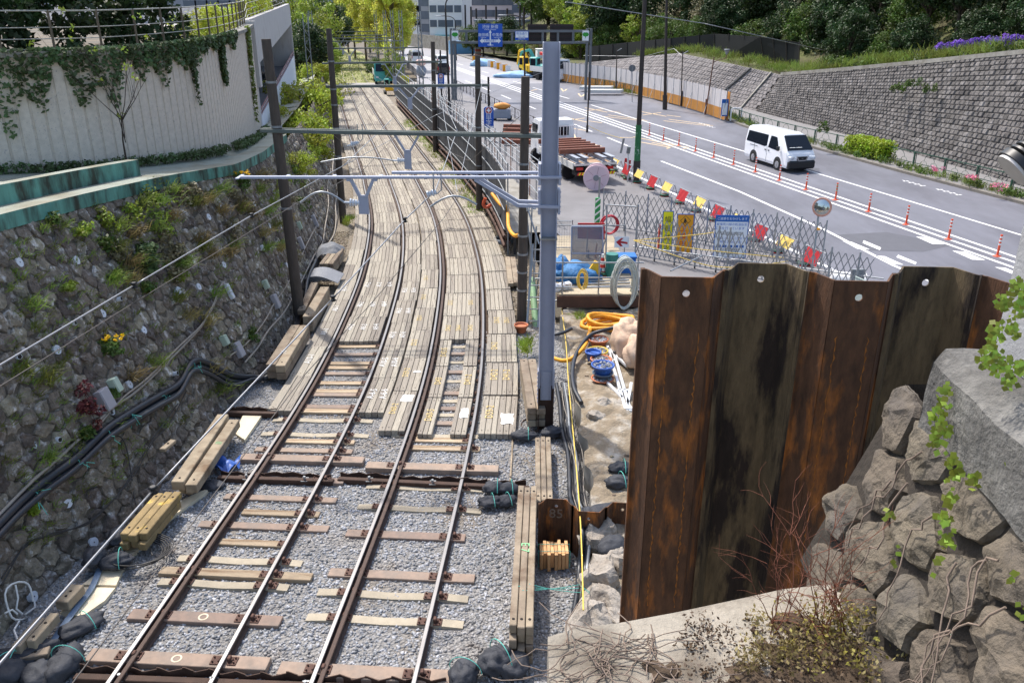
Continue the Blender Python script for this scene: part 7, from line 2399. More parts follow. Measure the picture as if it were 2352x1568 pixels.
car("black car seen from behind beside the gantry column", G(1019, 172, RZ) + RU * 2, hd_out, 4.5, 1.75, 1.65, M_vblack, False, None, "car", "car", False)
car("white car seen from behind in front of the black car", G(1016, 150, RZ) + RU * 2, hd_out, 4.4, 1.7, 1.55, M_vwhite, False, None, "car", "car", False)
car("dark car parked inside the car park opening, farther one", Vector((-16.2, 50, 4.5)), 1.2, 4.5, 1.75, 1.6, M_vblack, False, None, "car", "car", False)
car("dark car parked in the car park half hidden by the left concrete pole", Vector((-15.4, 43.5, 4.1)), 1.2, 4.5, 1.75, 1.6, M_vblack, False, None, "car", "car", False)
car("small pale car far away at the bend of the road", G(915, 118, RZ), hd_in, 4.2, 1.7, 1.6, M_rim, False, None, "car", "car", False)
p = G(925, 122, RZ)
m = MB()
m.cyl(p + Vector((0, -.55, .3)), p + Vector((.1, -.55, .3)), .3, n=14); m.cyl(p + Vector((0, .6, .3)), p + Vector((.1, .6, .3)), .3, n=14); m.blob(p + Vector((.05, 0, .65)), (.2, .6, .25), 3, .1); m.bar(p + Vector((-.3, .4, 1.0)), p + Vector((.4, .4, 1.0)), .05, .05)
tag(m.build("motorbike", M_trim), "motorbike far off on the road by the tree trunks", "motorbike")
m = MB(); m.blob(p + Vector((.05, -.1, 1.1)), (.24, .2, .35), 4, .08); m.blob(p + Vector((.05, 0, 1.6)), (.14, .15, .16), 5, .03); m.tube([p + Vector((-.15, 0, 1.3)), p + Vector((-.3, .2, 1.1)), p + Vector((-.25, .4, 1.02))], .06); m.tube([p + Vector((.25, 0, 1.3)), p + Vector((.4, .2, 1.1)), p + Vector((.35, .4, 1.02))], .06); m.tube([p + Vector((-.1, -.1, .85)), p + Vector((-.2, .25, .7)), p + Vector((-.18, .1, .3))], .08); m.tube([p + Vector((.2, -.1, .85)), p + Vector((.3, .25, .7)), p + Vector((.28, .1, .3))], .08)
tag(m.build("person", M_vblack), "rider in dark clothing and helmet on the far motorbike", "person")
tp = G(1366, 422, RZ)
th = math.atan2(RU.y, RU.x) - math.pi / 2 + .02
tr = thing("flatbed_truck", "white flatbed truck seen from behind with striped bumper in the works", "truck", tp, th)
def tb(name, boxes, material, parent=tr, ch=.0):
 m = MB()
 for c, s_ in boxes: m.box(c, s_, ch=ch)
 return m.build(name, material, parent)
M_bed = mat("white_truck_bed", (212, 212, 208), .5, var=.1, scale=3)
M_bedwood = mat("truck_bed_wood", (164, 134, 108), .8, var=.2, scale=3)
tb("bed", [((0, 2.9, 1.0), (2.3, 5.9, .12))], M_bed)
tb("bed_floor", [((0, 2.95, 1.066), (2.2, 5.8, .02))], M_bedwood)
for sx in (-1, 1): tb("side_board", [((sx * 1.17, 2.95, .92), (.05, 5.8, .34))], M_bed, ch=.01)
tb("chassis", [((-.45, 4, .75), (.16, 8, .26)), ((.45, 4, .75), (.16, 8, .26)), ((0, .6, .6), (1.9, .5, .4))], M_trim)
bp = tb("bumper", [((0, .06, .52), (2.1, .08, .16))], M_trim)
m = MB()
for k in range(12):
 x = -.98 + k * .168
 if abs(x + .05) < .3: continue
 m.add([(x, .015, .45), (x + .09, .015, .45), (x + .16, .015, .59), (x + .07, .015, .59)], [(0, 1, 2, 3)], 0); m.add([(x + .09, .0152, .45), (x + .168, .0152, .45), (x + .238, .0152, .59), (x + .16, .0152, .59)], [(0, 1, 2, 3)], 1)
m.build("hazard_stripes", [M_cred, M_syel], bp)
for sx in (-1, 1): tb("tail_lamp", [((sx * .82, .05, .78), (.36, .06, .16))], M_tail, ch=.01)
tb("number_plate", [((.38, .04, .76), (.36, .03, .2))], mat("green_plate", (24, 70, 56), .5))
for x in (-.85, .85):
 for y in (1.6, 2.7, 6.9): wheel(tr, x * 1.08 if y > 5 else x, y, .42, .28)
cb = MB()
cb.loft([[Vector((x, y, z)) for x, y, z in ((-1.05, yy, .55), (1.05, yy, .55), (1.05, yy, 1.7), (.98, yy - dy, zt), (-.98, yy - dy, zt), (-1.05, yy, 1.7))] for yy, dy, zt in ((6.25, -.05, 2.42), (7.2, 0, 2.46), (7.9, .3, 2.4))])
cb.build("cab", M_vwhite, tr, bevel=.04)
tb("rear_window", [((.2, 6.22, 1.85), (1.0, .03, .55))], M_glass, ch=.008)
for sx in (-1, 1): tb("side_window", [((sx * 1.035, 7.15, 1.9), (.03, 1.0, .55))], M_glass, ch=.01); tb("wing_mirror", [((sx * 1.35, 7.6, 2.0), (.2, .1, .42))], M_trim, ch=.03)
m = MB()
for k in range(12): m.cyl((-1.1 + k * .2, 5.95, 1.06), (-1.1 + k * .2, 5.95, 2.1), .02, n=6)
m.bar((-1.12, 5.95, 2.12), (1.12, 5.95, 2.12), .05, .05); m.bar((-1.12, 5.95, 1.3), (1.12, 5.95, 1.3), .04, .04)
m.build("headboard", M_vwhite, tr)
TM = Matrix.Translation(tp) @ Matrix.Rotation(th, 4, 'Z')
M_load = mat("brown_primed_steel", (132, 78, 58), .65, var=.15, scale=4)
M_lgrey = mat("grey_primed_beam", (150, 156, 168), .5, var=.1, scale=4)
for k, x in enumerate((-.95, -.5, .45, .92)):
 m = MB(); a, b = TM @ Vector((x, -.1, 1.22)), TM @ Vector((x, 5.6, 1.22))
 for dz, w_, h_ in ((-.12, .24, .02), (.12, .24, .02), (0, .02, .24)): m.bar(a + Vector((0, 0, dz)), b + Vector((0, 0, dz)), w_, h_)
 for y in (.02, .4):
  for dz in (-.06, .06): m.cyl(TM @ Vector((x - .05, y, 1.22 + dz)), TM @ Vector((x + .05, y, 1.22 + dz)), .02, n=6)
 tag(m.build("steel_beam", M_lgrey), f"grey steel beam lying lengthwise on the flatbed truck, {ORD[k]} from its left side", "steel beam", "grey beams on the flatbed truck")
for k in range(6):
 m = MB(); y = 1.3 + k * .72; z = 1.48 + .0 * k
 m.bar(TM @ Vector((-1.5, y, z)), TM @ Vector((.98, y, z)), .16, .24)
 for j in range(6): q = TM @ Vector((-1.2 + j * .4, y, z - .16)); m.bar(q, q - Vector((0, 0, .06 + .04 * (j % 2))), .1, .05)
 tag(m.build("brown_beam", M_load), f"brown primed beam laid across the grey beams on the truck, {ORD[k]} from its tail", "steel beam", "brown beams on the flatbed truck")
for k in range(5):
 m = MB(); c = G(1188, 335 - k * 9, RZ); m.bar(c + Vector((-1.0, .2, .25)), c + Vector((1.3, -.2, .25)), .3, .3); tag(m.build("brown_beam", M_load), f"brown beam in the row lying behind the fence, {ORD[k]} from the camera", "steel beam", "brown beams behind the fence")
m = MB(); c = G(1153, 276, RZ); m.box(c + Vector((0, 0, .5)), (1.4, .9, .7), ch=.05); m.blob(c + Vector((0, 0, 1.1)), (.7, .5, .25), 4, .1, mi=1)
for sx in (-.6, .6): m.cyl(c + Vector((sx, -.4, .2)), c + Vector((sx, .4, .2)), .2, n=12, mi=2)
tag(m.build("compressor", [M_lgrey, mat("orange_cover", (222, 150, 70), .7, var=.2), M_tyre]), "small grey site machine under an orange cover beside the hospital sign", "machine")
re_ = thing("cable_reel", "pale pink cable reel disc standing behind the truck tail", "reel")
c = P(1369, 409, 40.4); M_pink = mat("pale_pink_plastic", (226, 198, 204), .5, var=.06)
m = MB(); m.cyl(c, c + Vector((0, .06, 0)), .62, n=32); m.cyl(c + Vector((.1, .6, 0)), c + Vector((.1, .66, 0)), .62, n=32); m.build("discs", M_pink, re_)
m = MB(); m.cyl(c + Vector((0, -.06, 0)), c + Vector((.1, .66, 0)), .14, n=16); m.build("hub", M_galvd, re_)
m = MB()
for a in (0.3, 1.35, 2.4, 3.5, 4.6, 5.5): m.bar(c + Vector((.2 * math.cos(a), -.008, .2 * math.sin(a))), c + Vector((.52 * math.cos(a), -.008, .52 * math.sin(a))), .02, .012, up=(0, 1, 0))
m.build("ribs", mat("dull_pink", (190, 150, 160), .6), re_)
m = MB(); m.cyl(c + Vector((.15, .3, 0)), Vector((c.x + .15, c.y + .3, RZ)), .05, n=8); m.build("stand", M_galvd, re_)
M_teal = mat("teal_machine_paint", (70, 164, 158), .45, var=.1)
M_yel = mat("yellow_machine_paint", (240, 184, 20), .45, var=.1)
def excavator(p, rz, s_, paint, label, boom=True, cabc=None):
 root = thing("excavator", label, "excavator", p, rz, "excavators")
 root.scale = (s_, s_, s_)
 for sx in (-1, 1):
  m = MB(); rings = []
  pr = [(-1.2, .08), (1.2, .08), (1.45, .3), (1.4, .5), (1.15, .62), (-1.15, .62), (-1.4, .5), (-1.45, .3)]
  m.loft([[Vector((sx * .95 - .22, y, z)) for y, z in pr], [Vector((sx * .95 + .22, y, z)) for y, z in pr]]); m.build("crawler", M_tyre, root)
 m = MB(); m.box((.1, -.5, 1.25), (2.1, 2.0, .95), ch=.12); m.box((0, -1.3, 1.2), (1.9, .7, 1.0), ch=.2); m.build("body", paint, root)
 m = MB(); m.box((-.55, .45, 1.9), (.95, 1.25, 1.55), ch=.12); c_ = m.build("cab", cabc or paint, root)
 m = MB(); m.box((-.55, .45, 2.05), (.99, .95, .95), ch=.05); m.box((-.55, .45, 2.05), (.75, 1.29, .95), ch=.05); m.build("cab_glass", M_glass, c_)
 if boom:
  m = MB(); m.bar((.35, .7, 1.5), (.35, 2.0, 3.5), .26, .4, ch=.03); m.bar((.35, 2.0, 3.5), (.35, 3.4, 3.2), .24, .34, ch=.03); m.build("boom", paint, root)
  m = MB(); m.bar((.35, 3.4, 3.3), (.35, 3.9, 1.4), .2, .28, ch=.03); m.build("arm", paint, root)
  m = MB(); M = frame((.7, 3.9, 1.2), (0, 1, 0)); m.prism([(-.4, .2), (.35, .3), (.3, -.3), (-.1, -.55), (-.45, -.3)], 0, .7, M=M); m.build("bucket", M_trim, root)
  m = MB(); m.cyl((.35, 1.0, 1.4), (.35, 2.2, 3.0), .06, n=8); m.build("ram", M_galv, root)
 return root
ez = .13
p = G(897, 217, -.1); excavator(p, .2, .62, M_yel, "small yellow and teal excavator at the far end of the fence", False, M_teal)
p = G(1215, 177, RZ); excavator(p, .5, .95, M_yel, "yellow excavator standing in the far works behind the lamp post")
p = G(1240, 179, RZ); excavator(p, .9, .95, M_teal, "teal excavator beside the yellow one and the crane truck")
def trk(p, rz, label, c1, c2, crane):
 root = thing("truck", label, "truck", p, rz)
 m = MB(); m.loft([[Vector((x, y, z)) for x, y, z in ((-1.1, yy, .5), (1.1, yy, .5), (1.1, yy, 1.6), (1.02, yy - dy, 2.6), (-1.02, yy - dy, 2.6), (-1.1, yy, 1.6))] for yy, dy in ((-1.7, 0), (0, .3))][::-1]); m.build("cab", c1, root, bevel=.05)
 m = MB(); q = [Vector((-.95, .03, 1.55)), Vector((.95, .03, 1.55)), Vector((.9, -.27, 2.4)), Vector((-.9, -.27, 2.4))]; m.loft([q, [v + Vector((0, .03, .01)) for v in q]]); m.build("windscreen", M_glass, root)
 for sx in (-1, 1):
  m = MB(); m.box((sx * 1.09, -.9, 1.95), (.04, 1.0, .65)); m.build("side_window", M_glass, root)
  m = MB(); m.box((sx * .8, .04, .85), (.35, .06, .2)); m.build("headlamp", M_head, root)
  for y in (-.5, -4.2, -5.3): wheel(root, sx * .0 + 0, 0, .01) if False else None
  for y in (-.6, -4.4):
   m = MB(); m.cyl((sx * .8, y, .45), (sx * 1.08, y, .45), .45, n=18); m.build("wheel", M_tyre, root)
 m = MB(); m.box((0, .06, .55), (2.1, .16, .36), ch=.04); m.build("front_bumper", c1, root)
 m = MB(); m.box((0, -4.0, 1.1), (2.2, 4.4, .18));
 for sx in (-1, 1): m.box((sx * 1.08, -4.0, 1.4), (.05, 4.4, .45))
 m.build("bed", c2, root)
 m = MB(); m.box((0, -3.5, .75), (.9, 6, .3)); m.build("chassis", M_trim, root)
 if crane:
  m = MB(); m.cyl((0, -2.0, 1.1), (0, -2.0, 2.9), .22, n=12); m.bar((0, -2.0, 2.8), (0, -5.5, 3.1), .3, .35, ch=.03); m.build("crane", M_cred, root)
 return root
trk(G(1296, 190, RZ) + RU * .5, math.atan2(-RU.y, -RU.x) - math.pi / 2 + .25, "white crane truck facing the camera behind the steel column top", M_vwhite, M_bed, True)
trk(G(890, 196, 0) + Vector((-.6, 1.2, 0)), .2 + math.pi, "small white and teal truck behind the yellow excavator", M_teal, M_bed, False)
def clutter(name, px, size, material, label, cat, rz=0.0, z=RZ, shape='box'):
 p = G(px[0], px[1], z)
 m = MB()
 if shape == 'box':
  m.box(p + Vector((0, 0, size[2] / 2)), size, rz=rz, ch=.06)
  m.box(p + Vector((0, 0, size[2] + .03)), (size[0] * 1.03, size[1] * 1.03, .06), rz=rz)
 else: m.blob(p, size, px[0], .2, n=16, m=10, flat=.05)
 return tag(m.build(name, material), label, cat)
M_bsheet = mat("pale_blue_sheet", (150, 190, 226), .6, var=.12)
clutter("blue_container", (1062, 125), (5, 2.4, 2.4), mat("faded_blue", (96, 148, 190), .6, var=.1), "faded blue container in the far works by the road", "container", .25)
clutter("teal_container", (1026, 108), (5, 2.4, 2.6), mat("faded_teal", (140, 196, 196), .6, var=.1), "pale teal container below the white building", "container", .25)
clutter("white_cabin", (1262, 150), (4.2, 2.4, 2.4), M_swhite, "white site cabin in the far works", "cabin", .1)
clutter("tarpaulin_heap", (1115, 152), (2.2, 1.6, 1.1), M_bsheet, "pale blue tarpaulin heap beside the far works fence", "tarpaulin", shape='b')
clutter("tarpaulin_heap", (1190, 178), (3, 1.8, .8), M_bsheet, "long pale blue tarpaulin heap in front of the excavators", "tarpaulin", shape='b')
clutter("tarpaulin_heap", (1332, 188), (1.8, 1.5, 1.3), M_bsheet, "pale blue tarpaulin heap right of the crane truck", "tarpaulin", shape='b')
for k in range(12): q = G(1090 + k * 7, 143 + k * 2.2, RZ); m = MB(); m.box(q + Vector((0, 0, .5)), (.7, .1, .9), rz=.3); tag(m.build("barrier", [M_sor, M_swhite][k % 2]), f"{'white' if k % 2 else 'orange'} panel barrier along the far works, {ORD[k // 2]} of its colour from the left", "barrier", "far works barriers")
m = MB(); p = G(1098, 130, RZ)
for k in range(9): m.box(p + Vector((0, 0, .25 + .42 * k)), (1.0, 1.0, .4), rz=.2, mi=k % 2)
tag(m.build("striped_stack", [mat("brick_red", (150, 72, 58), .8), M_conc]), "tall red and grey banded stack in the far works", "stack")
for k, (x, y) in enumerate(((1388, 215), (1368, 207))):
 p = G(x, y, RZ + .13)
 m = MB()
 for j in range(5): m.bar(p + Vector((-1.8 + .1 * j, -.5 + .25 * j, .25)), p + Vector((1.6 + .1 * j, -.7 + .25 * j, .25)), .2, .3)
 tag(m.build("pipe_stack", M_bed), ["stack of pale square pipes on the pavement by the hoarding, nearer one", "stack of pale square pipes on the pavement by the hoarding, farther one"][k], "pipes")
m = MB(); p = G(968, 178, RZ); m.blob(p + Vector((0, 0, .8)), (.7, .7, .8), 4, .15); m.lathe(p + Vector((0, 0, 1.3)), [(.2, 0), (.6, .3), (.7, .7), (.4, .9)], 14, mi=1)
tag(m.build("mixer", [M_lgrey, mat("pinkish_drum", (226, 190, 178), .6)]), "pinkish concrete mixer drum beside the fence end", "mixer")
m = MB(); m.lathe(G(926, 243, -.1), [(.5, 0), (.6, .25), (.55, .25), (.5, .05)], 18); tag(m.build("blue_tub", M_bluep), "bright blue tub on the ground beside the fence end", "tub")
r_, F = board((930, 195), 80, .7, 1.3, 0, "small yellow sign with characters at the far end of the fence", M_syel, M_syel, stand=False, zb=1.6)
for k, ch in enumerate("注意"): T(r_, F, ch, 0, .3 - k * .6, .5, M_ink)
# ================================================================ RIGHT WALLS, HILL, VEGETATION, BUILDINGS
M_gran = mat("granite_block", (98, 94, 92), .9, var=.45, scale=2.5, rnd=.35, bump=.8, bscale=8, disp=.06, col2=(132, 128, 126), spot=(1.2, .62, .1))
M_granj = mat("granite_joint", (70, 64, 60), .95, var=.3, scale=4)
M_revet = mat("revetment_block", (124, 119, 118), .92, var=.2, scale=2.2, rnd=.22, bump=.6, bscale=8, disp=.04, col2=(176, 172, 170), spot=(1.8, .67, .05))
RF = [Vector((26.6, 24, .5)), Vector((25.6, 36, .5)), Vector((25.0, 45, .5)), Vector((23.8, 56, .5)), Vector((22.4, 64.5, .5)), Vector((20.9, 73.2, .5))]
RT = [Vector((29.2, 24, 8.6)), Vector((27.9, 36, 7.6)), Vector((27.0, 45, 6.75)), Vector((25.7, 56, 5.5)), Vector((24.4, 64.5, 4.55)), P(1795, 172, 74)]
def lpt(L_, f):
 x = f * (len(L_) - 1); i = min(int(x), len(L_) - 2); return L_[i].lerp(L_[i + 1], x - i)
def facing(p): return p
gw = thing("granite_wall", "tall sloping wall of rough granite blocks along the right pavement", "retaining wall")
def block_wall(FL, TL, rows, bl, h, rg, flen, skew=0.0, grow=0.0):
 m = MB()
 for j in range(rows):
  v0, v1 = j / rows, (j + 1) / rows
  n = int(flen / bl)
  for i in range(n):
   o = .5 if j % 2 else 0
   f0, f1 = max(0, (i + o) / n), min(1, (i + 1 + o) / n)
   if f1 - f0 < .004: continue
   e = .06
   a, b, c, d_ = [lpt(FL, f).lerp(lpt(TL, f), v) for f, v in ((f0, v0), (f1, v0), (f1, v1), (f0, v1))]
   nn = (b - a).cross(d_ - a)
   if nn.x > 0: nn = -nn
   nn.normalize()
   cen = (a + b + c + d_) / 4
   q = h * rg.uniform(.5, 1.4)
   r_ = min(1, max(0, rg.gauss(.5, .25)))
   lo = [cen + (p - cen) * .95 for p in (a, b, c, d_)]
   hi = [cen + (p - cen) * rg.uniform(.55, .75) + nn * q * rg.uniform(.7, 1.2) for p in (a, b, c, d_)]
   vs = lo + hi
   fs = [(0, 1, 5, 4), (1, 2, 6, 5), (2, 3, 7, 6), (3, 0, 4, 7), (4, 5, 6, 7)]
   m.add(vs, fs, 0, r_)
 return m
rg = random.Random(31)
block_wall(RF, RT, 22, .38, .06, rg, 50).build("blocks", M_gran, gw)
m = MB()
for i in range(5): m.add([RF[i], RF[i + 1], RT[i + 1], RT[i]], [(0, 3, 2, 1)])
m.build("joint_bed", M_granj, gw)
m = MB()
for a, b in zip(RT[:-1], RT[1:]): m.bar(a + Vector((.15, 0, .06)), b + Vector((.15, 0, .06)), .5, .24)
m.build("coping", M_conc, gw)
RV_F = [Vector((20.9, 73.3, .5)), Vector((17.2, 84, .5)), Vector((13.6, 94, .5)), Vector((9.4, 106, .5)), Vector((5, 120, .5))]
RV_T = [P(1795, 172, 74.2), P(1690, 149, 80), P(1560, 122, 92), P(1440, 134, 104), P(1330, 146, 114)]
rv = thing("revetment", "sloping grey block revetment behind the hoarding", "revetment")
block_wall(RV_F, RV_T, 11, .62, .035, rg, 50).build("blocks", M_revet, rv)
m = MB()
for i in range(24):
 for j in range(6):
  m.add([lpt(RV_F, f).lerp(lpt(RV_T, f), v) + Vector((.06, .03, -.05)) for f, v in ((i / 24, j / 6), ((i + 1) / 24, j / 6), ((i + 1) / 24, (j + 1) / 6), (i / 24, (j + 1) / 6))], [(0, 3, 2, 1)])
m.build("joint_bed", M_granj, rv)
m = MB()
for f in (.05, .16):
 a, b = lpt(RV_F, f), lpt(RV_T, f); m.bar(a + Vector((-.05, -.03, .05)), b + Vector((-.05, -.03, .05)), .3, .08)
m.build("drain_strip", M_conc, rv)
M_hill = mat("hill_soil", (74, 70, 48), .97, var=.4, scale=1.0, bump=.6, bscale=8, col2=(92, 98, 52), spot=(.6, .5, .12))
tops = [Vector((30, 10, 9))] + RT[:-1] + RV_T + [Vector((-2, 150, 1.2)), Vector((-12, 190, .8))]
m = MB()
for off0, z0, off1, z1 in ((0, 0, 6, .2), (6, .2, 16, 6), (16, 6, 40, 17), (40, 17, 120, 24)):
 for a, b in zip(tops[:-1], tops[1:]):
  u = Vector((.93, .36, 0))
  k = lambda p, o, z: p + u * (o + .2) + Vector((0, 0, z - .05))
  m.add([k(a, off0, z0), k(a, off1, z1), k(b, off1, z1), k(b, off0, z0)], [(0, 1, 2, 3)])
tag(m.build("hill", M_hill), kind='structure')
M_bnet = mat("black_screen_net", (22, 24, 26), .8, var=.3, scale=1.2)
bf = [P(1836, 140, 79), P(1760, 145, 84), P(1640, 128, 92), P(1540, 122, 98), P(1440, 132, 108), P(1345, 138, 117)]
bt = [P(1836, 98, 79), P(1745, 85, 84), P(1640, 78, 92), P(1540, 88, 98), P(1440, 98, 108), P(1345, 108, 117)]
bs = thing("screen_fence", "black net screen fence along the top of the revetment under the trees", "fence")
m = MB()
for i in range(5):
 a, b, c, d_ = bf[i] - Vector((0, 0, 1)), bf[i + 1] - Vector((0, 0, 1)), bt[i + 1], bt[i]
 m.loft([[a, b, c, d_], [v + Vector((.05, .08, 0)) for v in (a, b, c, d_)]])
m.build("net", M_bnet, bs)
for i in range(16):
 f = i / 15
 m = MB(); m.cyl(lpt(bf, f) - Vector((0, .1, .8)), lpt(bt, f) + Vector((0, -.1, .1)), .05, n=6); m.build("post", M_lpost, bs)
# ---------------------------------------------------------------- foliage
def leafmat(name, c, trans=.35, hue=.03, rnd=.45): return mat(name, c, .55, var=.12, scale=.7, rnd=rnd, hue=hue, trans=trans, spec=.35, detail=2)
L_dark = leafmat("dark_evergreen_leaf", (50, 70, 36), .25)
L_mid = leafmat("mid_green_leaf", (82, 104, 46), .3)
L_bright = leafmat("bright_spring_leaf", (158, 168, 60))
L_lime = leafmat("lime_leaf", (138, 154, 58))
L_yel = leafmat("yellow_green_leaf", (204, 206, 92), .5)
L_ivy = leafmat("ivy_leaf", (84, 102, 62), .2, .03)
L_grey = leafmat("dry_grey_leaf", (128, 120, 92), .2, .02)
L_grass = leafmat("verge_grass", (118, 132, 60), .3)
L_dry = leafmat("dry_grass", (138, 124, 82), .3, .02)
L_purple = leafmat("purple_flower", (132, 98, 200), .3, .02)
L_pink = leafmat("pink_flower", (226, 140, 170), .3)
L_yflower = leafmat("yellow_flower", (240, 200, 30), .2, .01)
L_red = leafmat("dark_red_leaf", (96, 44, 48), .2)
M_bark = mat("bark", (98, 84, 68), .95, var=.35, scale=5, stretch=(4, 4, .8), bump=.6, bscale=16)
M_bark2 = mat("dark_bark", (60, 50, 42), .95, var=.35, scale=5, stretch=(4, 4, .8), bump=.6, bscale=16)
rn = np.random.default_rng(5)
def crown_clumps(n, rx, ry, rz, cz, cr, rng, hollow=.35):
 d = rng.normal(size=(n, 3)); d /= np.linalg.norm(d, axis=1)[:, None]
 r = rng.uniform(hollow, 1, n) ** .6
 c = np.empty((n, 4)); c[:, 0] = d[:, 0] * r * rx; c[:, 1] = d[:, 1] * r * ry; c[:, 2] = cz + d[:, 2] * r * rz; c[:, 3] = cr * rng.uniform(.6, 1.35, n)
 return c
PROTO = {}
def tree(kind, p, s_, label, group, rz=0.0, name="tree", cat="tree"):
 """kinds share their crown meshes"""
 if kind not in PROTO:
  cfg = {'evergreen': (60, 2.6, 2.6, 2.6, 4.4, .85, 150, .17, L_dark, M_bark2), 'bushy': (50, 2.4, 2.4, 2.0, 3.2, .8, 140, .15, L_mid, M_bark2), 'light': (44, 2.3, 2.3, 2.4, 4.0, .75, 110, .16, L_lime, M_bark),
               'poplar': (110, 2.4, 2.4, 6.5, 9.0, 1.0, 120, .2, L_yel, M_bark), 'spray': (40, 2.6, 2.6, 2.2, 3.6, .8, 60, .13, L_grey, M_bark), 'bright': (44, 1.9, 1.9, 1.5, 1.7, .6, 150, .11, L_bright, M_bark)}[kind]
  n, rx, ry, rz_, cz, cr, per, lf, lm, bk = cfg
  cl = crown_clumps(n, rx, ry, rz_, cz, cr, rn)
  V, F, r = leaf_arrays(cl, per, lf, rn)
  mb = MB()
  h = cz + rz_ * .5
  mb.tube([(0, 0, -1), (.05, .03, h * .3), (-.05, .06, h * .6), (.03, 0, h)], [.22, .17, .12, .04], n=8)
  for k in range(0, n, max(1, n // 14)):
   z0 = min(h * .8, max(h * .25, cl[k, 2] * .55)); mb.tube([(0, 0, z0), (cl[k, 0] * .5, cl[k, 1] * .5, z0 + (cl[k, 2] - z0) * .6), tuple(cl[k, :3])], [.09, .05, .02], n=5)
  PROTO[kind] = (np_mesh("crown", V, F, lm, r), mb, bk, None)
  root = thing(name, label, cat, p, rz, group)
  c = link_mesh("crown", PROTO[kind][0], root)
  t = mb.build("trunk", bk, root)
  PROTO[kind] = (PROTO[kind][0], t.data)
 else:
  root = thing(name, label, cat, p, rz, group)
  link_mesh("crown", PROTO[kind][0], root); link_mesh("trunk", PROTO[kind][1], root)
 root.scale = (s_, s_, s_ * random.uniform(.9, 1.15))
 return root
random.seed(77)
kinds_ = {'evergreen': "dark evergreen tree", 'bushy': "bushy mid green tree", 'light': "pale yellow green tree", 'spray': "bare greyish sprawling tree"}
cnt = {}
def hilltree(kind, p, s_, where):
 k_ = (kind, where); cnt[k_] = cnt.get(k_, 0) + 1
 tree(kind, p, s_, f"{kinds_[kind]} {where}, {ORD[cnt[k_] - 1] if cnt[k_] <= 20 else 'last'} from right", "trees on the wooded hill", random.uniform(0, 6))
for i in range(11):
 f = i / 10
 b = lpt(RT, f)
 for row, (o, z, s_) in enumerate(((4.5, .6, .62), (8.5, 2.2, .95), (13, 5, 1.2))):
  k = random.choice(['evergreen', 'evergreen', 'bushy', 'evergreen', 'spray' if row == 0 else 'bushy'])
  hilltree(k, b + Vector((o * .95 + random.uniform(-1, 1), o * .3 + random.uniform(-2, 2), z - .5 - (1.0 if row == 0 else 0))), s_ * random.uniform(.85, 1.2), ["on the bank just above the granite wall", "on the slope above the granite wall", "high above the granite wall"][row])
for i in range(12):
 f = i / 11
 b = lpt(bf, f)
 for row, (o, z, s_) in enumerate(((5.5, .2, .9), (9, 1.5, 1.25), (15, 4, 1.5))):
  k = random.choice(['evergreen', 'bushy', 'light' if f > .8 else 'evergreen', 'spray' if row == 1 else 'bushy'])
  hilltree(k, b + Vector((o * .8 + random.uniform(-1, 1), o * .6 + random.uniform(-2, 2), z - .8)), s_ * random.uniform(.85, 1.2), ["right behind the screen fence", "in the second row behind the screen fence", "high behind the screen fence"][row])
for i, (px, py, Y, s_, k) in enumerate(((1395, 118, 122, 1.5, 'evergreen'), (1352, 120, 128, 1.5, 'light'), (1440, 100, 124, 1.7, 'bushy'), (1320, 105, 150, 1.7, 'light'), (1375, 80, 150, 2.2, 'evergreen'), (1260, 70, 170, 2.0, 'bushy'), (1300, 80, 158, 1.9, 'light'), (1230, 60, 190, 2.2, 'bushy'), (1290, 50, 176, 2.4, 'evergreen'), (1340, 60, 170, 2.4, 'bushy'), (1500, 80, 126, 1.8, 'evergreen'), (1570, 70, 120, 1.8, 'bushy'))):
 g = P(px, py, Y); hilltree(k, Vector((g.x, Y, min(g.z, 6) - 1)), s_, "at the hill's far left end")
for i, (px, Y) in enumerate(((905, 128), (868, 140), (840, 152), (815, 168), (925, 150), (890, 172), (800, 190), (850, 200))):
 g = P(px, 110, Y); tree('poplar', Vector((g.x, Y, 0)), 1.0, f"tall yellow green spring tree right of the far tracks, {ORD[i]} by distance", "tall spring trees", i * 1.3)
for i, (px, Y, s_, k) in enumerate(((905, 108, .6, 'light'), (860, 118, .6, 'bushy'))):
 g = P(px, 150, Y); tree(k, Vector((g.x, Y, -.2)), s_, f"low leafy tree between the far masts, {ORD[i]} by distance", "low trees by the far tracks", i)
for i, (px, py, Y, s_, k) in enumerate(((662, 310, 42, .95, 'bright'), (692, 255, 50, 1.1, 'bright'), (705, 330, 41, .8, 'bright'), (720, 225, 60, 1.2, 'bright'), (700, 160, 74, .9, 'light'), (690, 80, 84, 1.1, 'light'), (720, 60, 100, 1.2, 'light'), (672, 60, 92, 1.2, 'bushy'), (708, 115, 70, .7, 'evergreen'), (735, 105, 90, .8, 'light'), (745, 130, 110, 1.0, 'light'), (725, 165, 66, .6, 'bright'), (640, 20, 110, 1.4, 'bushy'), (765, 60, 140, 1.3, 'evergreen'), (745, 50, 160, 1.6, 'bushy'), (680, 380, 33, .38, 'bright'))):
 g = P(px, py, Y)
 hgt = {'bright': 1.7, 'light': 4, 'bushy': 3.2, 'evergreen': 4.4}[k] * s_
 tree(k, Vector((g.x, Y, g.z - hgt)), s_, f"{dict(bright='bright yellow green shrub', light='pale green tree', bushy='mid green tree', evergreen='dark evergreen')[k]} on the left bank past the wall, {ORD[i]} planted", "trees and shrubs on the left bank", i * .9, name="shrub" if k == 'bright' else "tree", cat="shrub" if k == 'bright' else "tree")
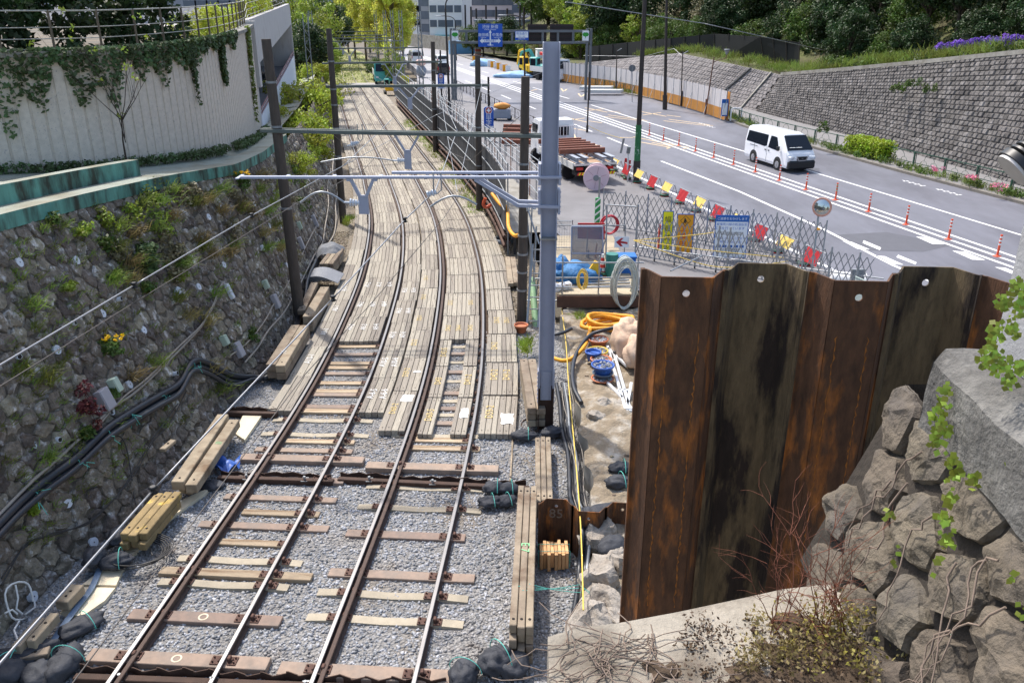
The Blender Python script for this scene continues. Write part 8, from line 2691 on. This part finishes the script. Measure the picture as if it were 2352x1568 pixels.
def hedge(name, pts, h, w_, per, leaf, m_, label, cat="hedge", cr=.4, kind=None, step=.35):
 cl = []
 for a, b in zip(pts[:-1], pts[1:]):
  n = max(1, int((b - a).length / step))
  for i in range(n):
   for j in range(max(1, int(h / .4))):
    p = a.lerp(b, (i + random.random()) / n)
    cl.append((p.x + random.uniform(-w_, w_), p.y + random.uniform(-w_, w_), p.z + (j + random.random()) * h / max(1, int(h / .4)), cr * random.uniform(.6, 1.2)))
 o = leaf_obj(name, cl, per, leaf, m_, rn)
 return tag(o, label if kind is None else None, cat if kind is None else None, kind=kind)
bk_ = [Vector((p.x - 1.3, p.y + 1.0, 7.7)) for p in ribl[::4]]
hedge("hedge", bk_[:13], 2.3, .6, 80, .13, L_dark, "dark evergreen hedge behind the railing on the ribbed wall")
hedge("hedge", [p + Vector((-1.6, .9, .6)) for p in bk_[:12]], 3.0, .8, 60, .16, L_dark, "taller dark hedge behind the front one")
hedge("hedge", bk_[13:] + [Vector((-13.4, 46, 8.3)), Vector((-15.5, 56, 8.6))], 1.0, .5, 90, .09, L_bright, "clipped bright yellow hedge behind the far end of the railing")
def ivy_on_wall(n, s0, s1, drop, seed, zoff=0.0, power=1.6):
 q = np.random.default_rng(seed)
 V, R = [], []
 for _ in range(n):
  s_ = q.uniform(s0, s1); p, d = rib_at(s_)
  dr = drop(s_) * (.75 + .25 * math.sin(s_ * 3.1) + .3 * math.sin(s_ * 7.3 + 1))
  u = q.random() ** power
  z = ribtop(p.y) + .15 - u * max(.1, dr)
  nn = Vector((d.y, -d.x, 0))
  c = p + nn * (q.uniform(.02, .16)); c.z = z
  t = (d * q.normal(0, 1) + Vector((0, 0, q.normal(-.4, .8))) + nn * q.normal(0, .4)).normalized()
  b = (nn * q.uniform(.1, .8) + Vector((0, 0, .7))).cross(t).normalized()
  s2 = q.uniform(.035, .075)
  V += [c - t * s2, c + b * s2 * .8, c + t * s2, c - b * s2 * .8]; R.append(min(1, max(0, .5 + .25 * math.sin(s_ * 5) + q.normal(0, .2))))
 return np.array([tuple(v) for v in V]), np.arange(len(V)).reshape(-1, 4), R
S_END = acc[-1]
def drop_(s_):
 f = s_ / S_END
 return 1.7 if f < .36 else (1.7 - (f - .36) * 5 if f < .6 else .45)
V, F, R = ivy_on_wall(9500, S_END * .12, S_END * .75, drop_, 3)
o = link_mesh("ivy", np_mesh("ivy", V, F, L_ivy, R)); tag(o, "dark ivy curtain hanging over the ribbed wall", "ivy")
for k, (f, w_, dr, lb) in enumerate(((.56, .25, 1.9, "ivy strand hanging in the middle of the ribbed wall"), (.66, .2, 1.3, "short ivy strand right of the middle one"), (.88, .3, 2.9, "long pale creeper strand near the corner pier"))):
 V, F, R = ivy_on_wall(900, S_END * f - w_, S_END * f + w_, lambda s_: dr, 20 + k, power=1.0)
 o = link_mesh("creeper", np_mesh("creeper", V, F, L_ivy if k < 2 else L_grass, R)); tag(o, lb, "creeper")
cl = []
for i in range(150):
 p, d = rib_at(S_END * (.30 + .68 * i / 150)); nn = Vector((d.y, -d.x, 0))
 if .46 < i / 150 < .52: continue
 cl.append((p.x + nn.x * .2, p.y + nn.y * .2, ribz(p.y) + .12, random.uniform(.12, .24)))
o = leaf_obj("ground_ivy", cl, 40, .07, L_ivy, rn); tag(o, "low ivy strip growing along the ribbed wall foot", "ivy")
bt_ = thing("young_tree", "slender nearly bare young tree in front of the ribbed wall", "tree")
b = G(304, 378, 5.0); b.y -= .3
m = MB(); tips = []
q = random.Random(8)
def branch(p, d, L_, r_, lv):
 pts = [p]
 for k in range(4):
  d = (d + Vector((q.uniform(-.14, .14), q.uniform(-.1, .1), q.uniform(-.02, .14)))).normalized(); pts.append(pts[-1] + d * L_ / 4)
 m.tube(pts, [r_, r_ * .85, r_ * .7, r_ * .55, r_ * .4], n=5)
 tips.append(pts[-1])
 if lv > 0:
  for k in range(4 if lv > 1 else 3):
   a = q.choice(pts[1:]); branch(a, (d + Vector((q.uniform(-.9, .9), q.uniform(-.4, .4), q.uniform(-.1, .5)))).normalized(), L_ * q.uniform(.45, .7), r_ * .5, lv - 1)
branch(b, Vector((.02, 0, 1)), 1.3, .03, 0); t0 = tips[-1]
for dx in (-.8, -.45, -.15, .15, .5, .8, 1.0): branch(t0 - Vector((0, 0, q.uniform(0, .7))), Vector((dx, -.05, 1.0)), q.uniform(1.1, 1.9), .013, 1)
m.build("trunk", M_bark2, bt_)
leaf_obj("leaves", [(t.x, t.y, t.z, .12) for t in tips[::2]], 7, .06, L_lime, rn, bt_)
def grass_blades(pts, n, h, w_, m_, name, spread=.1, parent=None, up=None, rng=rn):
 V, R = [], []
 for p, nn in pts:
  r0 = rng.random()
  for _ in range(n):
   a = Vector((p.x + rng.normal(0, spread), p.y + rng.normal(0, spread), p.z + rng.normal(0, spread * .4)))
   d = (nn * rng.uniform(.2, .9) + Vector((rng.normal(0, .5), rng.normal(0, .5), rng.uniform(.3, 1.0)))).normalized()
   l_ = h * rng.uniform(.5, 1.2)
   s_ = d.cross(Vector((rng.normal(), rng.normal(), rng.normal()))).normalized() * w_
   mid = a + d * l_ * .6; e = a + d * l_ + Vector((0, 0, -l_ * .25)) + nn * l_ * .1
   V += [a - s_, a + s_, mid + s_ * .7, mid - s_ * .7, mid - s_ * .7, mid + s_ * .7, e + s_ * .15, e - s_ * .15]; R += [min(1, max(0, r0 + rng.normal(0, .15)))] * 2
 return link_mesh(name, np_mesh(name, np.array([tuple(v) for v in V]), np.arange(len(V)).reshape(-1, 4), m_, R), parent)
def wp(x, y): return W(x, y, .05)
SPOTS = [(232, 505, .35, L_lime), (265, 530, .3, L_grass), (330, 430, .5, L_mid), (350, 470, .45, L_lime), (370, 520, .4, L_lime), (300, 495, .35, L_lime), (240, 560, .3, L_mid), (455, 555, .3, L_dry), (480, 590, .3, L_dry), (545, 480, .3, L_dry), (590, 440, .35, L_grass), (575, 500, .3, L_dry), (620, 470, .3, L_grass), (640, 430, .35, L_lime), (600, 540, .25, L_dry), (530, 570, .3, L_grass), (490, 680, .3, L_grass), (400, 690, .25, L_grass), (430, 730, .3, L_dry), (330, 660, .25, L_mid), (255, 640, .2, L_lime), (180, 530, .25, L_lime), (65, 710, .3, L_grass), (40, 860, .35, L_grass), (90, 880, .3, L_grass), (300, 870, .3, L_dry), (480, 850, .25, L_dry), (470, 745, .25, L_dry), (350, 840, .3, L_grass), (250, 905, .2, L_mid), (575, 770, .2, L_mid), (500, 900, .2, L_grass), (100, 1060, .2, L_grass), (60, 1170, .15, L_lime), (185, 1000, .2, L_mid), (410, 640, .2, L_lime), (150, 660, .2, L_lime), (655, 510, .3, L_dry), (690, 470, .3, L_mid), (700, 410, .4, L_lime), (670, 400, .4, L_mid), (715, 350, .5, L_lime), (500, 440, .3, L_grass), (445, 440, .35, L_grey), (410, 450, .35, L_grey), (140, 470, .25, L_lime), (105, 500, .25, L_mid)]
for _ in range(42): x_ = random.uniform(250, 690); SPOTS.append((x_, 545 - (x_ - 250) * .25 + random.uniform(-70, 150), random.uniform(.2, .4), random.choice([L_dry, L_grass, L_grey, L_grass])))
by_mat = {}
for x, y, r_, m_ in SPOTS: by_mat.setdefault(m_.name, (m_, []))[1].append((x, y, r_))
for nm, (m_, L_) in by_mat.items():
 if m_ in (L_grass, L_dry):
  o = grass_blades([wp(x, y) for x, y, r_ in L_], 90, .38, .009, m_, "wall_grass", .12)
 else:
  cl = []
  for x, y, r_ in L_:
   for k in range(6):
    p, n_ = W(x + random.uniform(-22, 22) * r_ * 2, y + random.uniform(-24, 24) * r_ * 2, .12); cl.append((p.x, p.y, p.z, r_ * random.uniform(.3, .7)))
  o = leaf_obj("wall_weeds", cl, 45, .06, m_, rn)
 tag(o, kind='stuff')
cl = [W(random.uniform(0, 740), random.uniform(400, 1250)) for _ in range(420)]
cl = [(p, n_) for p, n_ in cl if p.z > .4]
tag(grass_blades(cl, 26, .2, .007, L_grass, "wall_tufts", .08), kind='stuff')
for k, (x, y, lb, lf, fl, s_) in enumerate(((235, 795, "yellow flowering plant low on the rubble wall", L_mid, L_yflower, .26), (541, 412, "yellow flowering plant hanging at the ledge edge", L_mid, L_yflower, .3), (318, 590, "dark broad leaved shrub in the middle of the rubble wall", L_ivy, None, .36), (185, 935, "dark red leaved creeper running down the rubble wall", L_red, None, .3), (330, 425, "leafy weed bush overhanging the ledge", L_lime, None, .5))):
 p, n_ = W(x, y, .15)
 cl = [(p.x + random.uniform(-1, 1) * s_ * .6, p.y + random.uniform(-1, 1) * s_ * .6, p.z + random.uniform(-1, .6) * s_ * (.8 if k != 3 else 2.2), s_ * .45) for _ in range(14)]
 o = leaf_obj("plant", cl, 55, .055 if k != 2 else .1, lf, rn); tag(o, lb, "plant")
 if fl: leaf_obj("flowers", [(p.x + random.uniform(-.2, .2) + .08, p.y + random.uniform(-.2, .2), p.z + s_ * random.uniform(.3, .7), .04) for _ in range(9)], 12, .04, fl, rn, o)
vp = []
for i in range(330):
 t = random.uniform(-34, 34); o_ = interp(KERB, t) + random.uniform(.25, 1.1)
 if -5 < t < 2 and random.random() < .6: continue
 vp.append((RD(t, o_, RZ + .13), Vector((0, 0, 1))))
tag(grass_blades(vp, 26, .38, .012, L_grass, "verge_grass", .16), kind='stuff')
tag(leaf_obj("verge_weeds", [(RD(t, interp(KERB, t) + random.uniform(.3, 1.0), RZ + .3).x, RD(t, interp(KERB, t) + .6, 0).y, RZ + .3, random.uniform(.15, .35)) for t in [random.uniform(-30, -8) for _ in range(60)] + [random.uniform(0, 30) for _ in range(25)]], 60, .08, L_mid, rn), kind='stuff')
c = G(1995, 358, RZ + .13)
cl = [(c.x + RU.x * a + RN.x * b_, c.y + RU.y * a + RN.y * b_, RZ + z, .3) for a in np.arange(-1.6, 1.7, .3) for b_ in (-.5, -.1, .3) for z in (.4, .75, 1.0)]
o = leaf_obj("hedge", cl, 90, .09, leafmat("fresh_hedge_leaf", (150, 172, 48)), rn); tag(o, "rounded bright green hedge bush by the guard fence", "hedge")
for k, (x, y) in enumerate(((2152, 388), (2231, 408), (2294, 428))):
 p = G(x, y, RZ + .6); o = leaf_obj("flowers", [(p.x + random.uniform(-.25, .25), p.y + random.uniform(-.2, .2), p.z + random.uniform(-.1, .1), .14) for _ in range(6)], 16, .07, L_pink, rn); tag(o, f"pink flowers in the verge near the right edge, {ORD[k]} clump", "flowers", "pink flower clumps")
cl = []
for i in range(900):
 f, o_ = random.random(), random.uniform(1.5, 15)
 if f > .5: o_ = 6 + o_ * .8
 b = lpt(tops[1:11], f); zz = np.interp(o_, [0, 6, 16], [0, .2, 6])
 cl.append((b.x + .93 * o_, b.y + .36 * o_, b.z + zz + .2, random.uniform(.4, .9)))
tag(leaf_obj("undergrowth", cl, 46, .2, L_dark, rn), kind='stuff')
gp = []
for i in range(420):
 f = random.random(); L_ = RT if random.random() < .6 else RV_T[:4]
 p = lpt(L_, f); gp.append((p + Vector((random.uniform(.3, 1.8), random.uniform(0, 1), .1 + random.uniform(0, .5))), Vector((-.3, -.2, 1))))
tag(grass_blades(gp, 30, .55, .016, L_grass, "bank_grass", .3), kind='stuff')
tag(leaf_obj("bank_weeds", [(lpt(RT, f).x + random.uniform(.5, 3), lpt(RT, f).y, lpt(RT, f).z + random.uniform(.1, .8), random.uniform(.3, .6)) for f in [random.random() for _ in range(90)]], 60, .13, L_mid, rn), kind='stuff')
cl = []
for px, py, n_ in ((2120, 118, 6), (2170, 108, 8), (2215, 100, 12), (2260, 94, 14), (2300, 96, 12), (2330, 90, 8)):
 Y = 62 - (px - 2120) * .06
 for _ in range(n_): p = P(px + random.uniform(-22, 22), py + random.uniform(-6, 6), Y); cl.append((p.x, p.y, p.z, random.uniform(.18, .34)))
o = leaf_obj("flowers", cl, 60, .09, L_purple, rn); o.name = 'purple_flowers'; tag(o, kind='stuff')
for k, (x, y) in enumerate(((2090, 195), (2070, 205), (2110, 190), (1905, 292), (2150, 200))):
 p = P(x, y, 55 - k); o = leaf_obj("wall_plant", [(p.x - .3 + random.uniform(-.4, .4), p.y, p.z + random.uniform(-.2, .2), .2) for _ in range(6)], 30, .1, L_mid, rn); tag(o, f"green weed rooted in the granite wall joints, {ORD[k]} of five", "plant", "weeds on the granite wall")
tp_ = []
for s_ in np.arange(36, 70, .35):
 if random.random() < .7: tp_.append((TC(s_, 2.75 + random.uniform(-.2, .35), -.12), Vector((0, 0, 1))))
tag(grass_blades(tp_, 36, .35, .012, L_lime, "trackside_grass", .16), kind='stuff')
tag(grass_blades([(G(x + random.uniform(-8, 8), y + random.uniform(-8, 8), .2), Vector((0, 0, 1))) for x, y in ((1330, 735),) * 9 + ((1203, 800),) * 5 + ((1210, 790),) * 3 + ((800, 510),) * 6 + ((1150, 495),) * 6], 40, .28, .01, L_lime, "site_grass", .08), kind='stuff')
tag(grass_blades([(TC(s_, random.uniform(-3, 3), -.1), Vector((0, 0, 1))) for s_ in np.arange(111, 190, .25)], 14, .3, .03, L_grass, "far_track_grass", .4), kind='stuff')
# ---------------------------------------------------------------- foreground plants
q = random.Random(12)
tw = thing("dry_shrub", "dry reddish bare shrub of thin twigs beside the rubble wing wall", "shrub")
M_twig = mat("reddish_twig", (122, 74, 56), .9, var=.25, scale=10)
M_twig2 = mat("grey_twig", (128, 112, 100), .9, var=.25, scale=10)
m = MB()
def twig(p, d, L_, r_, lv):
 pts = [p]
 for k in range(5):
  d = (d + Vector((q.uniform(-.28, .28), q.uniform(-.28, .28), q.uniform(-.16, .12)))).normalized(); pts.append(pts[-1] + d * L_ / 5)
 m.tube(pts, [r_ * (1 - .14 * k) for k in range(6)], n=4)
 if lv > 0:
  for k in range(3): twig(q.choice(pts[1:]), (d + Vector((q.uniform(-.8, .8), q.uniform(-.6, .6), q.uniform(-.5, .6)))).normalized(), L_ * .5, r_ * .6, lv - 1)
for k in range(24):
 x, y = q.uniform(1760, 1960), q.uniform(1400, 1480)
 twig(G(x, y, 5.7), Vector((q.uniform(-.6, .35), q.uniform(-.2, .4), 1)).normalized(), q.uniform(.3, .62), .0036, 2)
m.build("twigs", M_twig, tw)
m = MB()
for k in range(46):
 x, y = q.uniform(1290, 1560), q.uniform(1450, 1568)
 p = G(x, y, 5.72); a = q.uniform(0, 6.28); pts = [p]
 for j in range(7):
  a += q.uniform(-.7, .7); pts.append(pts[-1] + Vector((math.cos(a) * .06, math.sin(a) * .05, q.uniform(-.012, .016)))); pts[-1].z = max(5.705, pts[-1].z)
 m.tube(pts, .0035, n=4)
tag(m.build("dead_vines", M_twig2), kind='stuff')
m = MB()
for k in range(16):
 x0, y0 = q.uniform(1880, 2330), q.uniform(1050, 1300)
 p0, p1 = wing(q.uniform(1.6, 4.2), q.uniform(.55, .98)), None
 y_, v_ = q.uniform(1.6, 4.3), q.uniform(.5, .98); pts = []
 for j in range(14):
  pp_, nn = wing(y_, v_); pts.append(pp_ + nn * .105); v_ = max(.02, v_ - q.uniform(.02, .07)); y_ += q.uniform(-.07, .07)
 m.tube(pts, [.006 - .0003 * j for j in range(14)], n=5)
tag(m.build("vine_stems", M_twig2), "grey dead creeper stems clinging to the rubble wing wall", "vine")
def creep(name, px, n, size, lm, label):
 V, R = [], []
 for (x, y, Y) in px:
  for _ in range(n):
   x_, y_ = x + q.gauss(0, 9), y + q.gauss(0, 11)
   c = P(x_, y_, Y + q.uniform(-.06, .02))
   if Y != 3.42:
    d_ = ray(x_, y_); wp_, wn_ = wing(3, .5); wp_ = wp_ + wn_ * q.uniform(.1, .16); c = CAM + d_ * ((wp_ - CAM).dot(wn_) / d_.dot(wn_))
   t = Vector((q.uniform(-1, 1), -.2, q.uniform(-1, .3))).normalized(); b_ = Vector((-.4, -.8, .5)).cross(t).normalized(); s_ = size * q.uniform(.6, 1.2)
   V += [c - t * s_, c + b_ * s_ * .8 - t * s_ * .1, c + t * s_, c - b_ * s_ * .8 - t * s_ * .1]; R.append(q.random())
 return tag(link_mesh(name, np_mesh(name, np.array([tuple(v) for v in V]), np.arange(len(V)).reshape(-1, 4), lm, R)), label, "creeper")
L_creep = leafmat("creeper_leaf", (138, 156, 62), .4, .03)
creep("creeper", [(2168, 900, 3.95), (2160, 940, 3.95), (2165, 985, 3.9), (2150, 1020, 3.9), (2185, 1060, 3.8), (2200, 1090, 3.75), (2235, 1105, 3.6), (2150, 960, 3.95), (2180, 1150, 3.7), (2170, 1190, 3.7), (2175, 1240, 3.6)], 16, .022, L_creep, "yellow green creeper trailing down the far edge of the rubble wing wall")
creep("creeper", [(2310, 700, 3.42), (2290, 760, 3.42), (2275, 800, 3.42), (2262, 830, 3.42), (2305, 830, 3.42), (2330, 760, 3.42), (2345, 700, 3.42), (2320, 870, 3.42), (2345, 840, 3.42), (2340, 660, 3.42), (2285, 840, 3.42)], 26, .017, L_creep, "yellow green creeper climbing the grey concrete post")
creep("creeper", [(2060, 1290, 3.9), (2040, 1180, 4.0), (2150, 1300, 3.4), (2320, 1330, 2.7), (2340, 1400, 2.6), (2345, 1080, 3.2), (2330, 1060, 3.2)], 5, .020, L_creep, "sparse creeper leaves scattered on the rubble wing wall")
cl = []
for k in range(40): p = G(q.uniform(1790, 2010), q.uniform(1390, 1560), 5.72); cl.append((p.x, p.y, 5.72 + q.uniform(.0, .12), .07))
tag(leaf_obj("ledge_weeds", cl, 13, .016, leafmat('olive_weed', (150, 140, 66)), rn), kind='stuff')
cl = []
for k in range(70): p = G(q.uniform(1700, 2080), q.uniform(1400, 1568), 5.72); cl.append((p.x, p.y, 5.73 + q.uniform(.0, .1), .07))
tag(leaf_obj("ledge_dry_weeds", cl, 24, .016, L_dry, rn), kind='stuff')
cl = []
for k in range(150): p = G(q.uniform(1560, 2080), q.uniform(1425, 1575), 5.7); cl.append((p.x, p.y, 5.715, .08 * q.random() + .02))
tag(leaf_obj('leaf_litter', cl, 16, .014, leafmat('brown_litter', (84, 66, 50), .1, .01), rn), kind='stuff')
# ---------------------------------------------------------------- far buildings
M_bw = mat("white_building", (240, 238, 236), .8, var=.06, scale=.3)
M_bp = mat("pinkish_apartment", (206, 198, 200), .8, var=.08, scale=.2)
M_bg = mat("grey_building", (150, 154, 164), .8, var=.1, scale=.2)
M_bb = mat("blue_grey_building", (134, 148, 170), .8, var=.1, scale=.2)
M_win = mat("building_window", (96, 106, 122), .2, var=.15, scale=.5)
def building(px0, px1, Y, ztop, depth, m_, label, cols, rows, z0=2.0, ang=0.0, ww=1.6, wh=1.5, base=None, balcony=False):
 a, b = P(px0, 60, Y), P(px1, 60, Y)
 w_ = b.x - a.x
 root = thing("building", label, "building", ((a.x + b.x) / 2, Y, 0), ang, "far buildings")
 m = MB(); m.box((0, depth / 2, ztop / 2), (w_, depth, ztop)); m.build("wall", m_, root)
 m = MB(); m.box((0, depth / 2, ztop + .2), (w_ + .4, depth + .4, .4)); m.build("roof", M_bg, root)
 if base: m = MB(); m.box((0, -.1, 1.5), (w_ * .96, .3, 3.0)); m.build("ground_floor", base, root)
 st = (ztop - z0) / max(1, rows)
 for j in range(rows):
  for i in range(cols):
   x = -w_ / 2 + w_ * (i + .5) / cols; z = z0 + st * (j + .5)
   m = MB(); m.box((x, -.02, z), (ww, .12, wh)); m.build("window", M_win, root)
  if balcony: m = MB(); m.box((0, -.6, z0 + st * j + .5), (w_, 1.2, 1.0)); m.build("balcony", m_, root)
 return root
building(986, 1062, 205, 26, 16, M_bw, "white office building with few square windows beside the road bend", 4, 7, 4, -.1, base=M_lpost)
building(945, 968, 225, 26, 14, M_bw, "white building with small windows left of the balcony tower", 3, 7, 4, 0)
building(968, 986, 214, 26, 14, M_bg, "grey tower with stacked balconies beside the white office building", 1, 8, 3, -.1, 3.0, 1.8)
building(1062, 1180, 250, 24, 16, M_bp, "long pinkish apartment block, left wing", 5, 6, 6, 0, 3, 1.8)
building(1180, 1290, 240, 26, 16, M_bp, "long pinkish apartment block, middle wing with wide windows", 5, 7, 4, 0, 3.6, 2.0)
building(1290, 1420, 232, 26, 16, M_bp, "long pinkish apartment block, right wing behind the trees", 5, 7, 4, 0, 3.6, 2.0)
building(1090, 1250, 190, 6.2, 10, M_bg, "low grey building with a flat roof behind the site wall", 4, 1, 3, 0)
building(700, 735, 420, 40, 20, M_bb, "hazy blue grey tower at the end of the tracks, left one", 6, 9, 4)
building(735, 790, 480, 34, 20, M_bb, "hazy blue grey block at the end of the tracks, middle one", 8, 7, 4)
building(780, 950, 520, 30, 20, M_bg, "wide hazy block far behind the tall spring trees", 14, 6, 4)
building(560, 700, 300, 24, 20, M_bw, "pale block far behind the car park", 9, 5, 4)
building(430, 560, 110, 14, 20, M_bp, "pale block glimpsed above the clipped yellow hedge", 5, 3, 8)
building(-400, 430, 160, 22, 20, M_bg, "large grey block behind the hedge at the upper left", 10, 4, 6)
building(1420, 3000, 330, 40, 20, M_bg, "grey blocks hidden behind the wooded hill", 10, 4, 6)
npst = [(1070, 205), (1083, 205), (1095, 200), (1117, 196), (1140, 190), (1165, 184), (1194, 180), (1203, 178), (1220, 172), (1294, 165), (1320, 160)]
tops_ = []
for k, (px, Y) in enumerate(npst):
 g = P(px, 100, Y); h = P(px, 12 + 4 * (k % 3), Y).z
 m = MB(); m.cyl((g.x, Y, 0), (g.x, Y, h), .2, n=8); tag(m.build("net_post", M_lpost), f"dark netting post of the far ball ground, {ORD[k]} from the left", "post", "ball ground netting posts"); tops_.append(Vector((g.x, Y, h)))
wall_ = [G(905, 108, RZ), G(985, 118, RZ), G(1100, 132, RZ), G(1200, 146, RZ), G(1330, 152, RZ)]
m = MB()
for a, b in zip(wall_[:-1], wall_[1:]): m.bar(a + Vector((2, 6, 1.4)), b + Vector((2, 6, 1.4)), .3, 2.8)
tag(m.build("site_wall", M_conc), "long low concrete wall behind the far works", "wall")
for k, (px, Y, s_, kd) in enumerate(((1085, 165, 1.0, 'bushy'), (1110, 160, .9, 'evergreen'), (1135, 158, 1.0, 'light'), (1165, 152, 1.0, 'evergreen'), (1190, 150, .9, 'bushy'), (1060, 172, 1.0, 'spray'), (1215, 146, .9, 'light'), (1290, 140, .9, 'bushy'), (1315, 132, 1.0, 'bushy'), (1335, 128, 1.3, 'light'), (1300, 150, 1.2, 'spray'), (1360, 140, 1.8, 'evergreen'), (1240, 142, .8, 'spray'))):
 g = P(px, 110, Y); tree(kd, Vector((g.x, Y, .3)), s_ * .95, f"{dict(light='pale green', bushy='mid green', evergreen='dark green', spray='pinkish grey blossoming')[kd]} tree behind the far site wall, {ORD[k]} listed", "trees behind the far site wall", k)
